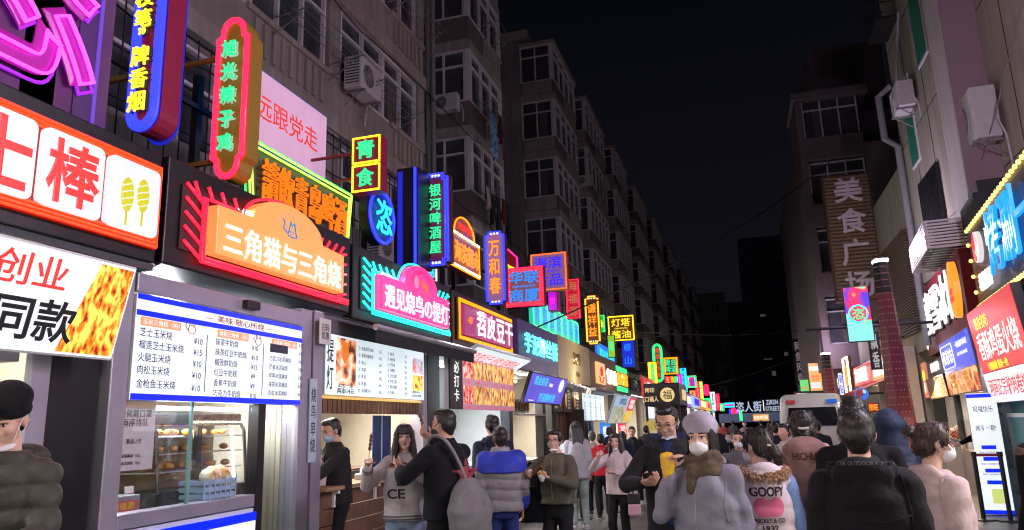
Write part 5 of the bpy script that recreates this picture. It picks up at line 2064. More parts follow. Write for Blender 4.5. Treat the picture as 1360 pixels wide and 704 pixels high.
_side.rotation_euler = (0, 0, PI / 2)
b = MB()
b.prism([(x * .48 - .24, z * .75 + 1.52) for x, z in [(-.62, -.2), (.55, -.2), (.66, -.05), (.6, .1), (.45, .16), (.3, .12), (.1, .2), (-.1, .13), (-.3, .2), (-.45, .12), (-.62, .12), (-.7, -.02)]], -.06, -.02)
b.build('yellow_cloud_panel', glow('dull_yellow_acrylic', (.75, .55, .12), .5), t)
MB().box(-.6, .48, -.03, -.005, .6, 1.3).build('blue_panel', mat('navy_panel', (.01, .03, .12), .4), t)

# the banner beam across the street end
t = thing('street_banner', 'blue lit beam across the street end with white lettering standing on it', 'street sign', (.9, 76, 0), 0)
a, c = on_y(955, 555, 76), on_y(1050, 547, 76)
zb = on_y(1010, 553, 76).z
MB().box(a.x - .9, c.x - .9, 0, .6, zb - .5, zb + .35).build('beam', glow('blue_grey_beam', (.05, .07, .16), .6, base=(.1, .1, .15)), t)
b = MB()
for x in (a.x - .9, c.x - 1.4):
 b.box(x, x + .5, .05, .55, 0, zb - .5)
b.build('pillar', DKSTEEL, t)
x0 = on_y(978, 545, 76).x - .9
x1 = on_y(1012, 545, 76).x - .9
BANL = glow('banner_letter', (.62, .75, 1), .7, sample=False)
text('lettering', '恣人街', x1 - x0, 1.0, ((x0 + x1) / 2, -.1, zb + .95), BANL, t, bold=.03, th=.1)
xa_, xb_ = on_y(1017, 545, 76).x - .9, on_y(1036, 545, 76).x - .9
text('lettering', 'ZIREN\nSTREET', xb_ - xa_, 1.05, ((xa_ + xb_) / 2, -.1, zb + .98), BANL, t, bold=.02, th=.1)
b = MB()
b.box(x1 + .15, x1 + .22, -.1, 0, zb + .5, zb + 1.5)
b.build('divider', WHITEL, t)
xa_, xb_ = on_y(1000, 553, 76).x - .9, on_y(1021, 553, 76).x - .9
o = MB().box(xa_, xb_, -.1, -.02, zb - .42, zb + .2).build('amber_panel', glow('amber_panel', (.9, .45, .08), .8), t)
text('lettering', '台东步行街', (xb_ - xa_) * .85, .38, ((xa_ + xb_) / 2, -.14, zb - .1), WHITEL, o, bold=.03, th=.05)

for k, (y0, y1, z, lab) in enumerate(((-4, 17, 7.35, 'black cable sagging along the first facade just under the balcony fronts'), (2, 21.5, 10.6, 'thin cable looped along the first facade at the third floor'), (17.3, 33.6, 8.2, 'slack cable bridging the gap to the stepped block on the left'))):
 pts = [(XW + .22 + .05 * math.sin(i * 1.3), y0 + (y1 - y0) * i / 24, z - .16 * abs(math.sin(PI * i / 6)) - .2 * math.sin(PI * i / 24)) for i in range(25)]
 tag(MB().tube(pts, .016, 5).build('facade_cable', BLACK, None), lab, 'cable')
# ================================================================== RIGHT side of the street
RDIR = Vector((.100, .995, 0)).normalized()      # the near right-hand fronts turn slightly into the street
RZ_R = math.atan2(-RDIR.y, -RDIR.x)              # local x runs towards the camera, front faces the street
RP0 = Vector((3.98, 14.0, 0))


def rpt(s, z=0, out=0):
 """point on the right-hand shop line, s metres further down the street than RP0, moved `out` metres into the street"""
 n = Vector((-RDIR.y, RDIR.x, 0))
 return RP0 + RDIR * s + n * out + Vector((0, 0, z))


def rthing(name, label, cat, s0, s1, z0, z1, out=0, tilt=0):
 t = thing(name, label, cat, rpt((s0 + s1) / 2, (z0 + z1) / 2, out), RZ_R)
 t.rotation_euler = (tilt, 0, RZ_R)
 return t, abs(s1 - s0), z1 - z0


def rbox(b, s0, s1, o0, o1, z0, z1, mt=None):
 """box along the right-hand line; o = metres into the street"""
 n = Vector((-RDIR.y, RDIR.x, 0))
 M = Matrix((RDIR, n, (0, 0, 1))).transposed().to_4x4()
 M.translation = RP0
 b.box(s0, s1, o0, o1, z0, z1, mt, M)


TEALW = mat('teal_painted_panel', (.02, .22, .26), .45, var=.2, vscale=3)
MARW = mat('maroon_fascia', (.22, .015, .035), .5, var=.15)
rs = thing('snack_shop', 'teal-fronted snack shop on the right under the bulb-lit board', 'shop', (0, 0, 0))
b = MB()
rbox(b, -6.5, .05, -.5, -.12, 0, 1.55)
rbox(b, -6.5, .05, -.5, -.2, 1.55, 3.25)
b.build('front_wall', TEALW, rs)
b = MB()
rbox(b, -1.6, -.2, -.12, -.07, 1.5, 1.56)
rbox(b, -1.6, -.2, -.12, -.07, .78, .84)
rbox(b, -.26, -.2, -.12, -.07, .84, 1.5)
rbox(b, -1.6, -1.54, -.12, -.07, .84, 1.5)
b.build('window_frame', ALU, rs)
b = MB()
rbox(b, .06, .42, -.5, .1, 0, 3.2)
b.build('corner_pillar', mat('pale_blue_aluminium', (.45, .52, .62), .3, .4, var=.15), rs)
b = MB()
rbox(b, -6.5, .05, -.55, -.05, 3.26, 4.62)
b.build('fascia_backing', mat('dark_plum_panel', (.06, .035, .06), .4, var=.2), rs)
b = MB()
rbox(b, -6.5, .4, -3, -.56, 4.3, 4.6)
b.build('roof', BLACK, rs)
b = MB()
rbox(b, -.9, .3, -.6, .02, 4.63, 5.05)
rbox(b, -.7, .1, -.6, -.1, 5.05, 5.3)
b.build('tarpaulin', mat('black_tarpaulin', (.015, .015, .018), .7, bump=.8, bscale=6), rs)

t, w, h = rthing('bulb_sign', 'dark shop board edged with warm bulbs, big blue characters and a round emblem', 'shop sign', -5.6, 0, 3.28, 4.62, out=-.04)
panel(t, 'board', rect(w, h), -.06, -.002, mat('dark_plum_panel'))
BULB = glow('warm_big_bulb', (1, .70, .17), 2.6)
spots = [(-w / 2 + .08 + i * .19, z) for i in range(29) for z in (-h / 2 + .02, h / 2 - .02)] + [(-w / 2 + .05, -h / 2 + .27 + i * .27) for i in range(4)]
b0 = MB().ell((0, 0, 0), (.034, .03, .034), 8).build('bulb', BULB, t, smooth=True)
for i, (x, z) in enumerate(spots):
 o = b0 if i == 0 else b0.copy()
 if i: COL.objects.link(o)
 o.location = (x, -.085, z)
BIGB = glow('big_blue_letter', (.01, .32, 1), 1.3, base=(.02, .2, .6))
text('shop_name', '烤涮一绝', 3.6, .94, (-w / 2 + 3.55, -.11, .06), BIGB, t, bold=.008, th=.05)
text('small_name', '蒋饭子', .92, .28, (-w / 2 + 1.2, -.1, -.36), WHITEL, t, bold=.03, th=.05)
o = panel(t, 'emblem_disc', [(x - w / 2 + .82, z + .22) for x, z in disc(.25, 24)], -.13, -.061, glow('white_emblem', (.95, .9, .9), .8))
b = MB()
b.prism([(x * .9 - w / 2 + .82, z * .9 + .22) for x, z in disc(.25, 24) if x <= .05], -.136, -.131)
b.build('emblem_red', L_RED, o)
b = MB()
b.ell((-w / 2 + .86, -.137, .14), (.05, .006, .05), 10)
b.build('emblem_green', L_GRN, o)

t, w, h = rthing('red_light_box', 'red lit shop sign with gold and white characters over a white strip', 'light box', -3.3, -.06, 1.72, 3.20, out=.16, tilt=R(6))
panel(t, 'casing', rect(w, h), 0, .12, BLACK)
REDF = glow('lit_red_acrylic', (.82, .018, .03), .95, base=(.5, .02, .03), var=.15, vscale=2)
panel(t, 'red_face', [(x, z + .235) for x, z in rect(w - .02, h - .49)], -.008, -.001, REDF)
panel(t, 'white_face', [(x, z - h / 2 + .24) for x, z in rect(w - .02, .46)], -.008, -.001, BOXW)
text('gold_line', '曹县名吃', 1.0, .20, (-w / 2 + .95, -.011, .50), L_YEL, t, bold=.02, th=.004)
text('white_line', '香酥鸡蛋火烧', 2.75, .44, (-w / 2 + 1.65, -.011, .14), WHITEL, t, bold=.01, th=.004)
text('gold_line', '手擀面饼 曹县一绝', 1.35, .13, (-w / 2 + 1.3, -.011, -.18), L_YEL, t, bold=.02, th=.004)
text('red_line', '河间正宗驴肉卷饼', 2.5, .27, (-w / 2 + 1.5, -.011, -h / 2 + .24), REDP, t, bold=.008, th=.004)

t = thing('standing_light_box', 'tall white standing light box with a blue border by the belt barrier', 'light box', (3.72, 13.85, .02), R(-12))
MB().box(-.21, .21, 0, .1, 0, 1.88).build('casing', ALU, t, bevel=.006)
panel(t, 'lit_face', [(x, z + .94) for x, z in rect(.41, 1.86)], -.006, -.001, BOXW)
b = MB()
for z in (.03, 1.83):
 b.box(-.205, .205, -.012, -.007, z - .03, z + .03)
b.build('blue_border', BLUEF, t)
for k, (z, s) in enumerate(((1.62, '祝福快乐'), (1.32, '烤冷 一颗!'))):
 text('print', s, .28, .10, (0, -.009, z), INKB, t, th=.002)
for z in (1.02, .84, .66, .48):
 MB().box(-.1, .1, -.011, -.007, z - .03, z + .03).build('blue_button', BLUEF, t)
b = MB()
b.box(-.06, .12, -.011, -.007, .16, .38)
b.build('yellow_print', glow('pale_yellow_print', (.75, .85, .25), .8, sample=False), t)
lines_block('print', [('美味小吃现做现卖', 0, i) for i in (0, 1.8, 3.4)], -.14, .93, .03, .1, INKB, t, -.008)

# blue light box with food posters under it
t, w, h = rthing('blue_light_box', 'blue lit sign with white outlined name above tofu food posters', 'light box', .5, 4.2, 1.95, 3.05, out=.12, tilt=R(4))
panel(t, 'casing', rect(w, h), 0, .2, mat('lilac_casing', (.4, .3, .4), .4))
BLF = glow('lit_blue_acrylic', (.02, .06, .75), 1.0, base=(.02, .05, .4), var=.15)
panel(t, 'blue_face', [(x, z + .22) for x, z in rect(w - .02, .62)], -.008, -.001, BLF)
neon(t, 'white_outline', [(x - .95, z + .22) for x, z in rrect(1.5, .46, .08, 3)], .011, WHITEL, y=-.014)
text('name', '祝祝坊', 1.25, .30, (-.95, -.014, .22), WHITEL, t, th=.004)
text('slogan', '一碗豆腐串串店', 1.35, .12, (.85, -.014, .36), WHITEL, t, bold=.02, th=.003)
text('slogan', 'BEST TOFU SNACK', 1.1, .06, (.85, -.014, .18), WHITEL, t, th=.003)
for k in range(3):
 panel(t, 'food_photo', [(x + (-1.22, 0, 1.22)[k], z - .32) for x, z in rect(1.18, .42)], -.012, -.007, food('tofu_photo_%d' % (k % 2), (.30, .03, .01) if k != 1 else (.35, .3, .3), (.75, .16, .04), (.98, .62, .25), 4 + 2 * k, .75))
b = MB()
for k in range(6):
 b.cap((-.95 + .11 * (k % 3) + (1.55 if k > 2 else 0), -.02, -.18 - .09 * (k % 3)), (-.80 + .11 * (k % 3) + (1.55 if k > 2 else 0), -.02, -.20 - .09 * (k % 3)), .05, .05, 8)
b.build('tofu_piece', glow('tofu_gold', (.9, .38, .08), .7, sample=False), t)

# maroon ice cream shop
t, w, h = rthing('maroon_shop_board', 'maroon board with big white lit characters', 'shop sign', 1.2, 7.2, 3.0, 4.65, out=0)
panel(t, 'board', rect(w, h), 0, .2, MARW)
LETW = glow('big_white_letter', (1, .97, .97), 1.1, base=(.3, .3, .3))
text('shop_name', '蜜雪冰城', 4.6, 1.02, (.35, -.07, .08), LETW, t, bold=.012, th=.04)
text('letter_back', '蜜雪冰城', 4.68, 1.08, (.37, -.02, .07), BLACK, t, bold=.03, th=.03)
b = MB()
b.ell((-2.45, -.08, -.15), (.2, .04, .55), 14)
b.build('white_flourish', LETW, t, smooth=True)
t, w, h = rthing('orange_disc_sign', 'round orange lit projecting disc between the maroon board and the bulb board', 'light box', .25, .65, 3.2, 4.2, out=.3)
panel(t, 'disc', disc(.5, 28, .6), -.02, .08, glow('orange_disc_acrylic', (1, .38, .02), .95))
text('print', '冰鲜\n柠檬水', .45, .25, (0, -.028, -.1), REDP, t, th=.004)
ms = thing('seafood_shop', 'open seafood stall with a glass counter and pale tiled inside under the blue light box', 'shop', (0, 0, 0))
b = MB()
rbox(b, .45, 7.2, -.6, -.25, 2.0, 4.7)
rbox(b, .45, 7.2, -2.6, -.61, 2.5, 2.6)
b.build('front_wall', MARW, ms)
b = MB()
rbox(b, .45, 4.28, -2.3, -2.2, 0, 2.5)
rbox(b, 4.2, 4.28, -2.19, -.1, 0, 2.5)
b.build('back_wall', mat('pale_tile_wall', (.5, .52, .55), .35, var=.15), ms)
b = MB()
rbox(b, .46, 4.15, -.62, .02, 0, .85)
b.build('counter', mat('stall_brick', (.35, .28, .24), .6, var=.25), ms)
b = MB()
rbox(b, 1.1, 4.1, .0, .008, .86, 1.45)
b.build('glass_guard', GLASS, ms)
b = MB()
rbox(b, .46, .62, -.4, .06, .86, 1.98)
b.build('door_frame', WOODL, ms)
b = MB()
rbox(b, .9, 1.02, -.3, -.2, .86, 1.98)
b.build('dark_post', BLACK, ms)
b = MB()
rbox(b, 1.6, 3.9, -2.19, -1.7, .86, 1.3)
b.build('steel_range', ALU, ms)
b = MB()
rbox(b, 2.6, 3.2, -2.0, -1.95, 1.5, 1.62)
b.build('red_label', glow('red_acrylic'), ms)
b = MB()
rbox(b, 1.0, 4.0, -.45, -.41, 1.92, 1.96)
b.build('heat_lamp', glow('heat_lamp_tube', (1, .75, .5), 16), ms)
shop_light(ms, rpt(2.5, 1.9, -.5), 130, (.3, 2.5), (1, .82, .62), (1, 0, 0), 10)

t = thing('louvred_box', 'white slatted louvre box jutting out above the maroon board', 'louvre box', rpt(2.1, 4.80, .05), RZ_R)
b = MB()
w, d, h = 2.6, .75, .48
for i in range(9):
 z = -h / 2 + i * h / 8
 b.box(-w / 2, w / 2, -.5, -.47, z - .012, z + .028)
 b.box(w / 2 - .03, w / 2, -.47, d - .5, z - .012, z + .028)
 b.box(-w / 2, -w / 2 + .03, -.47, d - .5, z - .012, z + .028)
for i in range(11):
 x = -w / 2 + i * w / 10
 b.box(x - .012, x + .012, -.46, d - .5, -h / 2 - .02, -h / 2 - .013)
b.build('slats', mat('cream_slats', (.75, .70, .68), .5, var=.1), t)
b = MB()
for x in (-w / 2 + .02, w / 2 - .05):
 for y in (-.468, d - .5):
  b.box(x, x + .03, y, y + .03, -h / 2, h / 2)
b.build('corner_rail', mat('cream_slats'), t)
MB().box(-w / 2 + .1, w / 2 - .1, -.3, d - .55, -h / 2 + .05, h / 2 - .05).build('inner_unit', ACD, t)

# hot plate stall
st_ = thing('hot_plate_stall', 'hot plate stall with a noodle photo board over a glass seafood counter', 'stall', (0, 0, 0))
b = MB()
rbox(b, 4.3, 8.2, -.30, .02, 0, .95)
b.build('counter', mat('stall_brick', (.35, .28, .24), .6, var=.25), st_)
b = MB()
rbox(b, 4.3, 8.2, -2.6, -2.5, 0, 2.7)
rbox(b, 8.1, 8.2, -2.6, .0, 0, 2.7)
b.build('back_wall', mat('pale_tile_wall', (.5, .52, .55), .35, var=.15), st_)
b = MB()
rbox(b, 4.3, 8.25, -.35, .05, 2.45, 2.85)
b.build('fascia', BLACK, st_)
b = MB()
rbox(b, 4.35, 4.47, -.3, .0, .95, 2.45)
rbox(b, 8.08, 8.18, -.3, .0, .95, 2.45)
b.build('corner_post', BLACK, st_)
b = MB()
rbox(b, 4.5, 8.1, -.8, -.75, 2.38, 2.42)
b.build('ceiling_lamp', glow('heat_lamp_tube', (1, .75, .5), 16), st_)
b = MB()
rbox(b, 4.47, 8.08, -.02, -.01, .96, 1.38)
b.build('glass_guard', GLASS, st_)
text('stall_name', '铁板鱿鱼', 1.5, .22, (0, 0, 0), WHITEL, st_, bold=.02, th=.02)
o = [c for c in st_.children if c.name.startswith('stall_name')][0]
o.location = rpt(6.0, 2.68, .07)
o.rotation_euler = (0, 0, RZ_R)
t, w, h = rthing('noodle_photo_board', 'backlit photo board of fried noodles above the seafood counter', 'light box', 4.45, 7.6, 1.93, 2.44, out=.1, tilt=R(6))
panel(t, 'casing', rect(w, h), 0, .08, BLACK)
panel(t, 'dark_photo', rect(w, h), -.006, -.001, glow('dark_photo', (.06, .035, .02), .5, base=(.05, .03, .02)))
panel(t, 'food_photo', [(-w / 2 + .1, -h / 2 + .03), (w / 2 - .05, -h / 2 + .03), (w / 2 - .05, h / 2 - .04), (.5, h / 2 - .06), (-.3, 0)], -.012, -.007, food('noodle_photo', (.10, .03, .01), (.80, .38, .06), (1, .8, .45), 16, .8, (1, 1, 2)))
t, w, h = rthing('yellow_sign', 'small yellow and red lit sign at the edge of the red column', 'light box', 7.7, 8.4, 2.0, 2.9, out=.1)
panel(t, 'lit_face', rect(w, h), -.01, .05, glow('salmon_acrylic', (.75, .25, .15), .8))
b = MB()
b.ell((0, -.014, .12), (.3, .006, .14), 12)
b.build('yellow_burst', L_YEL, t)
text('print', '爆', .3, .25, (0, -.018, -.2), WHITEL, t, th=.003)

# seafood laid out on the counter: trays of squid and crab
rr_ = random.Random(11)
for k in range(5):
 s = 4.62 + k * .66
 t = thing('seafood_tray', ['steel tray of orange squid nearest the pale light box', 'steel tray of red shrimp second on the seafood counter', 'steel tray of pale shellfish mid counter', 'steel tray of orange crab fourth on the seafood counter', 'steel tray of dark skewers at the column end of the counter'][k], 'tray', rpt(s, 1.03, -.16), RZ_R, 'trays on the seafood counter')
 t.rotation_euler = (R(24), 0, RZ_R)
 b = MB()
 b.box(-.26, .26, -.17, .17, 0, .02)
 for (x0, x1, y0, y1) in ((-.26, .26, -.17, -.155), (-.26, .26, .155, .17), (-.26, -.245, -.155, .155), (.245, .26, -.155, .155)):
  b.box(x0, x1, y0, y1, .02, .07)
 b.build('tray', ALU, t)
 b = MB()
 for i in range(34):
  x, y = rr_.uniform(-.22, .22), rr_.uniform(-.13, .13)
  a = rr_.uniform(0, PI)
  L = rr_.uniform(.03, .09)
  z = .05 + rr_.uniform(0, .16) * (1 - abs(x) / .3)
  b.cap((x - L * math.cos(a), y - L * math.sin(a), z), (x + L * math.cos(a), y + L * math.sin(a), z + rr_.uniform(-.03, .05)), .022, .012, 6)
 b.build('seafood', [mat('squid_orange', (.65, .22, .08), .35, var=.4), mat('shrimp_red', (.6, .1, .05), .35, var=.4), mat('shell_pale', (.6, .5, .45), .3, var=.4), mat('squid_orange'), mat('skewer_brown', (.2, .07, .03), .4, var=.4)][k], t, smooth=True)

# ---- red perforated columns with a lamp in the head
def red_column(label, base, r0, r1, h, power):
 t = thing('lamp_column', label, 'lamp column', base, R(8), 'red perforated lamp columns along the right')
 REDC = mat('red_column_paint', (.17, .015, .03), .5, var=.2, vscale=2)
 n = 6
 vs, fs = [], []
 for k in range(2):
  r = (r0, r1 + (r0 - r1) * .14)[k]
  z = (0, h * .86)[k]
  vs += [(r * math.cos(2 * PI * i / n), r * math.sin(2 * PI * i / n), z) for i in range(n)]
 for i in range(n):
  fs.append((i, (i + 1) % n, n + (i + 1) % n, n + i))
 MB().add(vs, fs).build('shaft', REDC, t)
 vs, fs = [], []
 for k in range(2):
  r = (r1 + (r0 - r1) * .14, r1)[k]
  z = (h * .861, h)[k]
  vs += [(r * math.cos(2 * PI * i / n), r * math.sin(2 * PI * i / n), z) for i in range(n)]
 for i in range(n):
  fs.append((i, (i + 1) % n, n + (i + 1) % n, n + i))
 fs.append(tuple(range(n, 2 * n)))
 MB().add(vs, fs).build('dark_head', BLACK, t)
 b = MB()
 for j in range(int(h / .15)):
  z = .3 + j * .15
  if z > h - .1: break
  r = r0 + (r1 - r0) * z / h
  for i in range(n):
   for q in range(3):
    f = (q + .5 + .5 * (j % 2)) / 3.5
    if f > .95: continue
    a0, a1 = 2 * PI * i / n, 2 * PI * (i + 1) / n
    x = r * ((1 - f) * math.cos(a0) + f * math.cos(a1))
    y = r * ((1 - f) * math.sin(a0) + f * math.sin(a1))
    nx, ny = math.cos((a0 + a1) / 2), math.sin((a0 + a1) / 2)
    s = .015
    c = Vector((x + nx * .004, y + ny * .004, z))
    u = Vector((-ny, nx, 0)) * s
    b.add([c - u, c - Vector((0, 0, s)), c + u, c + Vector((0, 0, s))], [(0, 1, 2, 3)])
 o = b.build('perforation', glow('perforation_glow', (.9, .35, .45), .35, sample=False), t)
 MB().box(-r1 * .9, r1 * .9, -r1 * .9, r1 * .9, h + .002, h + .08).build('lamp_head', glow('column_lamp', (.95, .97, 1), 3), t, bevel=.01)
 lp = bpy.data.lights.new('lamp_light', 'POINT')
 lp.energy = power
 lp.color = (.88, .70, 1)
 lp.shadow_soft_size = .18
 lo_ = bpy.data.objects.new('lamp_light', lp)
 COL.objects.link(lo_)
 lo_.parent = t
 lo_.location = (0, 0, h + .35)
 return t


q = on_x(1193, 520, 3.25)
qt = on_y(1172, 349, q.y)
red_column('large red perforated lamp column nearest, white lamp on its dark head', (3.25, q.y, 0), .33, .155, qt.z, 210)
q2 = on_x(1100, 500, 3.4)
red_column('smaller red perforated lamp column beyond the white van', (3.4, q2.y, 0), .36, .17, qt.z - .9, 110)

red_column('red perforated lamp column nearest the camera, out of the frame on the right', (2.9, 5.6, 0), .33, .155, qt.z, 760)  # unseen column added for the light it throws on the street
shop_light(st_, rpt(6.0, 2.36, -.5), SHOP_W * 1.2, (.3, 2.5), (1, .84, .66), (-1, 0, 0), 8)

# ---- unseen lit shops added out of frame on both sides to brighten the street
BACKROW = [('left', 'pale orange', (1, .5, .2), '鲜榨果汁', -7.6, -1.7), ('left', 'pale pink', (.95, .5, .6), '冰粉甜品', -14, -7.7), ('left', 'white', (.9, .95, 1), '烤猪蹄', -21, -14.1),
           ('right', 'cool white', (.9, .95, 1), '鸭血粉丝', 1.6, 6.9), ('right', 'warm yellow', (1, .75, .4), '牛肉锅盔', -5.2, 1.5), ('right', 'pale green', (.6, .95, .7), '杂粮煎饼', -13, -5.3)]
for k, (side, nm, fc, s, y0, y1) in enumerate(BACKROW):
 sx = -1 if side == 'left' else 1
 X = 4.0 * sx
 t = thing('snack_shop', 'lit snack shop behind the camera with a %s fascia' % nm, 'shop', (0, 0, 0))
 b = MB()
 b.box(X + sx * .02, X + sx * 2.5, y0, y0 + .2, 0, 3.4)
 b.box(X + sx * 2.4, X + sx * 2.5, y0 + .2, y1, 0, 3.4)
 b.box(X + sx * .02, X + sx * 2.4, y0 + .2, y1, 2.7, 2.75)
 b.build('shell', CREAMW, t)
 MB().box(X, X + sx * .12, y0 + .05, y1 - .05, 2.75, 3.5).build('fascia', glow('back_fascia_%d' % k, fc, 1.0), t, bevel=.015)
 o = text('shop_name', s, (y1 - y0) * .6, .5, (0, 0, 0), REDP, t, bold=.03, th=.03)
 o.location = (X - sx * .03, (y0 + y1) / 2, 3.1)
 o.rotation_euler = (0, 0, -sx * PI / 2)
 MB().box(X + sx * .05, X + sx * .7, y0 + .3, y1 - .1, 0, 1.0).build('counter', WHITEW, t)
 MB().box(X - sx * .02, X - sx * .001, y0 + .5, y1 - .6, 1.95, 2.6).build('lit_menu', BOXW, t)
 b = MB()
 b.tube([(X + sx * .9, y0 + .5, 2.62), (X + sx * .9, y1 - .4, 2.62)], .03, 6)
 b.build('ceiling_lamp', TUBE, t)
 shop_light(t, (X + sx * .4, (y0 + y1) / 2, 2.6), SHOP_W * 2.0, (.3, y1 - y0 - 1), (1, .90, .88), (-sx, 0, 0), 50)

# ---- hanging LED panel
loc, w, h = placed(1140, 417, 33, 72, 2.72)
t = thing('led_panel', 'hanging colour screen in pink, blue and aqua swirls with a round character emblem', 'screen', loc, R(-6))
MB().box(-w / 2 - .02, w / 2 + .02, 0, .12, -h / 2 - .02, h / 2 + .02).build('casing', BLACK, t, bevel=.008)
mt, nt, bs = _node_mat('swirl_screen')
tc = nt.nodes.new('ShaderNodeTexCoord')
wv = nt.nodes.new('ShaderNodeTexNoise')
wv.inputs['Scale'].default_value = .95
wv.inputs['Distortion'].default_value = 2.6
wv.inputs['Detail'].default_value = 1
rp = nt.nodes.new('ShaderNodeValToRGB')
e = rp.color_ramp.elements
e[0].position, e[0].color = .36, (.12, .05, .95, 1)
e[1].position, e[1].color = .72, (.25, .9, .75, 1)
for pz, c in ((.43, (.95, .03, .15, 1)), (.51, (1, .02, .22, 1)), (.56, (1, .75, .1, 1)), (.60, (.25, .9, .75, 1))):
 k = e.new(pz)
 k.color = c
nt.links.new(tc.outputs['Object'], wv.inputs['Vector'])
nt.links.new(wv.outputs['Fac'], rp.inputs['Fac'])
nt.links.new(rp.outputs['Color'], bs.inputs['Emission Color'])
bs.inputs['Base Color'].default_value = (.02, .02, .02, 1)
bs.inputs['Emission Strength'].default_value = 1.0
panel(t, 'lit_face', rect(w, h), -.008, -.001, mt)
panel(t, 'aqua_area', [(-w / 2, -h / 2), (w / 2, -h / 2), (w / 2, -h * .24), (w * .2, -h * .2), (-w * .1, -h * .04), (-w / 2, h * .02)], -.012, -.009, glow('aqua_acrylic', (.22, .85, .75), 1.0))
panel(t, 'emblem_disc', [(x, z) for x, z in disc(w * .36, 24)], -.016, -.013, glow('red_acrylic'))
neon(t, 'emblem_ring', disc(w * .37, 24), .018, glow('teal_neon'), y=-.018)
text('emblem_print', '恣', w * .5, w * .5, (0, -.022, 0), L_GRN, t, bold=.03, th=.004)
b = MB()
b.box(-w / 2 - .1, 1.2, .05, .1, -h * .2, -h * .2 + .06)
b.build('bracket', DKSTEEL, t)
lo = on_y(1070, 438, loc.y + 1)
hi = on_y(1168, 432, loc.y + 1)
t = thing('cross_pole', 'thin dark horizontal pole reaching out over the street behind the colour screen', 'pole', (0, 0, 0))
MB().tube([lo, hi, (4.8, loc.y + 1, hi.z)], .035, 8).build('pole', DKSTEEL, t)
MB().box(4.55, 4.72, loc.y + .85, loc.y + 1.15, hi.z - .15, hi.z + .15).build('wall_plate', DKSTEEL, t)

# ---- big unlit vertical sign
q = on_x(1133, 320, 4.0)
loc, w, h = placed(1133, 315, 60, 166, 4.0)
t = thing('slatted_vertical_sign', 'tall unlit sign of brown slats with large pale characters', 'sign', loc, 0)
b = MB()
n = 34
for i in range(n):
 z = -h / 2 + h * i / n
 b.box(-w / 2, w / 2, -.03, .03, z + .01, z + h / n * .72)
b.build('slats', mat('brown_gold_slats', (.27, .18, .10), .5, .2, var=.25), t)
MB().box(-w / 2 - .05, w / 2 + .05, .031, .4, -h / 2 - .04, h / 2 + .04).build('casing', mat('brown_casing'), t)
text('lettering', '美食广场', w * .68, h * .96, (.02, -.09, -.02), mat('pale_grey_letter', (.78, .70, .76), .5), t, bold=.045, th=.08, vertical=True, line=1.2)
b = MB()
for z in (.3, -1.6):
 b.box(w / 2 + .05, w / 2 + 1.2, .15, .22, z, z + .08)
b.tube([(w / 2 + .1, .18, .3), (w / 2 + 1.1, .18, -1.2)], .03, 6)
b.build('bracket', DKSTEEL, t)

# ---- other hanging signs on the right
DARKB = mat('dark_sign_face', (.03, .022, .028), .5)
def rsign(name, label, cx, cy, w, h, X, face, words, lmat, vert=True, d=.14, lw=.62, lh=.86, border=None):
 loc, w, h = placed(cx, cy, w, h, X)
 t = thing(name, label, 'sign', loc, 0)
 panel(t, 'casing', rect(w, h), 0, d, BLACK)
 panel(t, 'face', rect(w - .03, h - .03), -.01, -.001, face)
 if words:
  text('lettering', words, w * lw, h * lh, (0, -.025, 0), lmat, t, bold=.03, th=.012, vertical=vert)
 if border:
  neon(t, 'neon_border', rect(w - .06, h - .06), .03, border, y=-.02)
 MB().box(w / 2 + .001, w / 2 + .7, .05, .1, h * .3, h * .3 + .06).build('bracket', DKSTEEL, t)
 return t


GREYL = glow('grey_letter', (.30, .22, .24), .5, base=(.4, .35, .35), sample=False)  # unlit letters; a faint glow is put into their colour
rsign('vertical_sign', 'dark vertical sign with four grey unlit characters', 1062, 481, 15, 62, 4.2, DARKB, '网鱼网咖', GREYL)
t = rsign('vertical_sign', 'black vertical sign with white lit characters beside the smaller red column', 1095, 456, 15, 36, 3.6, BLACK, '影咖吧', glow('cool_white_letter', (.75, .85, 1), 1.4, sample=False))
t = rsign('advert_panel', 'orange and white lit advert panel above the van', 1083, 502, 17, 40, 3.3, glow('orange_ad', (1, .45, .12), 1.0), None, None)
w = [c for c in t.children if c.name.startswith('face')][0].dimensions
panel(t, 'white_band', [(x, z) for x, z in rect(w.x * .8, w.z * .14)], -.016, -.011, WHITEL).location = (0, 0, w.z * .32)
text('lettering', '酷爽\n冰饮', w.x * .7, w.z * .2, (0, -.016, 0), L_RED, t, th=.004)
panel(t, 'white_band', [(x, z - w.z * .25) for x, z in rect(w.x * .8, w.z * .2)], -.016, -.011, TILEW)
t = rsign('advert_panel', 'green and white lit advert panel left of the orange one', 1069, 517, 12, 26, 3.2, glow('green_ad', (.15, .75, .2), 1.0), None, None)
w = [c for c in t.children if c.name.startswith('face')][0].dimensions
panel(t, 'white_band', [(x, z - w.z * .28) for x, z in rect(w.x * .8, w.z * .36)], -.016, -.011, TILEW)
text('lettering', '炸鸡', w.x * .7, w.z * .2, (0, -.016, w.z * .05), L_RED, t, th=.004)
rsign('small_red_sign', 'small pink-red lit sign just above the van roof', 1061, 524, 9, 8, 3.2, glow('pink_red_ad', (1, .05, .12), 1.1), '面', WHITEL, lh=.6)
rsign('blue_sign', 'small dark blue sign under the orange advert panel', 1087, 527, 6, 8, 3.6, glow('dark_blue_ad', (.01, .02, .3), .8), '停', L_CYA, lh=.6)
rsign('white_strip_sign', 'narrow white and teal lit sign on the right wall past the column', 1117, 510, 6, 30, 3.95, BOXB, '锅贴', L_DBL)
loc, w, h = walled(1120, 478, 1132, 522, 4.1)
t = thing('warm_framed_sign', 'cream-lit frame sign with dark characters seen obliquely on the right', 'sign', loc, -PI / 2)
hh = 1.5
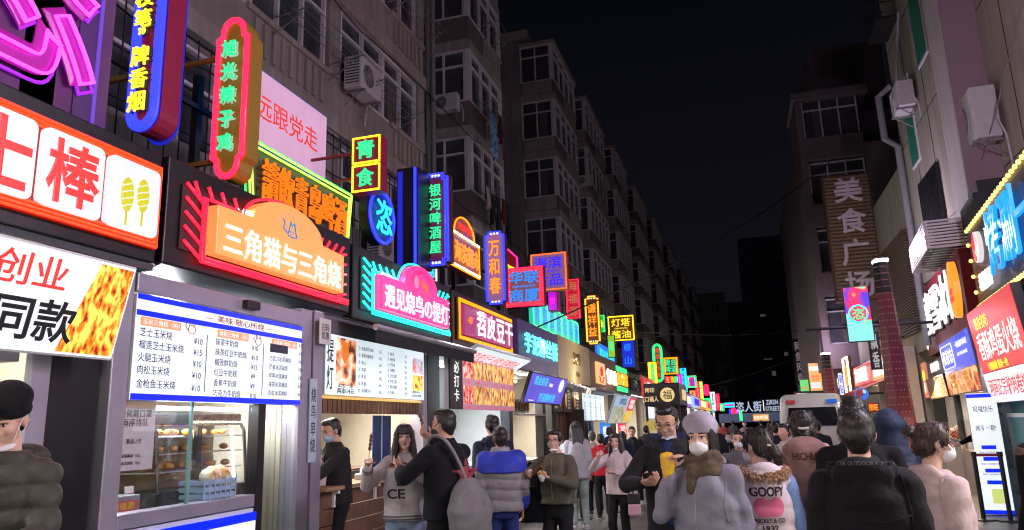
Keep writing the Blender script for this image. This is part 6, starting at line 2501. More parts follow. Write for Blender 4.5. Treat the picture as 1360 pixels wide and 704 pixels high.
panel(t, 'face', rect(w, hh), 0, .1, mat('brown_sign', (.2, .1, .05), .5))
neon(t, 'neon_border', rect(w - .1, hh - .1), .05, glow('cream_neon', (1, .85, .6), 3), y=-.03)
text('lettering', '老船夫', w * .6, hh * .5, (0, -.03, 0), L_ORG, t, th=.03)
rsign('hanging_dark_sign', 'dark hanging board with white brush characters left of the nearest red column', 1162, 466, 15, 50, 3.75, DARKB, '飘香', glow('dim_white_letter', (.6, .6, .6), .6, sample=False), d=.1, lh=.9)
loc, w, h = placed(1145, 523, 18, 17, 3.4)
t = thing('round_blue_sign', 'round blue lit sign under the hanging screen', 'sign', loc, 0)
panel(t, 'disc', disc(w / 2, 24), 0, .1, glow('blue_disc', (.01, .14, .75), 1.0))
text('lettering', '小海', w * .6, h * .3, (0, -.01, .06), WHITEL, t, th=.004)
MB().box(w / 2 + .001, w / 2 + .4, .03, .07, -.03, .03).build('bracket', DKSTEEL, t)
loc, w, h = placed(1160, 541, 14, 13, 3.8)
t = thing('red_character_sign', 'red sign with orange lit characters low beside the red column', 'sign', loc, 0)
panel(t, 'face', rect(w, h), 0, .1, mat('maroon_casing'))
text('lettering', '捞旺', w * .9, h * .7, (0, -.02, 0), L_ORG, t, bold=.04, th=.02)

# shops further down the right, with lit interiors and awnings
FARR = [('warm', (1, .5, .15), '爆炒蛤蜊', 22.5, 26.5), ('red', (.9, .04, .04), '捞旺火锅', 26.7, 31), ('pink', (1, .2, .4), '奶茶', 34, 40), ('white', (.9, .95, 1), '便利店', 41, 49), ('amber', (1, .55, .1), '烧烤大排档', 50, 60)]
for k, (nm, fc, s, y0, y1) in enumerate(FARR):
 X = 4.25 + .06 * k
 t = thing('snack_shop', 'far right-hand shop with a %s lit fascia' % nm, 'shop', (0, 0, 0))
 b = MB()
 b.box(X, X + .4, y0, y0 + .2, 0, 3.4)
 b.box(X + 2, X + 2.1, y0 + .2, y1, 0, 3.4)
 b.box(X, X + 2, y0 + .2, y1, 2.6, 2.65)
 b.build('shell', CREAMW, t)
 MB().box(X - .12, X, y0 + .05, y1 - .05, 2.66, 3.35).build('fascia', glow('right_fascia_%d' % k, fc, .6), t, bevel=.015)
 o = text('shop_name', s, (y1 - y0) * .6, .5, (0, 0, 0), WHITEL, t, bold=.03, th=.05)
 o.location = (X - .15, (y0 + y1) / 2, 3.0)
 o.rotation_euler = (0, 0, -PI / 2)
 MB().box(X + .05, X + .7, y0 + .3, y1 - .1, 0, 1.0).build('counter', WOOD, t)
 b = MB()
 b.tube([(X + .9, y0 + .5, 2.52), (X + .9, y1 - .4, 2.52)], .03, 6)
 b.build('ceiling_lamp', TUBE, t)
 shop_light(t, (X + .4, (y0 + y1) / 2, 2.5), SHOP_W * .8, (.3, y1 - y0 - 1), (1, .92, .85), (-1, 0, 0))
 if k == 0:
  a = MB()
  a.add([(X - .13, y0 + .2, 2.62), (X - .13, y1, 2.62), (X - 1.0, y1, 2.3), (X - 1.0, y0 + .2, 2.3), (X - 1.0, y0 + .2, 2.12), (X - 1.0, y1, 2.12)], [(0, 3, 2, 1), (3, 4, 5, 2)])
  o = a.build('awning', mat('red_awning', (.5, .03, .05), .7, var=.2), t)
  o.modifiers.new('thick', 'SOLIDIFY').thickness = .01

# overhead cables
for k, (a, c, sag, lab) in enumerate((((690, 445), (1108, 210), .5, 'thin black cable slung across the street from the left row to the balcony block'),
                                      ((835, 440), (1070, 438), .25, 'level black cable crossing the street under the dark towers'),
                                      ((905, 520), (1068, 470), .3, 'low black cable near the far end of the street'))):
 p0 = on_x(a[0], a[1], -4.2)
 p1 = on_x(c[0], c[1], 4.6)
 pts = []
 for i in range(17):
  f = i / 16
  p = p0.lerp(p1, f)
  p.z -= sag * math.sin(PI * f)
  pts.append(p)
 o = MB().tube(pts, .018, 5).build('overhead_cable', BLACK, None)
 tag(o, lab, 'cable')
p0, p1 = Vector((4.56, 17.0, 5.0)), Vector((5.0, 11.5, 8.9))
o = MB().tube([p0, (p0 + p1) / 2 - Vector((0, 0, .2)), p1], .012, 5).build('overhead_cable', PIPE, None)
tag(o, 'thin grey cable running up across the mauve end wall', 'cable')
# ================================================================== PEOPLE
SKIN = skin('skin', (.60, .37, .27))
SKIN2 = skin('skin_fair', (.68, .45, .36))
HAIRK = hairmat('black_hair', (.014, .011, .010))
HAIRB = hairmat('brown_hair', (.045, .025, .018))
EYEW = mat('eye_white', (.7, .68, .66), .25)
EYEK = mat('dark_iris', (.015, .01, .008), .1)
LIP = mat('lip', (.45, .13, .12), .4)
BROW = mat('eyebrow', (.02, .015, .012), .8)
MASKW = fabric('white_mask', (.72, .74, .78), var=.06, bump=.1, fold=.25)
MASKB = fabric('blue_mask', (.35, .52, .68), var=.06, bump=.1, fold=.25)
RUBBER = mat('shoe_rubber', (.5, .5, .5), .6)


def remeshed(mb, vox, smooth=5, wrinkle=0.0, freq=9.0, post=None, seed=0):
 me = mb.mesh('tmp')
 o = bpy.data.objects.new('tmp', me)
 COL.objects.link(o)
 r = o.modifiers.new('r', 'REMESH')
 r.mode = 'VOXEL'
 r.voxel_size = vox
 s = o.modifiers.new('s', 'SMOOTH')
 s.factor = .5
 s.iterations = smooth
 bpy.context.view_layer.update()
 dg = bpy.context.evaluated_depsgraph_get()
 out = bpy.data.meshes.new_from_object(o.evaluated_get(dg))
 bpy.data.objects.remove(o)
 bpy.data.meshes.remove(me)
 if wrinkle or post:
  n = len(out.vertices)
  co = np.empty(n * 3)
  no = np.empty(n * 3)
  out.vertices.foreach_get('co', co)
  out.vertex_normals.foreach_get('vector', no)
  co = co.reshape(-1, 3)
  no = no.reshape(-1, 3)
  d = np.zeros(n)
  if wrinkle:
   off = Vector((seed * 3.1, seed * 1.7, seed * .9))
   d += np.array([noise.noise(Vector((c[0] * freq * .7 + c[2] * freq * .5, c[1] * freq * .7, c[2] * freq * .9 - c[0] * freq * .6)) + off) + .4 * noise.noise(Vector((c[0] * freq * 1.5 - c[2] * freq * 1.2, c[1] * freq * 1.5, c[2] * freq * 2.2)) + off) for c in co]) * wrinkle
  if post:
   d += post(co, no)
  co = co + no * d[:, None]
  out.vertices.foreach_set('co', co.ravel())
 out.polygons.foreach_set('use_smooth', [True] * len(out.polygons))
 out.update()
 return out


def bake(mb, name, mt, parent, vox, **kw):
 me = remeshed(mb, vox, **kw)
 me.materials.clear()
 me.materials.append(mt)
 return link_mesh(name, me, parent)


def ik(sh, wr, l1, l2, pole):
 sh, wr, pole = Vector(sh), Vector(wr), Vector(pole)
 d = wr - sh
 L = d.length
 if L > (l1 + l2) * .995:
  wr = sh + d.normalized() * (l1 + l2) * .995
  d = wr - sh
  L = d.length
 a = (l1 * l1 - l2 * l2 + L * L) / (2 * L)
 hgt = math.sqrt(max(0, l1 * l1 - a * a))
 u = d.normalized()
 p = pole - u * pole.dot(u)
 p = p.normalized() if p.length > 1e-6 else u.orthogonal()
 return sh + u * a + p * hgt, wr


def add_hand(b, wrist, fdir, palm, thumb_side, curl=.35, k=1.0):
 """five-fingered hand; fdir = direction of the fingers, palm = direction the palm looks"""
 f = Vector(fdir).normalized()
 n = Vector(palm)
 n = (n - f * n.dot(f)).normalized()
 s = Vector(thumb_side)
 s = (s - f * s.dot(f) - n * s.dot(n)).normalized()
 w = Vector(wrist)
 for t in (-.028, -.010, .008, .026):
  b.cap(w + s * t * .6 * k, w + (f * .085 + s * t) * k, .015 * k, .0125 * k, 8)
 for i, (t, L) in enumerate(((.030, .070), (.010, .080), (-.010, .074), (-.028, .058))):
  p = w + (f * .088 + s * t) * k
  ang = curl * (1 + .12 * i)
  d = f
  r = .0092 * k
  for seg, sl in enumerate((.44, .32, .24)):
   a = ang * (1.0 if seg else .8)
   d = (d * math.cos(a) + n * math.sin(a)).normalized()
   q = p + d * L * sl * k
   b.cap(p, q, r, r * .92, 8)
   p, r = q, r * .93
 p = w + (f * .028 + s * .026) * k
 d = (f * .62 + s * .55 + n * .5).normalized()
 q = p + d * .045 * k
 b.cap(p, q, .0135 * k, .0110 * k, 8)
 d2 = (f * .8 + n * .55 + s * .05).normalized()
 b.cap(q, q + d2 * .034 * k, .0108 * k, .0088 * k, 8)


def person(label, px, top, dep, rel, S=None, female=False, skn=None, hair='short', hairm=None, coat=None, vox=.010, turn=0, nod=0, trousers=None,
           hem=None, girth=1.0, armL=None, armR=None, poleL=None, poleR=None, curl=.4, palmL=None, palmR=None, puff=0, wr=.008, collar='stand', mask=None, chinmask=False, glasses=False, hat=None, scarf=None,
           shoes=None, stride=0.0, skirtlen=None, shoulder=1.0, lean=0.0, hairlen=.35, sleeve=1.0, beard=0, fuzz=0, extra=None, face=True, base=None, group=None, open_coat=None, coat2=None, vest=None):
 """a dressed person; px, top = photo position of the head's top, dep = distance along the view, rel = turn from facing the camera (90 = looking to the photo's left, 180 = away)"""
 p = at_depth(px, top, dep)
 top_z = p.z
 pos = Vector((p.x, p.y, 0)) if base is None else Vector(base)
 if S is None:
  S = top_z - (.03 if hat else .012)
 tc = Vector((-pos.x, -pos.y, 0)).normalized()
 left = Vector((tc.y, -tc.x, 0))
 # looking along -tc, the photo's left-hand side
 left = Vector((-(-tc).y, (-tc).x, 0))
 dvec = tc * math.cos(R(rel)) + left * math.sin(R(rel))
 rz = math.atan2(-dvec.x, dvec.y)
 t = thing('person', label, 'person', pos, rz, group)
 k = S / 1.70
 hairm = hairm or HAIRK
 skn = skn or (SKIN2 if female else SKIN)
 sw = (.153 if female else .172) * k * shoulder      # shoulder half-width (joint)
 zs = .830 * S - .01
 zh = .53 * S
 hc = Vector((0, .035 * k + lean * .45, S - .115 * k))
 Rh = Matrix.Rotation(R(turn), 3, 'Z') @ Matrix.Rotation(R(-nod), 3, 'X')

 def H(x, y, z):
  return hc + Rh @ Vector((x * k, y * k, z * k))

 # --- arms
 l1, l2 = .285 * k, .25 * k
 arms = {}
 for sd, tgt, pole, nm in ((-1, armL, poleL, 'L'), (1, armR, poleR, 'R')):
  sh = Vector((sd * sw, lean * .35, zs - .035 * k))
  wrist = Vector(tgt) * k if tgt is not None else Vector((sd * (sw + .045 * k * girth), .07 * k + lean * .1, zs - .535 * k))
  el, wrist = ik(sh, wrist, l1, l2, pole if pole is not None else ((sd * .22, -1, -.2) if tgt is None else (sd * .35, -.5, -.8)))
  arms[nm] = (sh, el, wrist, sd)
 # --- body: one continuous skin
 b = MB()
 b.ell(H(0, -.012, .032), (.073 * k, .092 * k, .083 * k), 16, rot=Rh)
 b.ell(H(0, .022, -.028), (.060 * k, .066 * k, .080 * k), 16, rot=Rh)
 b.ell(H(0, .026, -.066), (.050 * k, .052 * k, .040 * k), 14, rot=Rh)
 b.ell(H(0, .060, -.094), (.025 * k, .024 * k, .021 * k), 10, rot=Rh)
 b.cap(H(0, .083, .006), H(0, .099, -.030), .008 * k, .0125 * k, 8)
 for s in (-1, 1):
  b.ell(H(s * .014, .088, -.034), (.010 * k, .010 * k, .008 * k), 8, rot=Rh)
  b.ell(H(s * .036, .058, -.030), (.024 * k, .024 * k, .022 * k), 10, rot=Rh)
  b.cap(H(s * .012, .081, .018), H(s * .045, .070, .016), .011 * k, .009 * k, 8)
  b.ell(H(s * .074, -.006, -.012), (.010 * k, .019 * k, .031 * k), 10, rot=Rh)
  b.ell(H(s * .078, -.012, -.006), (.010 * k, .016 * k, .024 * k), 10, rot=Rh)
 b.ell(H(0, .081, -.058), (.020 * k, .011 * k, .012 * k), 10, rot=Rh)
 nb = Vector((0, -.012 * k + lean * .35, zs + .02 * k))
 b.cap(H(0, -.012, -.075), nb, .050 * k, .056 * k, 12)
 b.loft([(0, lean * .0, zh - .08 * k, .12 * k, .09 * k), (0, lean * .1, zh + .1 * k, .125 * k, .09 * k), (0, lean * .25, zs - .16 * k, .145 * k, .10 * k), (0, lean * .33, zs - .02 * k, .12 * k, .075 * k), (0, lean * .35, zs + .035 * k, .055 * k, .05 * k)], 16)
 for nm in 'LR':
  sh, el, wrist, sd = arms[nm]
  b.cap(Vector((sd * .06 * k, lean * .33, zs - .03 * k)), sh, .05 * k, .05 * k, 10)
  b.cap(sh, el, .046 * k, .038 * k, 10)
  b.cap(el, wrist, .038 * k, .026 * k, 10)
  fd = (wrist - el).normalized()
  pl = (palmL if nm == 'L' else palmR)
  if pl is None:
   pl = (-sd, .2, 0) if fd.z < -.4 else (-sd * .6, .2, .6)
  up = Vector((0, 1, 0)) if fd.z < -.4 else Vector((-sd * .3, 0, 1))
  add_hand(b, wrist + fd * .02 * k, fd, pl, up, curl, k * (.94 if female else 1.04))
 st = stride * k
 feet = []
 for s in (-1, 1):
  hip = Vector((s * .085 * k, 0, zh - .03 * k))
  ft = Vector((s * .10 * k, s * st * .5, .09 * k))
  kn, ft = ik(hip, ft, .245 * S, .225 * S, (s * .1, 1, 0))
  b.cap(hip, kn, .075 * k, .052 * k, 10)
  b.cap(kn, ft, .050 * k, .034 * k, 10)
  b.cap(ft - Vector((0, .01 * k, .035 * k)), ft + Vector((s * .015 * k, .13 * k, -.055 * k)), .035 * k, .028 * k, 8)
  feet.append((hip, kn, ft, s))
 bake(b, 'body', skn, t, max(.0065 if vox <= .012 else vox * .8, .0065) if face or vox <= .012 else vox, smooth=3)
 # --- face
 if face:
  for s in (-1, 1):
   e = MB()
   e.ell(H(s * .031, .0735, .001), (.0135 * k, .008 * k, .0062 * k), 10, rot=Rh)
   eo = e.build('eye', EYEW, t, smooth=True)
   e = MB()
   e.ell(H(s * .031, .0785, .001), (.0064 * k, .0042 * k, .0064 * k), 8, rot=Rh)
   e.build('iris', EYEK, eo, smooth=True)
   e = MB()
   e.tube([H(s * .015, .0845, .0085), H(s * .031, .083, .0105), H(s * .046, .074, .006)], .0022 * k, 5)
   e.build('eyelash', BROW, t)
   e = MB()
   e.tube([H(s * .013, .090, .023), H(s * .030, .086, .030), H(s * .050, .073, .025)], [.003 * k, .0042 * k, .002 * k], 6)
   e.build('eyebrow', BROW, t)
  if not mask:
   e = MB()
   e.ell(H(0, .0875, -.0545), (.021 * k, .008 * k, .0052 * k), 10, rot=Rh)
   e.ell(H(0, .0865, -.063), (.018 * k, .009 * k, .006 * k), 10, rot=Rh)
   e.build('lips', LIP, t, smooth=True)
 if mask:
  e = MB()
  e.ell(H(0, .050 if not chinmask else .040, -.058 if not chinmask else -.104), ((.060 * k, .062 * k, .050 * k) if not chinmask else (.050 * k, .055 * k, .018 * k)), 16, rot=Rh)
  if not chinmask:
   e.ell(H(0, .092, -.040), (.022 * k, .022 * k, .026 * k), 10, rot=Rh)
  mo_ = bake(e, 'face_mask', mask, t, .006, smooth=3)
  e = MB()
  for s in (-1, 1):
   zz = -.045 if not chinmask else -.095
   e.tube([H(s * .055, .055, zz + .02), H(s * .073, .02, .0), H(s * .086, -.008, .018), H(s * .088, -.022, -.008), H(s * .072, .012, -.05)], .0022 * k, 5)
  e.build('ear_loop', mask, mo_)
 if glasses:
  e = MB()
  for s in (-1, 1):
   e.tube([H(s * .033 + .024 * math.cos(a), .101, -.002 + .018 * math.sin(a)) for a in np.linspace(0, 2 * PI, 16, endpoint=False)], .0019 * k, 5, True)
   e.tube([H(s * .057, .099, .004), H(s * .078, .06, .006), H(s * .082, -.005, .004)], .0018 * k, 5)
  e.tube([H(-.010, .102, .0), H(0, .104, .003), H(.010, .102, .0)], .0018 * k, 5)
  e.build('glasses', mat('dark_glasses_frame', (.03, .03, .03), .3, .5), t)
 # --- hair
 hb = MB()
 if hat is None:
  hb.ell(H(0, -.026, .046), (.080 * k, .091 * k, .077 * k), 18, rot=Rh)
  hb.ell(H(0, -.052, .0), (.076 * k, .062 * k, .080 * k), 16, rot=Rh)
  if hair == 'short':
   hb.ell(H(0, .020, .094), (.064 * k, .060 * k, .034 * k), 14, rot=Rh)
   for s in (-1, 1):
    hb.ell(H(s * .074, -.016, .022), (.012 * k, .034 * k, .042 * k), 10, rot=Rh)
   hb.ell(H(0, -.062, -.05), (.055 * k, .03 * k, .05 * k), 12, rot=Rh)
  else:
   hb.ell(H(0, .012, .084), (.074 * k, .074 * k, .042 * k), 14, rot=Rh)
   for s in (-1, 1):
    hb.ell(H(s * .070, .012, .03), (.018 * k, .052 * k, .056 * k), 12, rot=Rh)
 else:
  hb.ell(H(0, -.05, -.02), (.074 * k, .055 * k, .06 * k), 14, rot=Rh)
 if hair == 'fringe' or hair == 'long_fringe':
  for i in range(7):
   x = -.054 + .018 * i
   hb.cap(H(x, .076 - abs(x) * .35, .070), H(x * 1.05, .090 - abs(x) * .5, .028), .014 * k, .008 * k, 8)
 if hair in ('long', 'long_fringe', 'long_front'):
  for s in (-1, 1):
   for i in range(5):
    y = .045 - .028 * i
    bot = H(s * (.080 + .004 * i), y, -.12)
    fwd = .055 if hair != 'long' else -.04
    hb.cap(H(s * .070, y, .045), bot, .022 * k, .026 * k, 8)
    end = Vector((s * (.095 + .012 * (i % 2)) * k, fwd * k + y * .6 * k + lean * .3, zs - hairlen * k * (1 - .1 * (i % 3))))
    hb.cap(bot, end, .026 * k, .013 * k, 8)
  for i in range(5):
   x = -.06 + .03 * i
   hb.cap(H(x, -.085, .0), Vector((x * 1.25 * k, -.115 * k + lean * .3, zs - hairlen * .9 * k)), .03 * k, .016 * k, 8)
 if hair == 'bob':
  for s in (-1, 1):
   for i in range(4):
    y = .03 - .03 * i
    hb.cap(H(s * .072, y, .04), H(s * .080, y, -.085), .022 * k, .018 * k, 8)
  for i in range(5):
   x = -.06 + .03 * i
   hb.cap(H(x, -.080, .0), H(x, -.088, -.09), .026 * k, .02 * k, 8)
 if hair == 'bun':
  hb.ell(H(0, -.120, .075), (.036 * k, .034 * k, .036 * k), 12, rot=Rh)
  hb.cap(H(0, -.085, .06), H(0, -.115, .075), .03 * k, .025 * k, 8)
 if hair == 'ponytail':
  hb.cap(H(0.0, -.10, .03), H(.03, -.135, -.06), .026 * k, .034 * k, 10)
  hb.cap(H(.03, -.135, -.06), H(.055, -.13, -.16), .034 * k, .018 * k, 10)
 if hair == 'tied':
  hb.cap(H(0, -.095, -.02), H(0, -.118, -.055), .034 * k, .026 * k, 10)
 ho = bake(hb, 'hair', hairm, t, max(vox * .8, .008), smooth=3, wrinkle=.003, freq=24, seed=px)
 if dep < 8 and hat is None:      # loose strands break the outline of the hair
  rs_ = random.Random(int(px) + 5)
  vv = ho.data.vertices
  e = MB()
  for q in range(420 if dep < 5.2 else 240):
   v = vv[rs_.randrange(len(vv))]
   nn = v.normal
   fl = Vector((v.co.x - hc.x, (v.co.y - hc.y) * .5 - .03, -.10 if v.co.z > hc.z - .02 * k else -.06))
   fl = (fl - nn * fl.dot(nn)).normalized()
   a = v.co - nn * .004
   L = (rs_.uniform(.010, .028) if hair == 'short' else rs_.uniform(.02, .05)) * k
   sd_ = nn.cross(fl) * rs_.uniform(-.3, .3)
   e.tube([a, a + (fl + nn * .28 + sd_).normalized() * L * .6, a + (fl * 1.1 + nn * .16 + sd_).normalized() * L * 1.15], [.0026, .002, .0005], 4)
  e.build('strands', hairm, ho, smooth=True)
 if hair == 'tied' or hair == 'ponytail':
  e = MB()
  e.tube([H(-.030, -.112, -.02 + .03), H(0, -.128, -.025 + .03), H(.030, -.112, -.02 + .03)], .008 * k, 6)
  e.build('hair_clip', mat('pale_clip', (.6, .58, .55), .3), ho)
 # --- hat
 if hat == 'beanie':
  hm = coat2
  e = MB()
  e.ell(H(0, -.022, .058), (.090 * k, .104 * k, .086 * k), 18, rot=Rh)
  e.ell(H(0, -.045, .080), (.086 * k, .096 * k, .080 * k), 18, rot=Rh)
  e.ell(H(0, -.018, .028), (.094 * k, .108 * k, .030 * k), 18, rot=Rh)
  bake(e, 'beanie', hm, t, max(vox, .008), smooth=3, wrinkle=.006, freq=16, seed=px)
 if hat == 'slouch':
  hm = coat2
  e = MB()
  e.ell(H(0, -.028, .066), (.100 * k, .118 * k, .092 * k), 18, rot=Rh)
  e.ell(H(.02, -.060, .090), (.104 * k, .106 * k, .078 * k), 18, rot=Rh)
  e.ell(H(0, -.016, .034), (.094 * k, .110 * k, .030 * k), 18, rot=Rh)
  bake(e, 'felt_hat', hm, t, max(vox, .008), smooth=4, wrinkle=.012, freq=10, seed=px)
 # --- trousers
 tm = trousers or fabric('black_trousers', (.012, .012, .015))
 e = MB()
 e.loft([(0, 0, zh - .12 * k, .15 * k, .115 * k), (0, -.005, zh - .03 * k, .165 * k, .125 * k), (0, 0, zh + .10 * k, .145 * k, .105 * k)], 18)
 for hip, kn, ft, s in feet:
  e.cap(hip, kn, .093 * k, .068 * k, 12)
  e.cap(kn, ft + Vector((0, 0, .02)), .068 * k, .060 * k, 12)
 bake(e, 'trousers', tm, t, max(.014, vox * 1.2), smooth=4, wrinkle=.008, freq=11, seed=px + 1)
 for hip, kn, ft, s in feet:
  e = MB()
  e.cap(ft + Vector((0, -.02 * k, -.045 * k)), ft + Vector((s * .015 * k, .15 * k, -.05 * k)), .045 * k, .038 * k, 10)
  o = bake(e, 'shoe', shoes or mat('black_shoe', (.02, .02, .02), .4), t, .012, smooth=2)
  e = MB()
  e.box(-.042 * k, .042 * k, -.06 * k, .19 * k, 0.0, .022 * k)
  so = e.build('sole', RUBBER, o, bevel=.008)
  so.location = (ft.x + s * .007 * k, ft.y, .002)
 # --- coat or jacket
 hm_ = (hem if hem is not None else .50) * S
 g = 1 + (girth - 1) * .8
 e = MB()
 cy = lambda z: lean * .35 * max(0, min(1, (z - zh) / max(.01, zs - zh)))
 rings = []
 wt = (.160 if female else .172) * k * g
 dp = (.128 if female else .138) * k * g
 n_low = 4 if hm_ < zh - .1 else 2
 for i in range(n_low):
  f = i / n_low
  z = hm_ + (zh + .08 * k - hm_) * f
  rings.append((0, cy(z), z, wt * (1.06 - .06 * f), dp * (1.05 - .05 * f)))
 rings += [(0, cy(zh + .08 * k), zh + .08 * k, wt * .99, dp * .98), (0, cy(zs - .20 * k), zs - .20 * k, wt * 1.02, dp * 1.03), (0, cy(zs - .08 * k), zs - .08 * k, sw * 1.00, dp * .94),
              (0, cy(zs), zs - .005 * k, sw * .80, dp * .72), (0, cy(zs), zs + .045 * k, .085 * k, .075 * k)]
 e.loft(rings, 26, power=2.5)
 slr = (.058 if female else .063) * k * (1 + (sleeve - 1) * .8)
 for nm in 'LR':
  sh, el, wrist, sd = arms[nm]
  e.cap(Vector((sd * .09 * k, cy(zs), zs - .03 * k)), sh - Vector((sd * .005, 0, .015 * k)), .062 * k, slr * 1.12, 12)
  q = MB() if vest is not None else e
  q.cap(sh - Vector((0, 0, .012 * k)), el, slr * 1.10, slr * .95, 12)
  cuff = wrist - (wrist - el).normalized() * .015 * k
  q.cap(el, cuff, slr * .95, slr * .66, 12)
  if vest is not None:
   bake(q, 'sleeve', vest, t, max(vox, .010), smooth=4, wrinkle=wr, freq=8, seed=px + sd)
 if collar in ('stand', 'hood', 'fur'):
  e.loft([(0, cy(zs) + .0, zs - .02 * k, .095 * k, .085 * k), (0, cy(zs) + .012 * k, zs + .070 * k, .078 * k, .078 * k)], 18)
 if collar in ('hood', 'fur', 'back_hood'):
  e.ell(Vector((0, cy(zs) - .105 * k, zs + .0 * k)), (.135 * k, .075 * k, .085 * k), 16)
  e.ell(Vector((0, cy(zs) - .13 * k, zs - .07 * k)), (.105 * k, .055 * k, .085 * k), 14)
  for s in (-1, 1) if collar != 'back_hood' else ():
   e.cap(Vector((s * .115 * k, cy(zs) - .06 * k, zs + .02 * k)), Vector((s * .075 * k, cy(zs) + .075 * k, zs + .0 * k)), .042 * k, .03 * k, 10)
 if collar == 'big_hood':
  e.ell(Vector((0, cy(zs) - .075 * k, zs + .045 * k)), (.135 * k, .105 * k, .10 * k), 18)
  e.ell(Vector((0, cy(zs) - .12 * k, zs - .08 * k)), (.12 * k, .06 * k, .11 * k), 14)
  for s in (-1, 1):
   e.cap(Vector((s * .10 * k, cy(zs) - .02 * k, zs + .055 * k)), Vector((s * .06 * k, cy(zs) + .085 * k, zs - .01 * k)), .05 * k, .035 * k, 10)
 if collar == 'up_hood':
  e.ell(H(0, -.03, .03), (.115 * k, .125 * k, .125 * k), 18, rot=Rh)
  e.cap(H(0, -.03, -.03), nb, .11 * k, .12 * k, 14)
 if collar == 'lapel':
  for s in (-1, 1):
   e.cap(Vector((s * .085 * k, cy(zs) - .05 * k, zs + .035 * k)), Vector((s * .05 * k, cy(zs) + .10 * k, zs - .09 * k)), .03 * k, .022 * k, 10)
  e.cap(Vector((-.075 * k, cy(zs) - .06 * k, zs + .04 * k)), Vector((.075 * k, cy(zs) - .06 * k, zs + .04 * k)), .034 * k, .034 * k, 10)
 if collar == 'ribbed':
  e.loft([(0, cy(zs), zs - .01 * k, .088 * k, .08 * k), (0, cy(zs) + .006 * k, zs + .035 * k, .078 * k, .075 * k)], 18)

 def post(co, no):
  d = np.zeros(len(co))
  if puff:
   d += puff * (np.abs(np.sin(PI * (co[:, 2] + .012 * np.sin(co[:, 0] * 9)) / .10)) ** .6 - .6)
  return d
 co_ = bake(e, 'coat', coat, t, vox if vox >= .010 else .010, smooth=5, wrinkle=wr, freq=8, post=post if puff else None, seed=px * .37 + 2)
 if open_coat is not None:      # what shows between the open fronts
  e = MB()
  e.loft([(0, cy(zh) + dp * .62, zh - .02 * k, .055 * k, dp * .42), (0, cy(zs - .2 * k) + dp * .64, zs - .2 * k, .06 * k, dp * .43), (0, cy(zs) + dp * .40, zs - .03 * k, .05 * k, dp * .42), (0, cy(zs) + .02 * k, zs + .05 * k, .062 * k, .07 * k)], 16)
  bake(e, 'sweater', open_coat, t, .010, smooth=3, wrinkle=.005, seed=px)
 # zip line down the front
 if open_coat is None and face:
  e = MB()
  bv = BVHTree.FromPolygons([v.co for v in co_.data.vertices], [p.vertices[:] for p in co_.data.polygons])
  pts = []
  z = zs + .01 * k
  while z > hm_ + .03:
   hit = bv.ray_cast(Vector((.004, .6, z)), Vector((0, -1, 0)))
   if hit[0] is not None:
    pts.append(hit[0] + Vector((0, .001, 0)))
   z -= .04
  if len(pts) > 2:
   e.tube(pts, .0035 * k, 5)
   e.build('zip', mat('zip_metal', (.3, .3, .3), .4, .6), co_)
 if scarf is not None:
  e = MB()
  for i in range(3):
   a = [Vector(((.098 - .012 * i) * k * math.cos(q), cy(zs) + .02 * k + (.098 - .012 * i) * k * math.sin(q), zs + (.0 + .035 * i) * k + .02 * k * math.sin(q * 2 + i))) for q in np.linspace(0, 2 * PI, 18, endpoint=False)]
   e.tube(a + [a[0]], .036 * k, 10)
  e.cap(Vector((.02 * k, cy(zs) + .13 * k, zs)), Vector((.03 * k, dp * .9 + cy(zs), zs - .11 * k)), .04 * k, .035 * k, 10)
  e.ell(Vector((0, cy(zs) + .05 * k, zs + .02 * k)), (.09 * k, .07 * k, .06 * k), 14)
  bake(e, 'scarf', scarf, t, .010, smooth=3, wrinkle=.012, freq=18, seed=px)
 if collar == 'fur':
  e = MB()
  rf = random.Random(int(px))
  pts = [Vector((s * x * k, cy(zs) + y * k, zs + z * k)) for s, seq in ((-1, [(.05, .10, .0), (.10, .05, .035), (.145, -.04, .04), (.13, -.13, .02), (.06, -.175, .0)]),) for x, y, z in seq]
  pts += [Vector((-p.x, p.y, p.z)) for p in reversed(pts)]
  fine = []
  for i in range(len(pts) - 1):
   for q in range(6):
    fine.append(pts[i].lerp(pts[i + 1], q / 6))
  for p_ in fine:
   for q in range(16):
    dv = Vector((rf.gauss(0, 1), rf.gauss(0, 1), rf.gauss(0, 1))).normalized()
    e.tube([p_, p_ + dv * .03 * k, p_ + dv * .045 * k + Vector((0, 0, -.01))], [.006, .005, .001], 4)
  e.build('fur_trim', fabric('tan_fur', (.42, .26, .17)), co_)
 t['_k'] = k
 info = dict(t=t, k=k, S=S, zs=zs, zh=zh, coat=co_, arms=arms, H=H, hem=hm_, dp=dp, sw=sw)
 return info


def decal(info, name, s, w, h, x, z, mt, side=-1, bold=.02, arc=None):
 """lettering laid on the back (side=-1) or front (+1) of a coat"""
 co_ = info['coat']
 bv = BVHTree.FromPolygons([v.co for v in co_.data.vertices], [p.vertices[:] for p in co_.data.polygons])
 o = text(name, s, w, h, (0, 0, 0), mt, co_, bold=bold, th=.002, arc=arc)
 for v in o.data.vertices:
  X, Z = v.co.x + x, v.co.z + z
  if side > 0:
   X = -v.co.x + x
  hit = bv.ray_cast(Vector((X, side * .8, Z)), Vector((0, -side, 0)))
  Y = hit[0].y if hit[0] is not None else side * .12
  v.co = (X, Y + side * .004, Z)
 return o


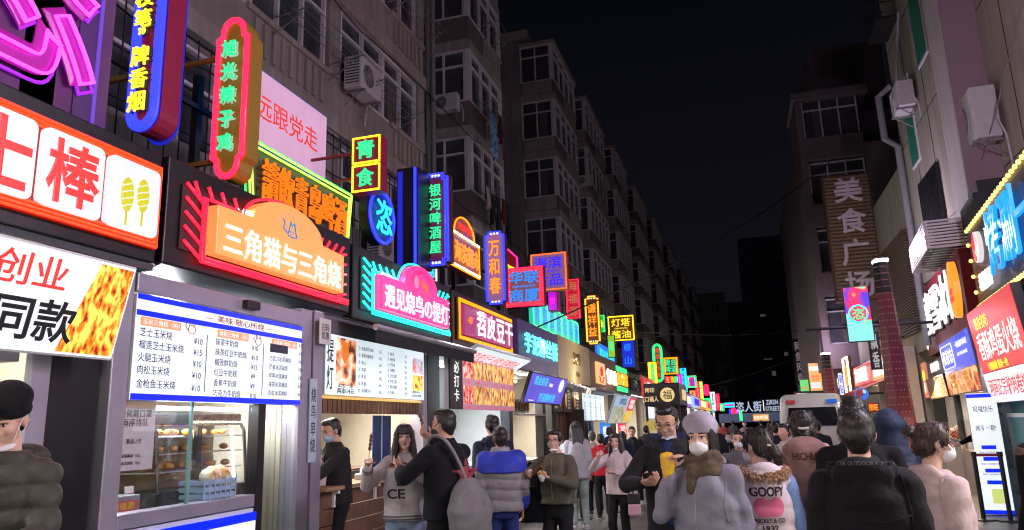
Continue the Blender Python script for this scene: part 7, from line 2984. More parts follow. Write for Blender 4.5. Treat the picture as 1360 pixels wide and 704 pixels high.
def patch_on(info, name, poly, x, z, mt, side=-1, lift=.003):
 """a printed patch laid on the coat (fan of small faces so it follows the cloth)"""
 co_ = info['coat']
 bv = BVHTree.FromPolygons([v.co for v in co_.data.vertices], [p.vertices[:] for p in co_.data.polygons])
 b = MB()
 n = len(poly)
 vs = []
 K = 5
 for j in range(1, K + 1):
  for (px_, pz_) in poly:
   X, Z = x + px_ * j / K, z + pz_ * j / K
   hit = bv.ray_cast(Vector((X, side * .8, Z)), Vector((0, -side, 0)))
   Y = hit[0].y if hit[0] is not None else side * .12
   vs.append((X, Y + side * lift, Z))
 hit = bv.ray_cast(Vector((x, side * .8, z)), Vector((0, -side, 0)))
 vs.append((x, (hit[0].y if hit[0] is not None else side * .12) + side * lift, z))
 fs = []
 for j in range(K - 1):
  for i in range(n):
   fs.append((j * n + i, j * n + (i + 1) % n, (j + 1) * n + (i + 1) % n, (j + 1) * n + i))
 for i in range(n):
  fs.append((K * n, (i + 1) % n, i))
 b.add(vs, fs)
 return b.build(name, mt, co_, smooth=True)


BLKCOAT = fabric('black_coat', (.008, .008, .012))
NAVY = fabric('navy_coat', (.018, .025, .055))
JEANB = fabric('light_jeans', (.22, .30, .40), bump=.5)
JEANG = fabric('pale_green_jeans', (.36, .46, .40), bump=.5)

# ---- 1 woman in a black beanie at the left edge
P1 = person('woman in a black beanie and padded dark olive jacket looking down at the left edge', 18, 513, 3.45, 26, female=True, hat='beanie', coat2=fabric('black_knit', (.006, .006, .008), bump=.7, bscale=90),
   coat=fabric('olive_puffer', (.055, .052, .043), rough=.5, fold=.25), puff=.020, wr=.004, collar='back_hood', nod=20, hair='none', armR=(.20, .30, 1.12), armL=(-.18, .34, 1.10), curl=.7, girth=1.12, sleeve=1.15, mask=MASKW, chinmask=True, hem=.52)
# ---- 2 vendor behind the hatch
P2 = person('vendor in a white mask and black jacket leaning over the wooden counter hatch', 449, 555, 7.9, 58, coat=fabric('vendor_black', (.02, .02, .022)), mask=MASKB, nod=22, armR=(.16, .52, 1.02), armL=(-.12, .50, 1.04), lean=.10, curl=.6)
# ---- 3 girl with long hair and a skewer
CREAMJ = fabric('grey_cream_fleece', (.46, .42, .42))
P3 = person('girl with long black hair and fringe in a cream varsity jacket holding a skewer', 538, 562, 6.7, 12, female=True, hair='long_fringe', coat=CREAMJ, armR=(.27, .30, 1.34), armL=(-.05, .24, 1.32), poleR=(.6, .1, -.8), poleL=(-.8, .1, -.5), palmR=(-.3, .8, 0), palmL=(.2, -.4, .4),
   curl=.95, trousers=JEANB, hem=.50, girth=1.22, sleeve=1.2, collar='ribbed', hairlen=.30, turn=14, wr=.012)
# ---- 4 man with a grey sling bag
P4 = person('man seen from behind in a black jacket with a red star print on its back', 592, 542, 6.3, 140, hair='short', coat=BLKCOAT, mask=mat('black_mask', (.02, .02, .02), .8), turn=22, armL=(-.20, .36, 1.22), poleL=(-.7, -.3, -.6), armR=(.10, .30, 1.45), poleR=(.8, 0, -.6), curl=.9, girth=1.12, sleeve=1.15, hem=.50, wr=.012)
# ---- 5, 6 couple at the counter
P5 = person('tall man in a long navy padded coat with white lettering at the snack counter', 655, 550, 8.6, 165, coat=fabric('navy_long_puffer', (.012, .018, .04), rough=.6), hem=.28, collar='hood', girth=1.18, hair='short', lean=.06, face=False)
BLUEG = fabric('grey_puffer', (.22, .21, .22), rough=.55)
P6 = person('person in a blue and grey puffer jacket seen from behind at the counter', 664, 562, 7.4, 172, coat=BLUEG, puff=.014, girth=1.28, sleeve=1.3, hem=.50, collar='stand', hair='short', trousers=fabric('blue_trousers', (.02, .035, .18)), S=1.60, face=False)
# ---- 7 woman in an olive jacket
P7 = person('woman with glasses in an olive bomber jacket eating from a stick', 737, 569, 7.5, 22, female=True, coat=fabric('olive_bomber', (.085, .08, .055), rough=.6), hair='tied', glasses=True, mask=MASKW, chinmask=True, armR=(.24, .26, 1.22), armL=(-.03, .26, 1.20), poleR=(.8, -.2, -.6), poleL=(-.8, -.2, -.5), curl=1.0,
   girth=1.25, sleeve=1.3, hem=.54, collar='ribbed', turn=8, wr=.012)
# ---- 8 woman from behind in white
P8 = person('woman seen from behind in a white jacket and pale jeans', 765, 570, 11.8, 172, female=True, coat=fabric('white_jacket', (.52, .53, .57)), hair='long', hairlen=.12, trousers=JEANG, hem=.47, girth=1.15, shoes=mat('white_shoe', (.6, .6, .6), .5), vox=.012, face=False, S=1.64)
# ---- 9 white-jacket woman eating a skewer
P9 = person('woman in a pinkish white hooded jacket biting a skewer', 818, 575, 9.4, 22, female=True, coat=fabric('pinkish_white_jacket', (.62, .52, .54)), hair='long_front', hairlen=.05, mask=MASKW, chinmask=True, armR=(.20, .27, 1.36), armL=(-.10, .34, 1.17), poleR=(.8, -.1, -.7), poleL=(-.8, -.2, -.5),
   curl=1.0, girth=1.18, sleeve=1.15, hem=.50, collar='hood', turn=10, wr=.009)
# ---- 10, 11, 12 people further back on the left
P10 = person('person with greying hair in a pale top beyond the white-jacket woman', 786, 572, 13.6, 175, coat=fabric('pale_tan_top', (.42, .36, .3)), hair='short', hairm=hairmat('greying_hair', (.07, .06, .05)), vox=.016, face=False)
P11 = person('person in a bright red hooded jacket seen from behind', 797, 575, 13.0, 178, coat=fabric('red_jacket', (.45, .02, .03)), collar='hood', hair='short', vox=.016, face=False)
P12 = person('man in a dark jacket facing the camera near the black kiosk', 839, 566, 15.0, 5, coat=fabric('dark_grey_jacket', (.02, .022, .025)), hair='short', vox=.014, shoes=mat('white_shoe'), stride=.3)
P13 = person('person in dark navy with hood walking away beside the man near the kiosk', 826, 572, 14.2, 175, coat=NAVY, hair='bob', vox=.016, face=False, collar='hood')
# ---- 14 tall man with glasses and phone
P14 = person('tall man with glasses in an open black coat over a blue sweater reading his phone', 885, 537, 5.5, 8, coat=fabric('charcoal_coat', (.016, .016, .021)), open_coat=fabric('blue_sweater', (.015, .03, .10)), glasses=True, mask=MASKB, chinmask=True, hair='short', nod=20, turn=-10,
             armR=(.15, .33, 1.18), armL=(-.20, .10, .92), poleR=(.8, -.4, -.5), palmR=(-.5, -.2, .8), curl=.9, hem=.24, collar='hood', girth=1.15, skn=SKIN)
# ---- 15 woman in a grey coat and felt hat
P15 = person('woman in a felt hat, long grey wool coat and brown scarf', 931, 549, 4.35, 26, female=True, hat='slouch', coat2=fabric('lilac_felt', (.36, .33, .42)), coat=fabric('grey_wool', (.235, .23, .295), bump=.6, bscale=160), mask=MASKW, scarf=fabric('brown_scarf', (.11, .08, .055), bump=.8, bscale=90), hair='bob',
             armR=(.15, .18, 1.38), poleR=(.35, .1, -1), palmR=(-.8, .3, .2), curl=.95, hem=.24, girth=1.36, sleeve=1.22, collar='lapel', turn=10, wr=.017)
# ---- 16, 17 masked people behind
P16 = person('man in a white mask and dark grey jacket behind the felt hat', 979, 571, 8.6, 2, coat=fabric('grey_blazer', (.10, .10, .115)), mask=MASKW, hair='short', collar='lapel', vox=.012, open_coat=fabric('black_sweater'))
P17 = person('person in a pale blue mask far behind the felt hat', 967, 574, 14.5, 0, coat=BLKCOAT, mask=MASKB, hair='short', vox=.014)
# ---- 18 girl with a fur-hooded vest
WHV = fabric('white_vest', (.66, .56, .62), rough=.6)
P18 = person('girl with a ponytail in a printed white vest with sky blue sleeves', 1003, 558, 4.5, 168, female=True, hair='ponytail', coat=WHV, vest=fabric('sky_blue_sleeve', (.20, .33, .62)), collar='fur', puff=.010, girth=1.22, sleeve=1.12, hem=.44, turn=38, S=1.54, wr=.006, face=True, mask=MASKW)
# ---- 19 pink-brown hoodie
P19 = person('person in a dusty pink hoodie with lettering round its hood', 1064, 544, 4.7, 178, female=True, hair='tied', coat=fabric('dusty_pink_hoodie', (.44, .26, .24)), collar='big_hood', girth=1.22, sleeve=1.2, hem=.47, wr=.012, face=False)
# ---- 20 man in black in front
P20 = person('broad man in a black hooded jacket seen from behind, nearest the camera', 1133, 540, 3.4, 180, hair='short', coat=fabric('near_black_jacket', (.004, .004, .007), rough=.8), collar='hood', girth=1.18, sleeve=1.15, hem=.48, wr=.017, face=False)
# ---- 21 head behind him
P21 = person('taller man in a black jacket just ahead of the broad man', 1131, 525, 4.4, 180, hair='short', coat=BLKCOAT, girth=1.15, vox=.012, face=False)
# ---- 22 navy padded coat
P22 = person('person in a navy padded coat with its hood up, half hidden', 1178, 548, 5.0, 182, hair='short', coat=fabric('navy_padded', (.02, .032, .07), rough=.6), puff=.012, collar='up_hood', girth=1.25, vox=.012, face=False)
# ---- 23 woman with a bun in a pale pink coat
P23 = person('woman with a hair bun in a pale pink wool coat looking right', 1228, 559, 3.9, -128, female=True, hair='bun', hairm=HAIRB, coat=fabric('pale_pink_wool', (.58, .45, .46), bump=.2, bscale=150), collar='lapel', girth=1.22, sleeve=1.28, hem=.36, wr=.015, mask=MASKW, turn=-16)
# ---- 24 figure cut by the right edge
P24 = person('person in a brown padded vest over black sleeves cut off by the right edge', 1393, 520, 4.3, 150, coat=fabric('brown_padded', (.16, .10, .075), rough=.6), vest=BLKCOAT, puff=.012, collar='stand', girth=1.2, vox=.012, S=1.7, face=False)
# ---- 25 vendors on the right
c_ = rpt(1.0, 0, -.2)
P25 = person('vendor in dark clothes bending over the hot plate stall counter', 1266, 545, 15.8, 60, coat=fabric('vendor_dark', (.03, .03, .035)), hair='short', vox=.016, nod=20, base=(5.15, 20.3, 0), S=1.66, lean=.05, mask=MASKW)

# ---- background crowd, distant heads
crowd = [(953, 577, 17, 0, (.02, .02, .025), 'distant person in black left of the white-masked man', 'short', None), (945, 578, 21, 10, (.2, .17, .15), 'distant person in a tan coat under the far neon signs', 'bob', MASKB),
         (1042, 566, 9.6, 35, (.40, .36, .31), 'person in a cream fleece glimpsed past the dusty pink hoodie', 'short', None), (1030, 574, 13.0, 178, (.02, .02, .03), 'person in black walking away past the ponytail girl', 'short', None),
         (1024, 577, 19, 185, (.06, .04, .05), 'distant walker in plum beyond the ponytail girl', 'long', None), (934, 579, 25, 0, (.03, .03, .05), 'distant walker in navy near the last lit shops', 'short', MASKW),
         (920, 578, 23, 178, (.02, .02, .02), 'distant walker in black behind the felt hat', 'short', None), (858, 572, 18, 178, (.05, .05, .06), 'walker in grey beside the black kiosk', 'short', None),
         (810, 577, 17.5, 175, (.03, .03, .04), 'walker in dark clothes behind the skewer-biting woman', 'bob', None), (770, 580, 19, 182, (.02, .02, .025), 'walker in black by the wooden tea shop door', 'short', None),
         (990, 579, 28, 0, (.25, .22, .22), 'far walker in pale grey near the street end', 'short', MASKB), (1012, 580, 33, 180, (.02, .02, .03), 'far walker in black near the street end', 'short', None),
         (962, 580, 31, 0, (.3, .06, .06), 'far walker in dull red near the street end', 'short', None), (1086, 571, 13.5, 180, (.02, .025, .03), 'person in black just behind the white van', 'short', None),
         (975, 581, 37, 180, (.1, .1, .12), 'farthest walker in slate grey', 'short', None), (1147, 553, 9.5, 176, (.03, .03, .035), 'walker in black past the taller man', 'short', None)]
for (px, py, dep, rel, c, lab, hr, mk) in crowd:
 person(lab, px, py, dep, rel, coat=fabric('crowd_%d' % px, c), hair=hr, mask=mk, vox=.02, face=False, S=min(1.80, max(1.52, at_depth(px, py, dep).z)))
# ================================================================== what people wear on top and carry, and the loose objects
WP = mat('white_garment_print', (.7, .7, .7), .7)
BP = mat('dark_garment_print', (.03, .03, .04), .7)
# jacket prints
k = P3['k']
decal(P3, 'lettering', 'D', .085 * k, .085 * k, -.00, P3['zs'] - .20 * k, BP, 1, .05)
decal(P3, 'lettering', 'CE', .17 * k, .085 * k, .05, P3['zs'] - .31 * k, BP, 1, .05)
patch_on(P4, 'star_print', [((.17 if i % 2 == 0 else .07) * math.sin(PI * i / 5), (.17 if i % 2 == 0 else .07) * math.cos(PI * i / 5)) for i in range(10)], .09, P4['zs'] - .24, mat('faded_red_print', (.28, .04, .06), .8))
decal(P5, 'lettering', 'umbro', .18, .05, -.07, P5['zs'] - .20, WP, -1, .03)
patch_on(P5, 'logo_stroke', [(-.10, .02), (-.03, -.02), (.08, -.01), (.03, .0), (-.03, .0)], -.06, P5['zs'] - .12, WP)
decal(P6, 'lettering', 'SP', .07, .03, .09, P6['zs'] - .10, WP, -1, .05)
decal(P19, 'lettering', 'HICHUN', .17, .045, .0, P19['zs'] + .02, mat('hood_print', (.15, .07, .07), .8), -1, .04)
decal(P20, 'lettering', 'WINTER OUTDOOR WINTER', .27, .016, .0, P20['zs'] + .055, mat('grey_print', (.16, .17, .2), .7), -1, .02)
k = P18['k']
decal(P18, 'lettering', 'GOOFY', .22 * k, .06 * k, .0, P18['zs'] - .09 * k, BP, -1, .07)
o = decal(P18, 'lettering', 'MICKEY & CO', .19 * k, .028 * k, .0, P18['zs'] - .268 * k, BP, -1, .05)
decal(P18, 'lettering', '1932', .10 * k, .034 * k, .0, P18['zs'] - .315 * k, BP, -1, .05)
patch_on(P18, 'pink_patch', [(x * k, z * k) for x, z in rrect(.19, .12, .05, 4)], .0, P18['zs'] - .185 * k, mat('pink_print', (.72, .16, .30), .8))


def seam(info, pts, side=-1, r=.004, mt=None, closed=False):
 """a sewn seam or pocket edge lying on the cloth"""
 co_ = info['coat']
 bv = BVHTree.FromPolygons([v.co for v in co_.data.vertices], [q.vertices[:] for q in co_.data.polygons])
 out = []
 n = len(pts)
 for i in range(n if closed else n - 1):
  a, b_ = pts[i], pts[(i + 1) % n]
  for q in range(8):
   x, z = a[0] + (b_[0] - a[0]) * q / 8, a[1] + (b_[1] - a[1]) * q / 8
   h_ = bv.ray_cast(Vector((x, side * .8, z)), Vector((0, -side, 0)))
   if h_[0] is not None:
    out.append(h_[0] + Vector((0, side * .001, 0)))
 if len(out) > 2:
  MB().tube(out, r, 5, closed).build('seam', mt or co_.data.materials[0], co_, smooth=True)


z = P20['zs']
seam(P20, [(-.19, z - .16), (-.08, z - .19), (.08, z - .19), (.19, z - .16)])
seam(P20, [(-.155, z + .0), (-.175, z - .15), (-.17, z - .32)])
seam(P20, [(.155, z + .0), (.175, z - .15), (.17, z - .32)])
z = P15['zs']
seam(P15, [(-.16, z - .50), (-.05, z - .52), (-.05, z - .66), (-.16, z - .64)], 1, .005, closed=True)
seam(P15, [(.06, z - .52), (.17, z - .50), (.17, z - .64), (.06, z - .66)], 1, .005, closed=True)
seam(P15, [(-.13, z + .02), (-.15, z - .14), (-.16, z - .3)], 1)
seam(P15, [(.13, z + .02), (.15, z - .14), (.16, z - .3)], 1)
z = P23['zs']
seam(P23, [(0, z - .03), (0, z - .3), (0, z - .6)])
seam(P23, [(-.135, z + .0), (-.155, z - .14), (-.15, z - .3)])
seam(P23, [(.135, z + .0), (.155, z - .14), (.15, z - .3)])
z = P19['zs']
seam(P19, [(-.14, z - .0), (-.155, z - .15), (-.15, z - .3)])
seam(P19, [(.14, z - .0), (.155, z - .15), (.15, z - .3)])
z = P4['zs']
seam(P4, [(-.18, z - .14), (0, z - .17), (.18, z - .14)])
BLY = fabric('royal_blue_nylon', (.03, .05, .42), rough=.5)
kk = P6['k']
zs = P6['zs']
b = MB()
b.loft([(0, -.004, zs - .17 * kk, .240 * kk, .198 * kk), (0, -.004, zs - .07 * kk, .205 * kk, .182 * kk), (0, 0, zs + .005 * kk, .155 * kk, .135 * kk), (0, 0, zs + .05 * kk, .10 * kk, .095 * kk)], 24, power=2.5)
for nm in 'LR':
 sh, el, wrist, sd = P6['arms'][nm]
 b.cap(sh - Vector((0, 0, .0)), sh.lerp(el, .32), .098 * kk, .094 * kk, 12)
 b.cap(Vector((sd * .09, 0, zs - .03)), sh, .08, .098 * kk, 12)
bake(b, 'blue_yoke', BLY, P6['t'], .012, smooth=4, wrinkle=.006, seed=8)
for nm in 'LR':
 sh, el, wrist, sd = P6['arms'][nm]
 b = MB()
 b.cap(el.lerp(wrist, .45), el.lerp(wrist, .8), .082 * kk, .074 * kk, 12)
 bake(b, 'blue_cuff', BLY, P6['t'], .012, smooth=3, wrinkle=.004)
b = MB()
b.loft([(0, .0, zs + .0, .115 * kk, .105 * kk), (0, .012, zs + .085, .098 * kk, .096 * kk)], 20)
bake(b, 'grey_collar', fabric('pale_grey_fleece', (.30, .30, .31)), P6['t'], .012, smooth=3, wrinkle=.006)
# striped cuffs and hem of the varsity jacket
k = P3['k']
STR = fabric('striped_rib', (.12, .12, .13))
b = MB()
for z in (P3['hem'] + .02, P3['hem'] + .045):
 b.loft([(0, 0, z - .006, .172 * k * 1.185, .136 * k * 1.185), (0, 0, z + .006, .172 * k * 1.185, .136 * k * 1.185)], 30, power=2.5)
b.build('hem_stripe', STR, P3['t'], smooth=True)
for nm in 'LR':
 sh, el, wrist, sd = P3['arms'][nm]
 d = (wrist - el).normalized()
 b = MB()
 for q in (.035, .06):
  b.tube([wrist - d * q, wrist - d * (q - .010)], .050 * k, 12)
 b.build('cuff_stripe', STR, P3['t'], smooth=True)


def world_pt(info, p):
 bpy.context.view_layer.update()
 return info['t'].matrix_world @ Vector(p)


def hand_pt(info, nm, out=.09):
 sh, el, wrist, sd = info['arms'][nm]
 d = (wrist - el).normalized()
 return world_pt(info, wrist + d * out), d


def skewer(label, info, nm, up, L=.24, meat=(.16, .06, .03)):
 p, d = hand_pt(info, nm, .085)
 t = thing('food_skewer', label, 'skewer', p)
 u = (info['t'].matrix_world.to_3x3() @ Vector(up)).normalized()
 MB().tube([-u * .07, u * L], .003, 6).build('stick', WOODL, t)
 b = MB()
 for i in range(4):
  b.ell(u * (L * .42 + i * .035), (.018, .016, .02), 8)
 b.build('meat', mat('grilled_meat', meat, .45, var=.5, vscale=40), t, smooth=True)
 return t


skewer('grilled skewer held up by the girl in the cream varsity jacket', P3, 'R', (-.15, .12, 1))
skewer('skewer raised by the man with the grey sling bag', P4, 'R', (-.1, .3, 1), .16)
skewer('thin stick held by the woman in the olive bomber', P7, 'R', (-.5, .1, .25), .18, (.4, .2, .08))
skewer('long skewer at the mouth of the woman in the pinkish white jacket', P9, 'R', (-.75, -.2, .75), .22)

p, d = hand_pt(P4, 'L', .11)
t = thing('paper_tray', 'brown paper food tray held by the man with the sling bag', 'food tray', p, .5)
MB().box(-.09, .09, -.05, .05, 0, .012).build('tray_base', mat('kraft_paper', (.32, .17, .08), .7), t)
b = MB()
for i in range(5):
 b.ell((-.06 + .03 * i, 0, .025), (.02, .03, .018), 8)
b.build('food', mat('grilled_meat'), t, smooth=True)
p, d = hand_pt(P7, 'L', .085)
t = thing('snack_cup', 'snack in a paper wrap held by the woman in the olive bomber', 'snack', p)
b = MB()
b.ell((0, 0, .02), (.055, .04, .032), 10)
bake(b, 'pastry', mat('golden_pastry', (.55, .28, .08), .5, var=.4, vscale=30), t, .006, wrinkle=.006, freq=40)
MB().cap((0, 0, -.03), (0, 0, .0), .025, .04).build('wrap', mat('paper'), t, smooth=True)
p, d = hand_pt(P15, 'R', .09)
t = thing('snack_bag', 'yellow paper snack bag held up by the woman in the felt hat', 'snack bag', p + Vector((-.03, 0, -.03)), .3)
b = MB()
b.loft([(0, 0, -.08, .026, .016), (0, 0, -.02, .038, .027), (0, 0, .045, .04, .025), (0, 0, .065, .036, .007)], 16)
bake(b, 'bag', mat('yellow_paper', (.75, .45, .02), .5, bump=.6, bscale=30), t, .006, wrinkle=.006, freq=30)
p, d = hand_pt(P14, 'R', .085)
t = thing('phone', 'black phone in the hand of the tall man with glasses', 'phone', p + Vector((0, 0, .02)), P14['t'].rotation_euler.z)
t.rotation_euler = (R(-55), 0, P14['t'].rotation_euler.z)
MB().box(-.037, .037, -.0045, .0045, -.075, .075).build('case', mat('phone_black', (.01, .01, .012), .2), t, bevel=.004)
MB().box(-.033, .033, -.0055, -.0046, -.07, .07).build('screen', glow('phone_screen', (.5, .6, .8), .25), t)

# sling bag
k = P4['k']
t = thing('sling_bag', 'large soft grey sling bag hanging at the back of the man in black', 'bag', P4['t'].location.copy(), P4['t'].rotation_euler.z)
b = MB()
b.loft([(.02, -.27, .74, .05, .04), (.02, -.28, .78, .20, .09), (.02, -.27, .95, .23, .11), (.02, -.24, 1.10, .16, .09), (.03, -.22, 1.20, .06, .05)], 22, power=2.4)
bake(b, 'bag_body', fabric('grey_canvas', (.17, .165, .17)), t, .012, smooth=5, wrinkle=.016, freq=7, seed=5)
b = MB()
b.tube(smooth_line([(.03, -.22, 1.16), (-.03, -.20, 1.32), (-.10, -.13, 1.49), (-.12, .0, 1.545), (-.10, .13, 1.46), (.03, .17, 1.25)]), .014, 8)
b.build('strap', fabric('grey_strap', (.25, .24, .24)), t, smooth=True)
# shoulder bag strap and small bag of the white-jacket woman
t = thing('small_bag', 'small black and pink bag hanging from the arm of the skewer-biting woman', 'bag', world_pt(P9, Vector(P9['arms']['L'][1]) + Vector((-.02, .04, -.34))), .2)
MB().box(-.075, .075, -.03, .03, -.02, .10).build('bag_body', mat('black_leather', (.02, .02, .022), .35), t, bevel=.012)
MB().box(-.075, .075, -.03, .03, -.16, -.022).build('pink_pouch', mat('pink_plush', (.55, .33, .38), .9, bump=.5), t, bevel=.02)
b = MB()
b.tube([(-.06, 0, .1), (-.04, 0, .22), (0, 0, .32), (.04, 0, .22), (.06, 0, .1)], .008, 6)
b.build('chain', mat('black_leather'), t)
t = thing('tote_bag', 'black tote bag hanging beside the woman in the olive bomber', 'bag', world_pt(P7, Vector((.27, .05, .66))), P7['t'].rotation_euler.z)
b = MB()
b.loft([(0, 0, 0, .16, .05), (0, 0, .15, .17, .06), (0, 0, .34, .15, .03)], 18)
bake(b, 'bag_body', BLKCOAT, t, .012, wrinkle=.01)
b = MB()
b.tube([(-.1, 0, .33), (-.08, 0, .5), (0, 0, .58), (.08, 0, .5), (.1, 0, .33)], .01, 6)
b.build('handle', BLKCOAT, t)
# cross strap over the hoodie
k = P19['k']
t = thing('cross_strap', 'thin black bag strap across the back of the dusty pink hoodie', 'bag strap', P19['t'].location.copy(), P19['t'].rotation_euler.z)
bv = BVHTree.FromPolygons([v.co for v in P19['coat'].data.vertices], [q.vertices[:] for q in P19['coat'].data.polygons])
pts = []
for i in range(14):
 f = i / 13
 x, z = .16 - .34 * f, P19['zs'] - .03 - .5 * f
 h_ = bv.ray_cast(Vector((x, -.9, z)), Vector((0, 1, 0)))
 if h_[0] is not None:
  pts.append(h_[0] + Vector((0, -.006, 0)))
if len(pts) > 2:
 MB().tube(pts, .014, 8).build('strap', mat('black_leather'), t)

# ---- vendor arm reaching out by the belt barrier (a person leaning from the tofu counter)
P26 = person('vendor leaning out from behind the white standing light box, one arm stretched out', 1312, 560, 15.0, 70, coat=BLKCOAT, hair='short', vox=.014, base=tuple(rpt(.75, 0, .05)), S=1.62, armR=(.05, .60, 1.06), poleR=(.5, 0, -.8), face=False)

# ---- belt barriers
def barrier(label, p, rz, w=.5, lean_=.0):
 t = thing('belt_barrier', label, 'barrier', p, rz, 'black belt barriers')
 for x in (-w / 2, w / 2):
  b = MB()
  b.tube([(x, 0, .02), (x + lean_, 0, .98)], .032, 12)
  b.build('post', mat('barrier_black', (.018, .018, .02), .4, .3), t, smooth=False)
  b = MB()
  b.tube([(x, 0, .0), (x, 0, .018), (x, 0, .03)], [.17, .17, .10], 20)
  b.build('base', mat('barrier_black'), t)
  b = MB()
  b.tube([(x + lean_, 0, .93), (x + lean_, 0, 1.0)], .040, 12)
  b.build('cap', mat('barrier_black'), t)
 MB().box(-w / 2 + .04 + lean_, w / 2 - .04 + lean_, -.003, .003, .93, .975).build('belt', mat('red_belt', (.25, .02, .04), .7), t)
 return t


barrier('black belt barrier with a short belt in front of the white standing light box', (3.50, 13.2, 0), R(-20), .34)
q = at_depth(800, 620, 13.3)
barrier('black belt barrier among the queue on the left', (q.x, q.y, 0), R(60), 1.2)

# ---- white van seen from behind
vx = (1.18 + 3.1) / 2
t = thing('white_van', 'white service van seen from behind with red and blue roof lights', 'van', (vx, 25.8, 0), R(-2))
VW = mat('van_white', (.62, .62, .63), .3, var=.06, coat=.4)
b = MB()
hw = .98
prof = [(0, .42), (0, 1.25), (.10, 2.02), (.28, 2.26), (3.6, 2.28), (4.3, 1.95), (4.9, 1.25), (5.5, 1.05), (5.6, .42)]
vs, fs = [], []
NS = len(prof)
for x in (-1, -.86, 0, .86, 1):
 for (yy, z) in prof:
  crown = .0 if abs(x) == 1 else (.06 if abs(x) == .86 else .10)
  tuck = (.10 if z > 1.3 else 0) * (z - 1.3)
  vs.append((x * (hw - (tuck if abs(x) >= .86 else 0)), yy - (.0 if abs(x) == 1 else .05 if abs(x) == .86 else .07) * (1 if yy < 1 else -1), z + (crown if z > 1.9 else 0)))
for i in range(4):
 for j in range(NS - 1):
  fs.append((i * NS + j, (i + 1) * NS + j, (i + 1) * NS + j + 1, i * NS + j + 1))
fs.append(tuple(range(NS)))
fs.append(tuple(4 * NS + j for j in range(NS - 1, -1, -1)))
fs.append(tuple(i * NS for i in range(4, -1, -1)) + tuple(i * NS + NS - 1 for i in range(5)))
b.add(vs, fs)
o = b.build('body', VW, t, smooth=False, bevel=.03)
b = MB()
b.add([(-.76, -.12, 1.32), (.76, -.12, 1.32), (.70, -.03, 1.90), (-.70, -.03, 1.90)], [(0, 1, 2, 3)])
rw = b.build('rear_window', mat('van_glass', (.01, .011, .014), .08), t)
rw.modifiers.new('thick', 'SOLIDIFY').thickness = .02
b = MB()
b.box(-.02, .02, -.10, -.07, .6, 1.28)
b.build('door_seam', ACD, t)
for x, m_, nm in ((-.62, glow('red_beacon', (.6, .01, .03), .25, base=(.3, .02, .02)), 'red_beacon'), (.62, glow('blue_beacon', (.01, .15, .8), .5, base=(.02, .1, .4)), 'blue_beacon')):
 MB().box(x - .14, x + .14, -.06, .12, 2.02, 2.14).build(nm, m_, t, bevel=.015)
for x in (-.9, .9):
 MB().box(x - .06, x + .06, -.045, .03, .85, 1.35).build('tail_light', glow('tail_red', (.6, .01, .01), .35, base=(.3, .01, .01)), t, bevel=.015)
MB().box(-.98, .98, -.14, .02, .42, .62).build('bumper', ACD, t, bevel=.03)
pl = MB().box(-.24, .24, -.13, -.115, .72, .86).build('number_plate', mat('plate_blue', (.03, .08, .35), .4), t)
for x in (-.86, .86):
 for yy in (.9, 4.6):
  b = MB()
  b.tube([(x - .11, yy, .34), (x + .11, yy, .34)], .34, 24)
  wo = b.build('wheel', mat('tyre', (.02, .02, .02), .8), t)
b = MB()
b.box(-.45, .45, .45, .75, 2.375, 2.43)
b.build('roof_vent', ACD, t, bevel=.02)

# ---- inside the first glass window: heated cabinet, papers, crates
t = thing('display_cabinet', 'black and steel heated display cabinet with curved glass and three shelves inside the serving window', 'food cabinet', (-4.56, 5.42, 1.032), PI / 2)
cw, cd, ch = 1.12, .42, .76
MB().box(-cw / 2, cw / 2, -cd / 2, cd / 2, 0, .15).build('base', mat('cabinet_black', (.02, .02, .022), .3), t, bevel=.012)
b = MB()
b.tube([(-.18, -cd / 2 - .0, .07), (-.18, -cd / 2 - .03, .07)], .028, 14)
b.tube([(.02, -cd / 2, .07), (.02, -cd / 2 - .02, .07)], .018, 12)
b.build('knob', ALU, t)
MB().box(-cw / 2, cw / 2, -cd / 2 + .1, cd / 2, ch - .10, ch).build('top', mat('cabinet_black'), t, bevel=.015)
b = MB()
for x in (-cw / 2 + .015, -.08, cw / 2 - .015):
 b.tube([(x, -cd / 2 + .01, .15), (x, -cd / 2 + .06, ch - .15), (x, -cd / 2 + .12, ch - .05)], .016, 6)
 b.tube([(x, cd / 2 - .01, .15), (x, cd / 2 - .01, ch - .1)], .014, 6)
b.box(-.12, -.06, -cd / 2 + .02, -cd / 2 + .06, .15, ch - .1)
b.build('frame', mat('cabinet_black'), t)
MB().box(-cw / 2 + .01, cw / 2 - .01, cd / 2 - .03, cd / 2 - .015, .15, ch - .1).build('back_plate', mat('cabinet_back', (.25, .2, .15), .4, .3), t)
b = MB()
for z in (.29, .43, .56):
 b.box(-cw / 2 + .03, cw / 2 - .03, -cd / 2 + .06, cd / 2 - .02, z, z + .008)
b.build('shelf', ALU, t)
b = MB()
n = 10
vs = []
fs = []
for i in range(n + 1):
 f = i / n
 yy = -cd / 2 + .0 + .14 * f ** 2.2
 z = .15 + (ch - .2) * f
 vs += [(-cw / 2 + .02, yy, z), (cw / 2 - .02, yy, z)]
for i in range(n):
 fs.append((2 * i, 2 * i + 1, 2 * i + 3, 2 * i + 2))
MB().add(vs, fs).build('front_glass', GLASS, t, smooth=True)
b = MB()
b.tube([(cw / 2 - .05, -cd / 2 + .12, .2), (cw / 2 - .07, -cd / 2 + .15, ch - .14)], .012, 6)
b.tube([(-.02, -cd / 2 + .10, .2), (-.02, -cd / 2 + .14, ch - .14)], .008, 6)
b.build('warm_lamp', glow('cabinet_lamp', (1, .75, .4), 12), t)
shop_light(t, (0, -.02, ch - .13), 9, (.9, .1), (1, .72, .4), (0, -1, 0), 15)
rr2 = random.Random(5)
b = MB()
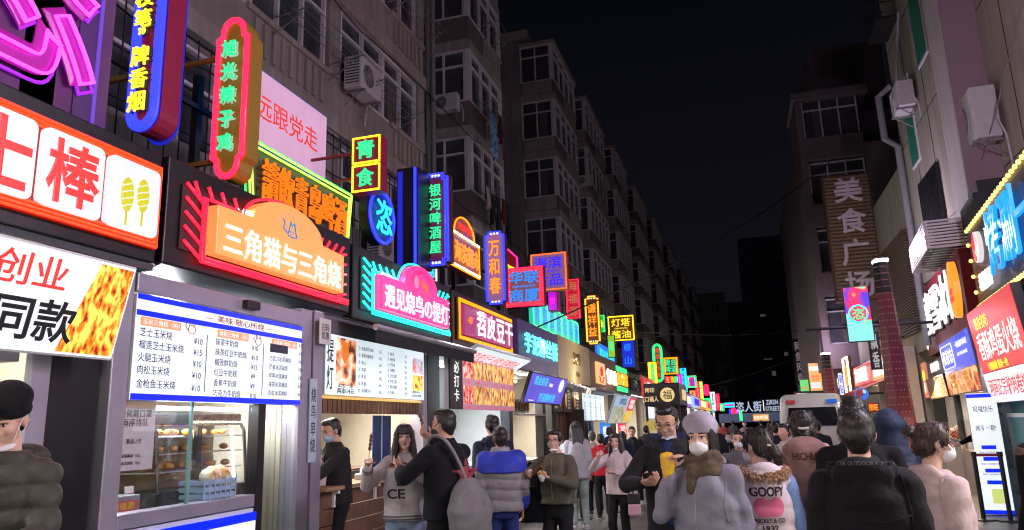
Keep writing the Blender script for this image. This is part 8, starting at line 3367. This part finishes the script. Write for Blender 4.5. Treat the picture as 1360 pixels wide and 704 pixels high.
for z in (.30, .44, .57):
 for i in range(12):
  x = -cw / 2 + .09 + i * .083
  if rr2.random() < .8:
   b.ell((x, rr2.uniform(-.06, .06), z + .035), (.032, .05, .028), 8)
b.build('pastries', mat('golden_pastry', (.55, .28, .08), .5, var=.4, vscale=30), t, smooth=True)
t = thing('paper_notice', 'white paper notice in black print stuck inside the serving window at its left', 'notice', (-4.135, 4.36, 1.62), PI / 2)
panel(t, 'sheet', rect(.38, .48), -.004, 0, mat('white_paper', (.62, .6, .66), .8))
text('print', '请佩戴口罩\n有序排队', .30, .12, (0, -.006, .12), INKK, t, th=.001, bold=.02)
text('print', '新品上市', .14, .035, (0, -.006, -.04), INKK, t, th=.001, bold=.02)
lines_block('print', [('榴莲冰淇淋烧  10元', 0, 0), ('抹茶冰淇淋烧  12元', 0, 1)], -.16, -.15, .026, .05, INKK, t, -.006)
t = thing('milk_crate', 'pale blue plastic crate with snack packets on the counter inside the serving window', 'crate', (-4.24, 5.30, 1.032), PI / 2)
b = MB()
CRB = mat('pale_blue_plastic', (.30, .45, .65), .4)
for (x0, x1, y0, y1) in ((-.2, .2, -.12, -.105), (-.2, .2, .105, .12), (-.2, -.185, -.105, .105), (.185, .2, -.105, .105)):
 for i in range(4):
  b.box(x0, x1, y0, y1, .02 + .055 * i, .055 + .055 * i)
for x in np.linspace(-.195, .195, 7):
 b.box(x - .006, x + .006, -.126, -.1205, .0, .24)
b.build('crate', CRB, t)
b = MB()
for i in range(5):
 b.ell((-.02 + .05 * i, .0, .24 + .02 * (i % 2)), (.05, .07, .07), 8)
b.build('packets', food('packet_photo', (.5, .1, .03), (.8, .5, .2), (.9, .8, .6), 14), t, smooth=True)
t = thing('plastic_bin', 'grey basket with a red printed card on the counter at the left of the window', 'basket', (-4.36, 4.38, 1.032), PI / 2)
MB().box(-.2, .2, -.12, .12, 0, .17).build('basket', mat('grey_basket', (.22, .22, .25), .5, var=.15), t, bevel=.01)
o = panel(t, 'card', [(x, z + .07) for x, z in rect(.34, .13)], -.128, -.1215, mat('red_card', (.45, .08, .08), .6))
text('print', '富贵福源', .26, .05, (0, -.131, .10), mat('yellow_card_print', (.7, .55, .05), .6), o, th=.001)
text('print', '烧烤 每日上新', .24, .03, (0, -.131, .045), WHITEW, o, th=.001)
t = thing('price_card', 'small red and white price card standing beside the heated cabinet', 'price card', (-4.40, 4.66, 1.032), PI / 2)
panel(t, 'card', [(-.04, 0), (.05, 0), (.02, .22), (-.07, .22)], 0, .008, mat('red_card'))
panel(t, 'card_top', [(-.07, .17), (.015, .17), (.01, .22), (-.075, .22)], -.004, -.001, WHITEW)
t = thing('payment_box', 'small pale blue payment speaker on the counter inside the window', 'speaker', (-4.7, 4.42, 1.20), PI / 2)
MB().box(-.07, .07, -.04, .04, -.165, .12).build('body', mat('dusty_blue_plastic', (.18, .28, .38), .4), t, bevel=.012)
panel(t, 'card', rect(.08, .08), -.047, -.042, WHITEW)

# ---- on the wooden counter of the skewer shop
def counter_item(name, label, cat, y, x=-4.3, z=1.062, group=None):
 return thing(name, label, cat, (x, y, z), PI / 2, group)


t = counter_item('tea_caddy', 'white and red cloth-wrapped jar at the left end of the wooden counter', 'jar', 6.98, -4.25)
b = MB()
b.loft([(0, 0, 0, .09, .09), (0, 0, .1, .105, .105), (0, 0, .2, .09, .09), (0, 0, .26, .045, .045), (0, 0, .30, .07, .07)], 18, power=2)
bake(b, 'jar', fabric('jar_cloth', (.6, .5, .5)), t, .009, wrinkle=.006)
b = MB()
b.tube([(.106 * math.cos(a), .106 * math.sin(a), .12) for a in np.linspace(0, 2 * PI, 20, endpoint=False)], .014, 6, True)
b.build('red_band', mat('red_paint'), t)
for i, (y, hh, lab) in enumerate(((7.22, .20, 'bottle of red sauce beside the cloth-wrapped jar'), (7.34, .17, 'squat sauce bottle with a pink label on the counter'))):
 t = counter_item('sauce_bottle', lab, 'bottle', y, -4.22)
 MB().tube([(0, 0, 0), (0, 0, hh * .65), (0, 0, hh * .8), (0, 0, hh)], [.04, .04, .02, .014], 12).build('bottle', mat(('sauce_red', 'sauce_pink')[i], ((.4, .08, .06), (.55, .35, .4))[i], .25), t, smooth=True)
 MB().tube([(0, 0, hh + .001), (0, 0, hh + .03)], .018, 10).build('cap', WHITEW, t)
for i, (y, lab) in enumerate(((7.12, 'bundle of bamboo sticks in a cup near the jar'), (7.62, 'tall wooden cup of bamboo sticks mid counter'))):
 t = counter_item('stick_cup', lab, 'cup', y, -4.4)
 MB().tube([(0, 0, 0), (0, 0, .13)], [.035, .04], 12).build('cup', WOODL, t)
 b = MB()
 for j in range(9):
  a = j * .7
  b.tube([(.015 * math.cos(a), .015 * math.sin(a), .132), (.03 * math.cos(a), .03 * math.sin(a), .27)], .004, 5)
 b.build('sticks', WOODL, t)
t = counter_item('tissue_box', 'white tissue pack with a tissue pulled up on the wooden counter', 'tissues', 7.85, -4.2)
MB().box(-.09, .09, -.05, .05, 0, .07).build('pack', WHITEW, t, bevel=.012)
b = MB()
b.loft([(0, 0, .071, .05, .02), (.01, 0, .11, .03, .02), (.02, 0, .15, .01, .01)], 12)
bake(b, 'tissue', WHITEW, t, .008, wrinkle=.01, freq=25)
t = counter_item('grill_plate', 'dark rectangular hot plate behind the wooden counter front', 'hot plate', 8.2, -4.55, 1.062)
MB().box(-.55, .55, -.16, .16, 0, .09).build('plate', mat('iron_plate', (.06, .06, .06), .4, .6), t, bevel=.01)
b = MB()
for j in range(9):
 b.cap((-.45 + j * .1, -.1, .10), (-.45 + j * .1, .1, .10), .018, .018, 8)
b.build('skewers', mat('grilled_meat'), t, smooth=True)
t = thing('red_banner', 'red hanging cloth banner with white brush characters at the left inside the hatch', 'banner', (-5.2, 7.15, 1.72), PI / 2 - .5)
MB().box(-.16, .16, 0, .012, -.32, .3).build('cloth', mat('red_cloth', (.45, .05, .03), .8, bump=.3), t)
text('print', '烧鸟', .22, .46, (0, -.004, 0), WHITEW, t, vertical=True, th=.002)
t = thing('wall_menu', 'pale framed menu sheet on the cream back wall of the skewer shop', 'notice', (-6.4, 9.9, 1.75), PI / 2)
panel(t, 'sheet', rect(1.0, .8), -.03, 0, mat('white_paper'))
b = MB()
for i in range(5):
 b.box(-.42, .3, -.034, -.031, .28 - i * .13, .30 - i * .13)
b.box(-.5, .5, -.05, -.031, -.44, -.40)
b.build('print', WOOD, t)
t = thing('noren_cloth', 'short navy curtain hanging in the right corner of the hatch', 'curtain', (-4.5, 8.95, 1.55), PI / 2)
b = MB()
for i in range(2):
 b.box(-.26 + i * .27, -.02 + i * .27, 0, .012, -.4, .24)
b.build('cloth', fabric('navy_cloth', (.02, .04, .13)), t)
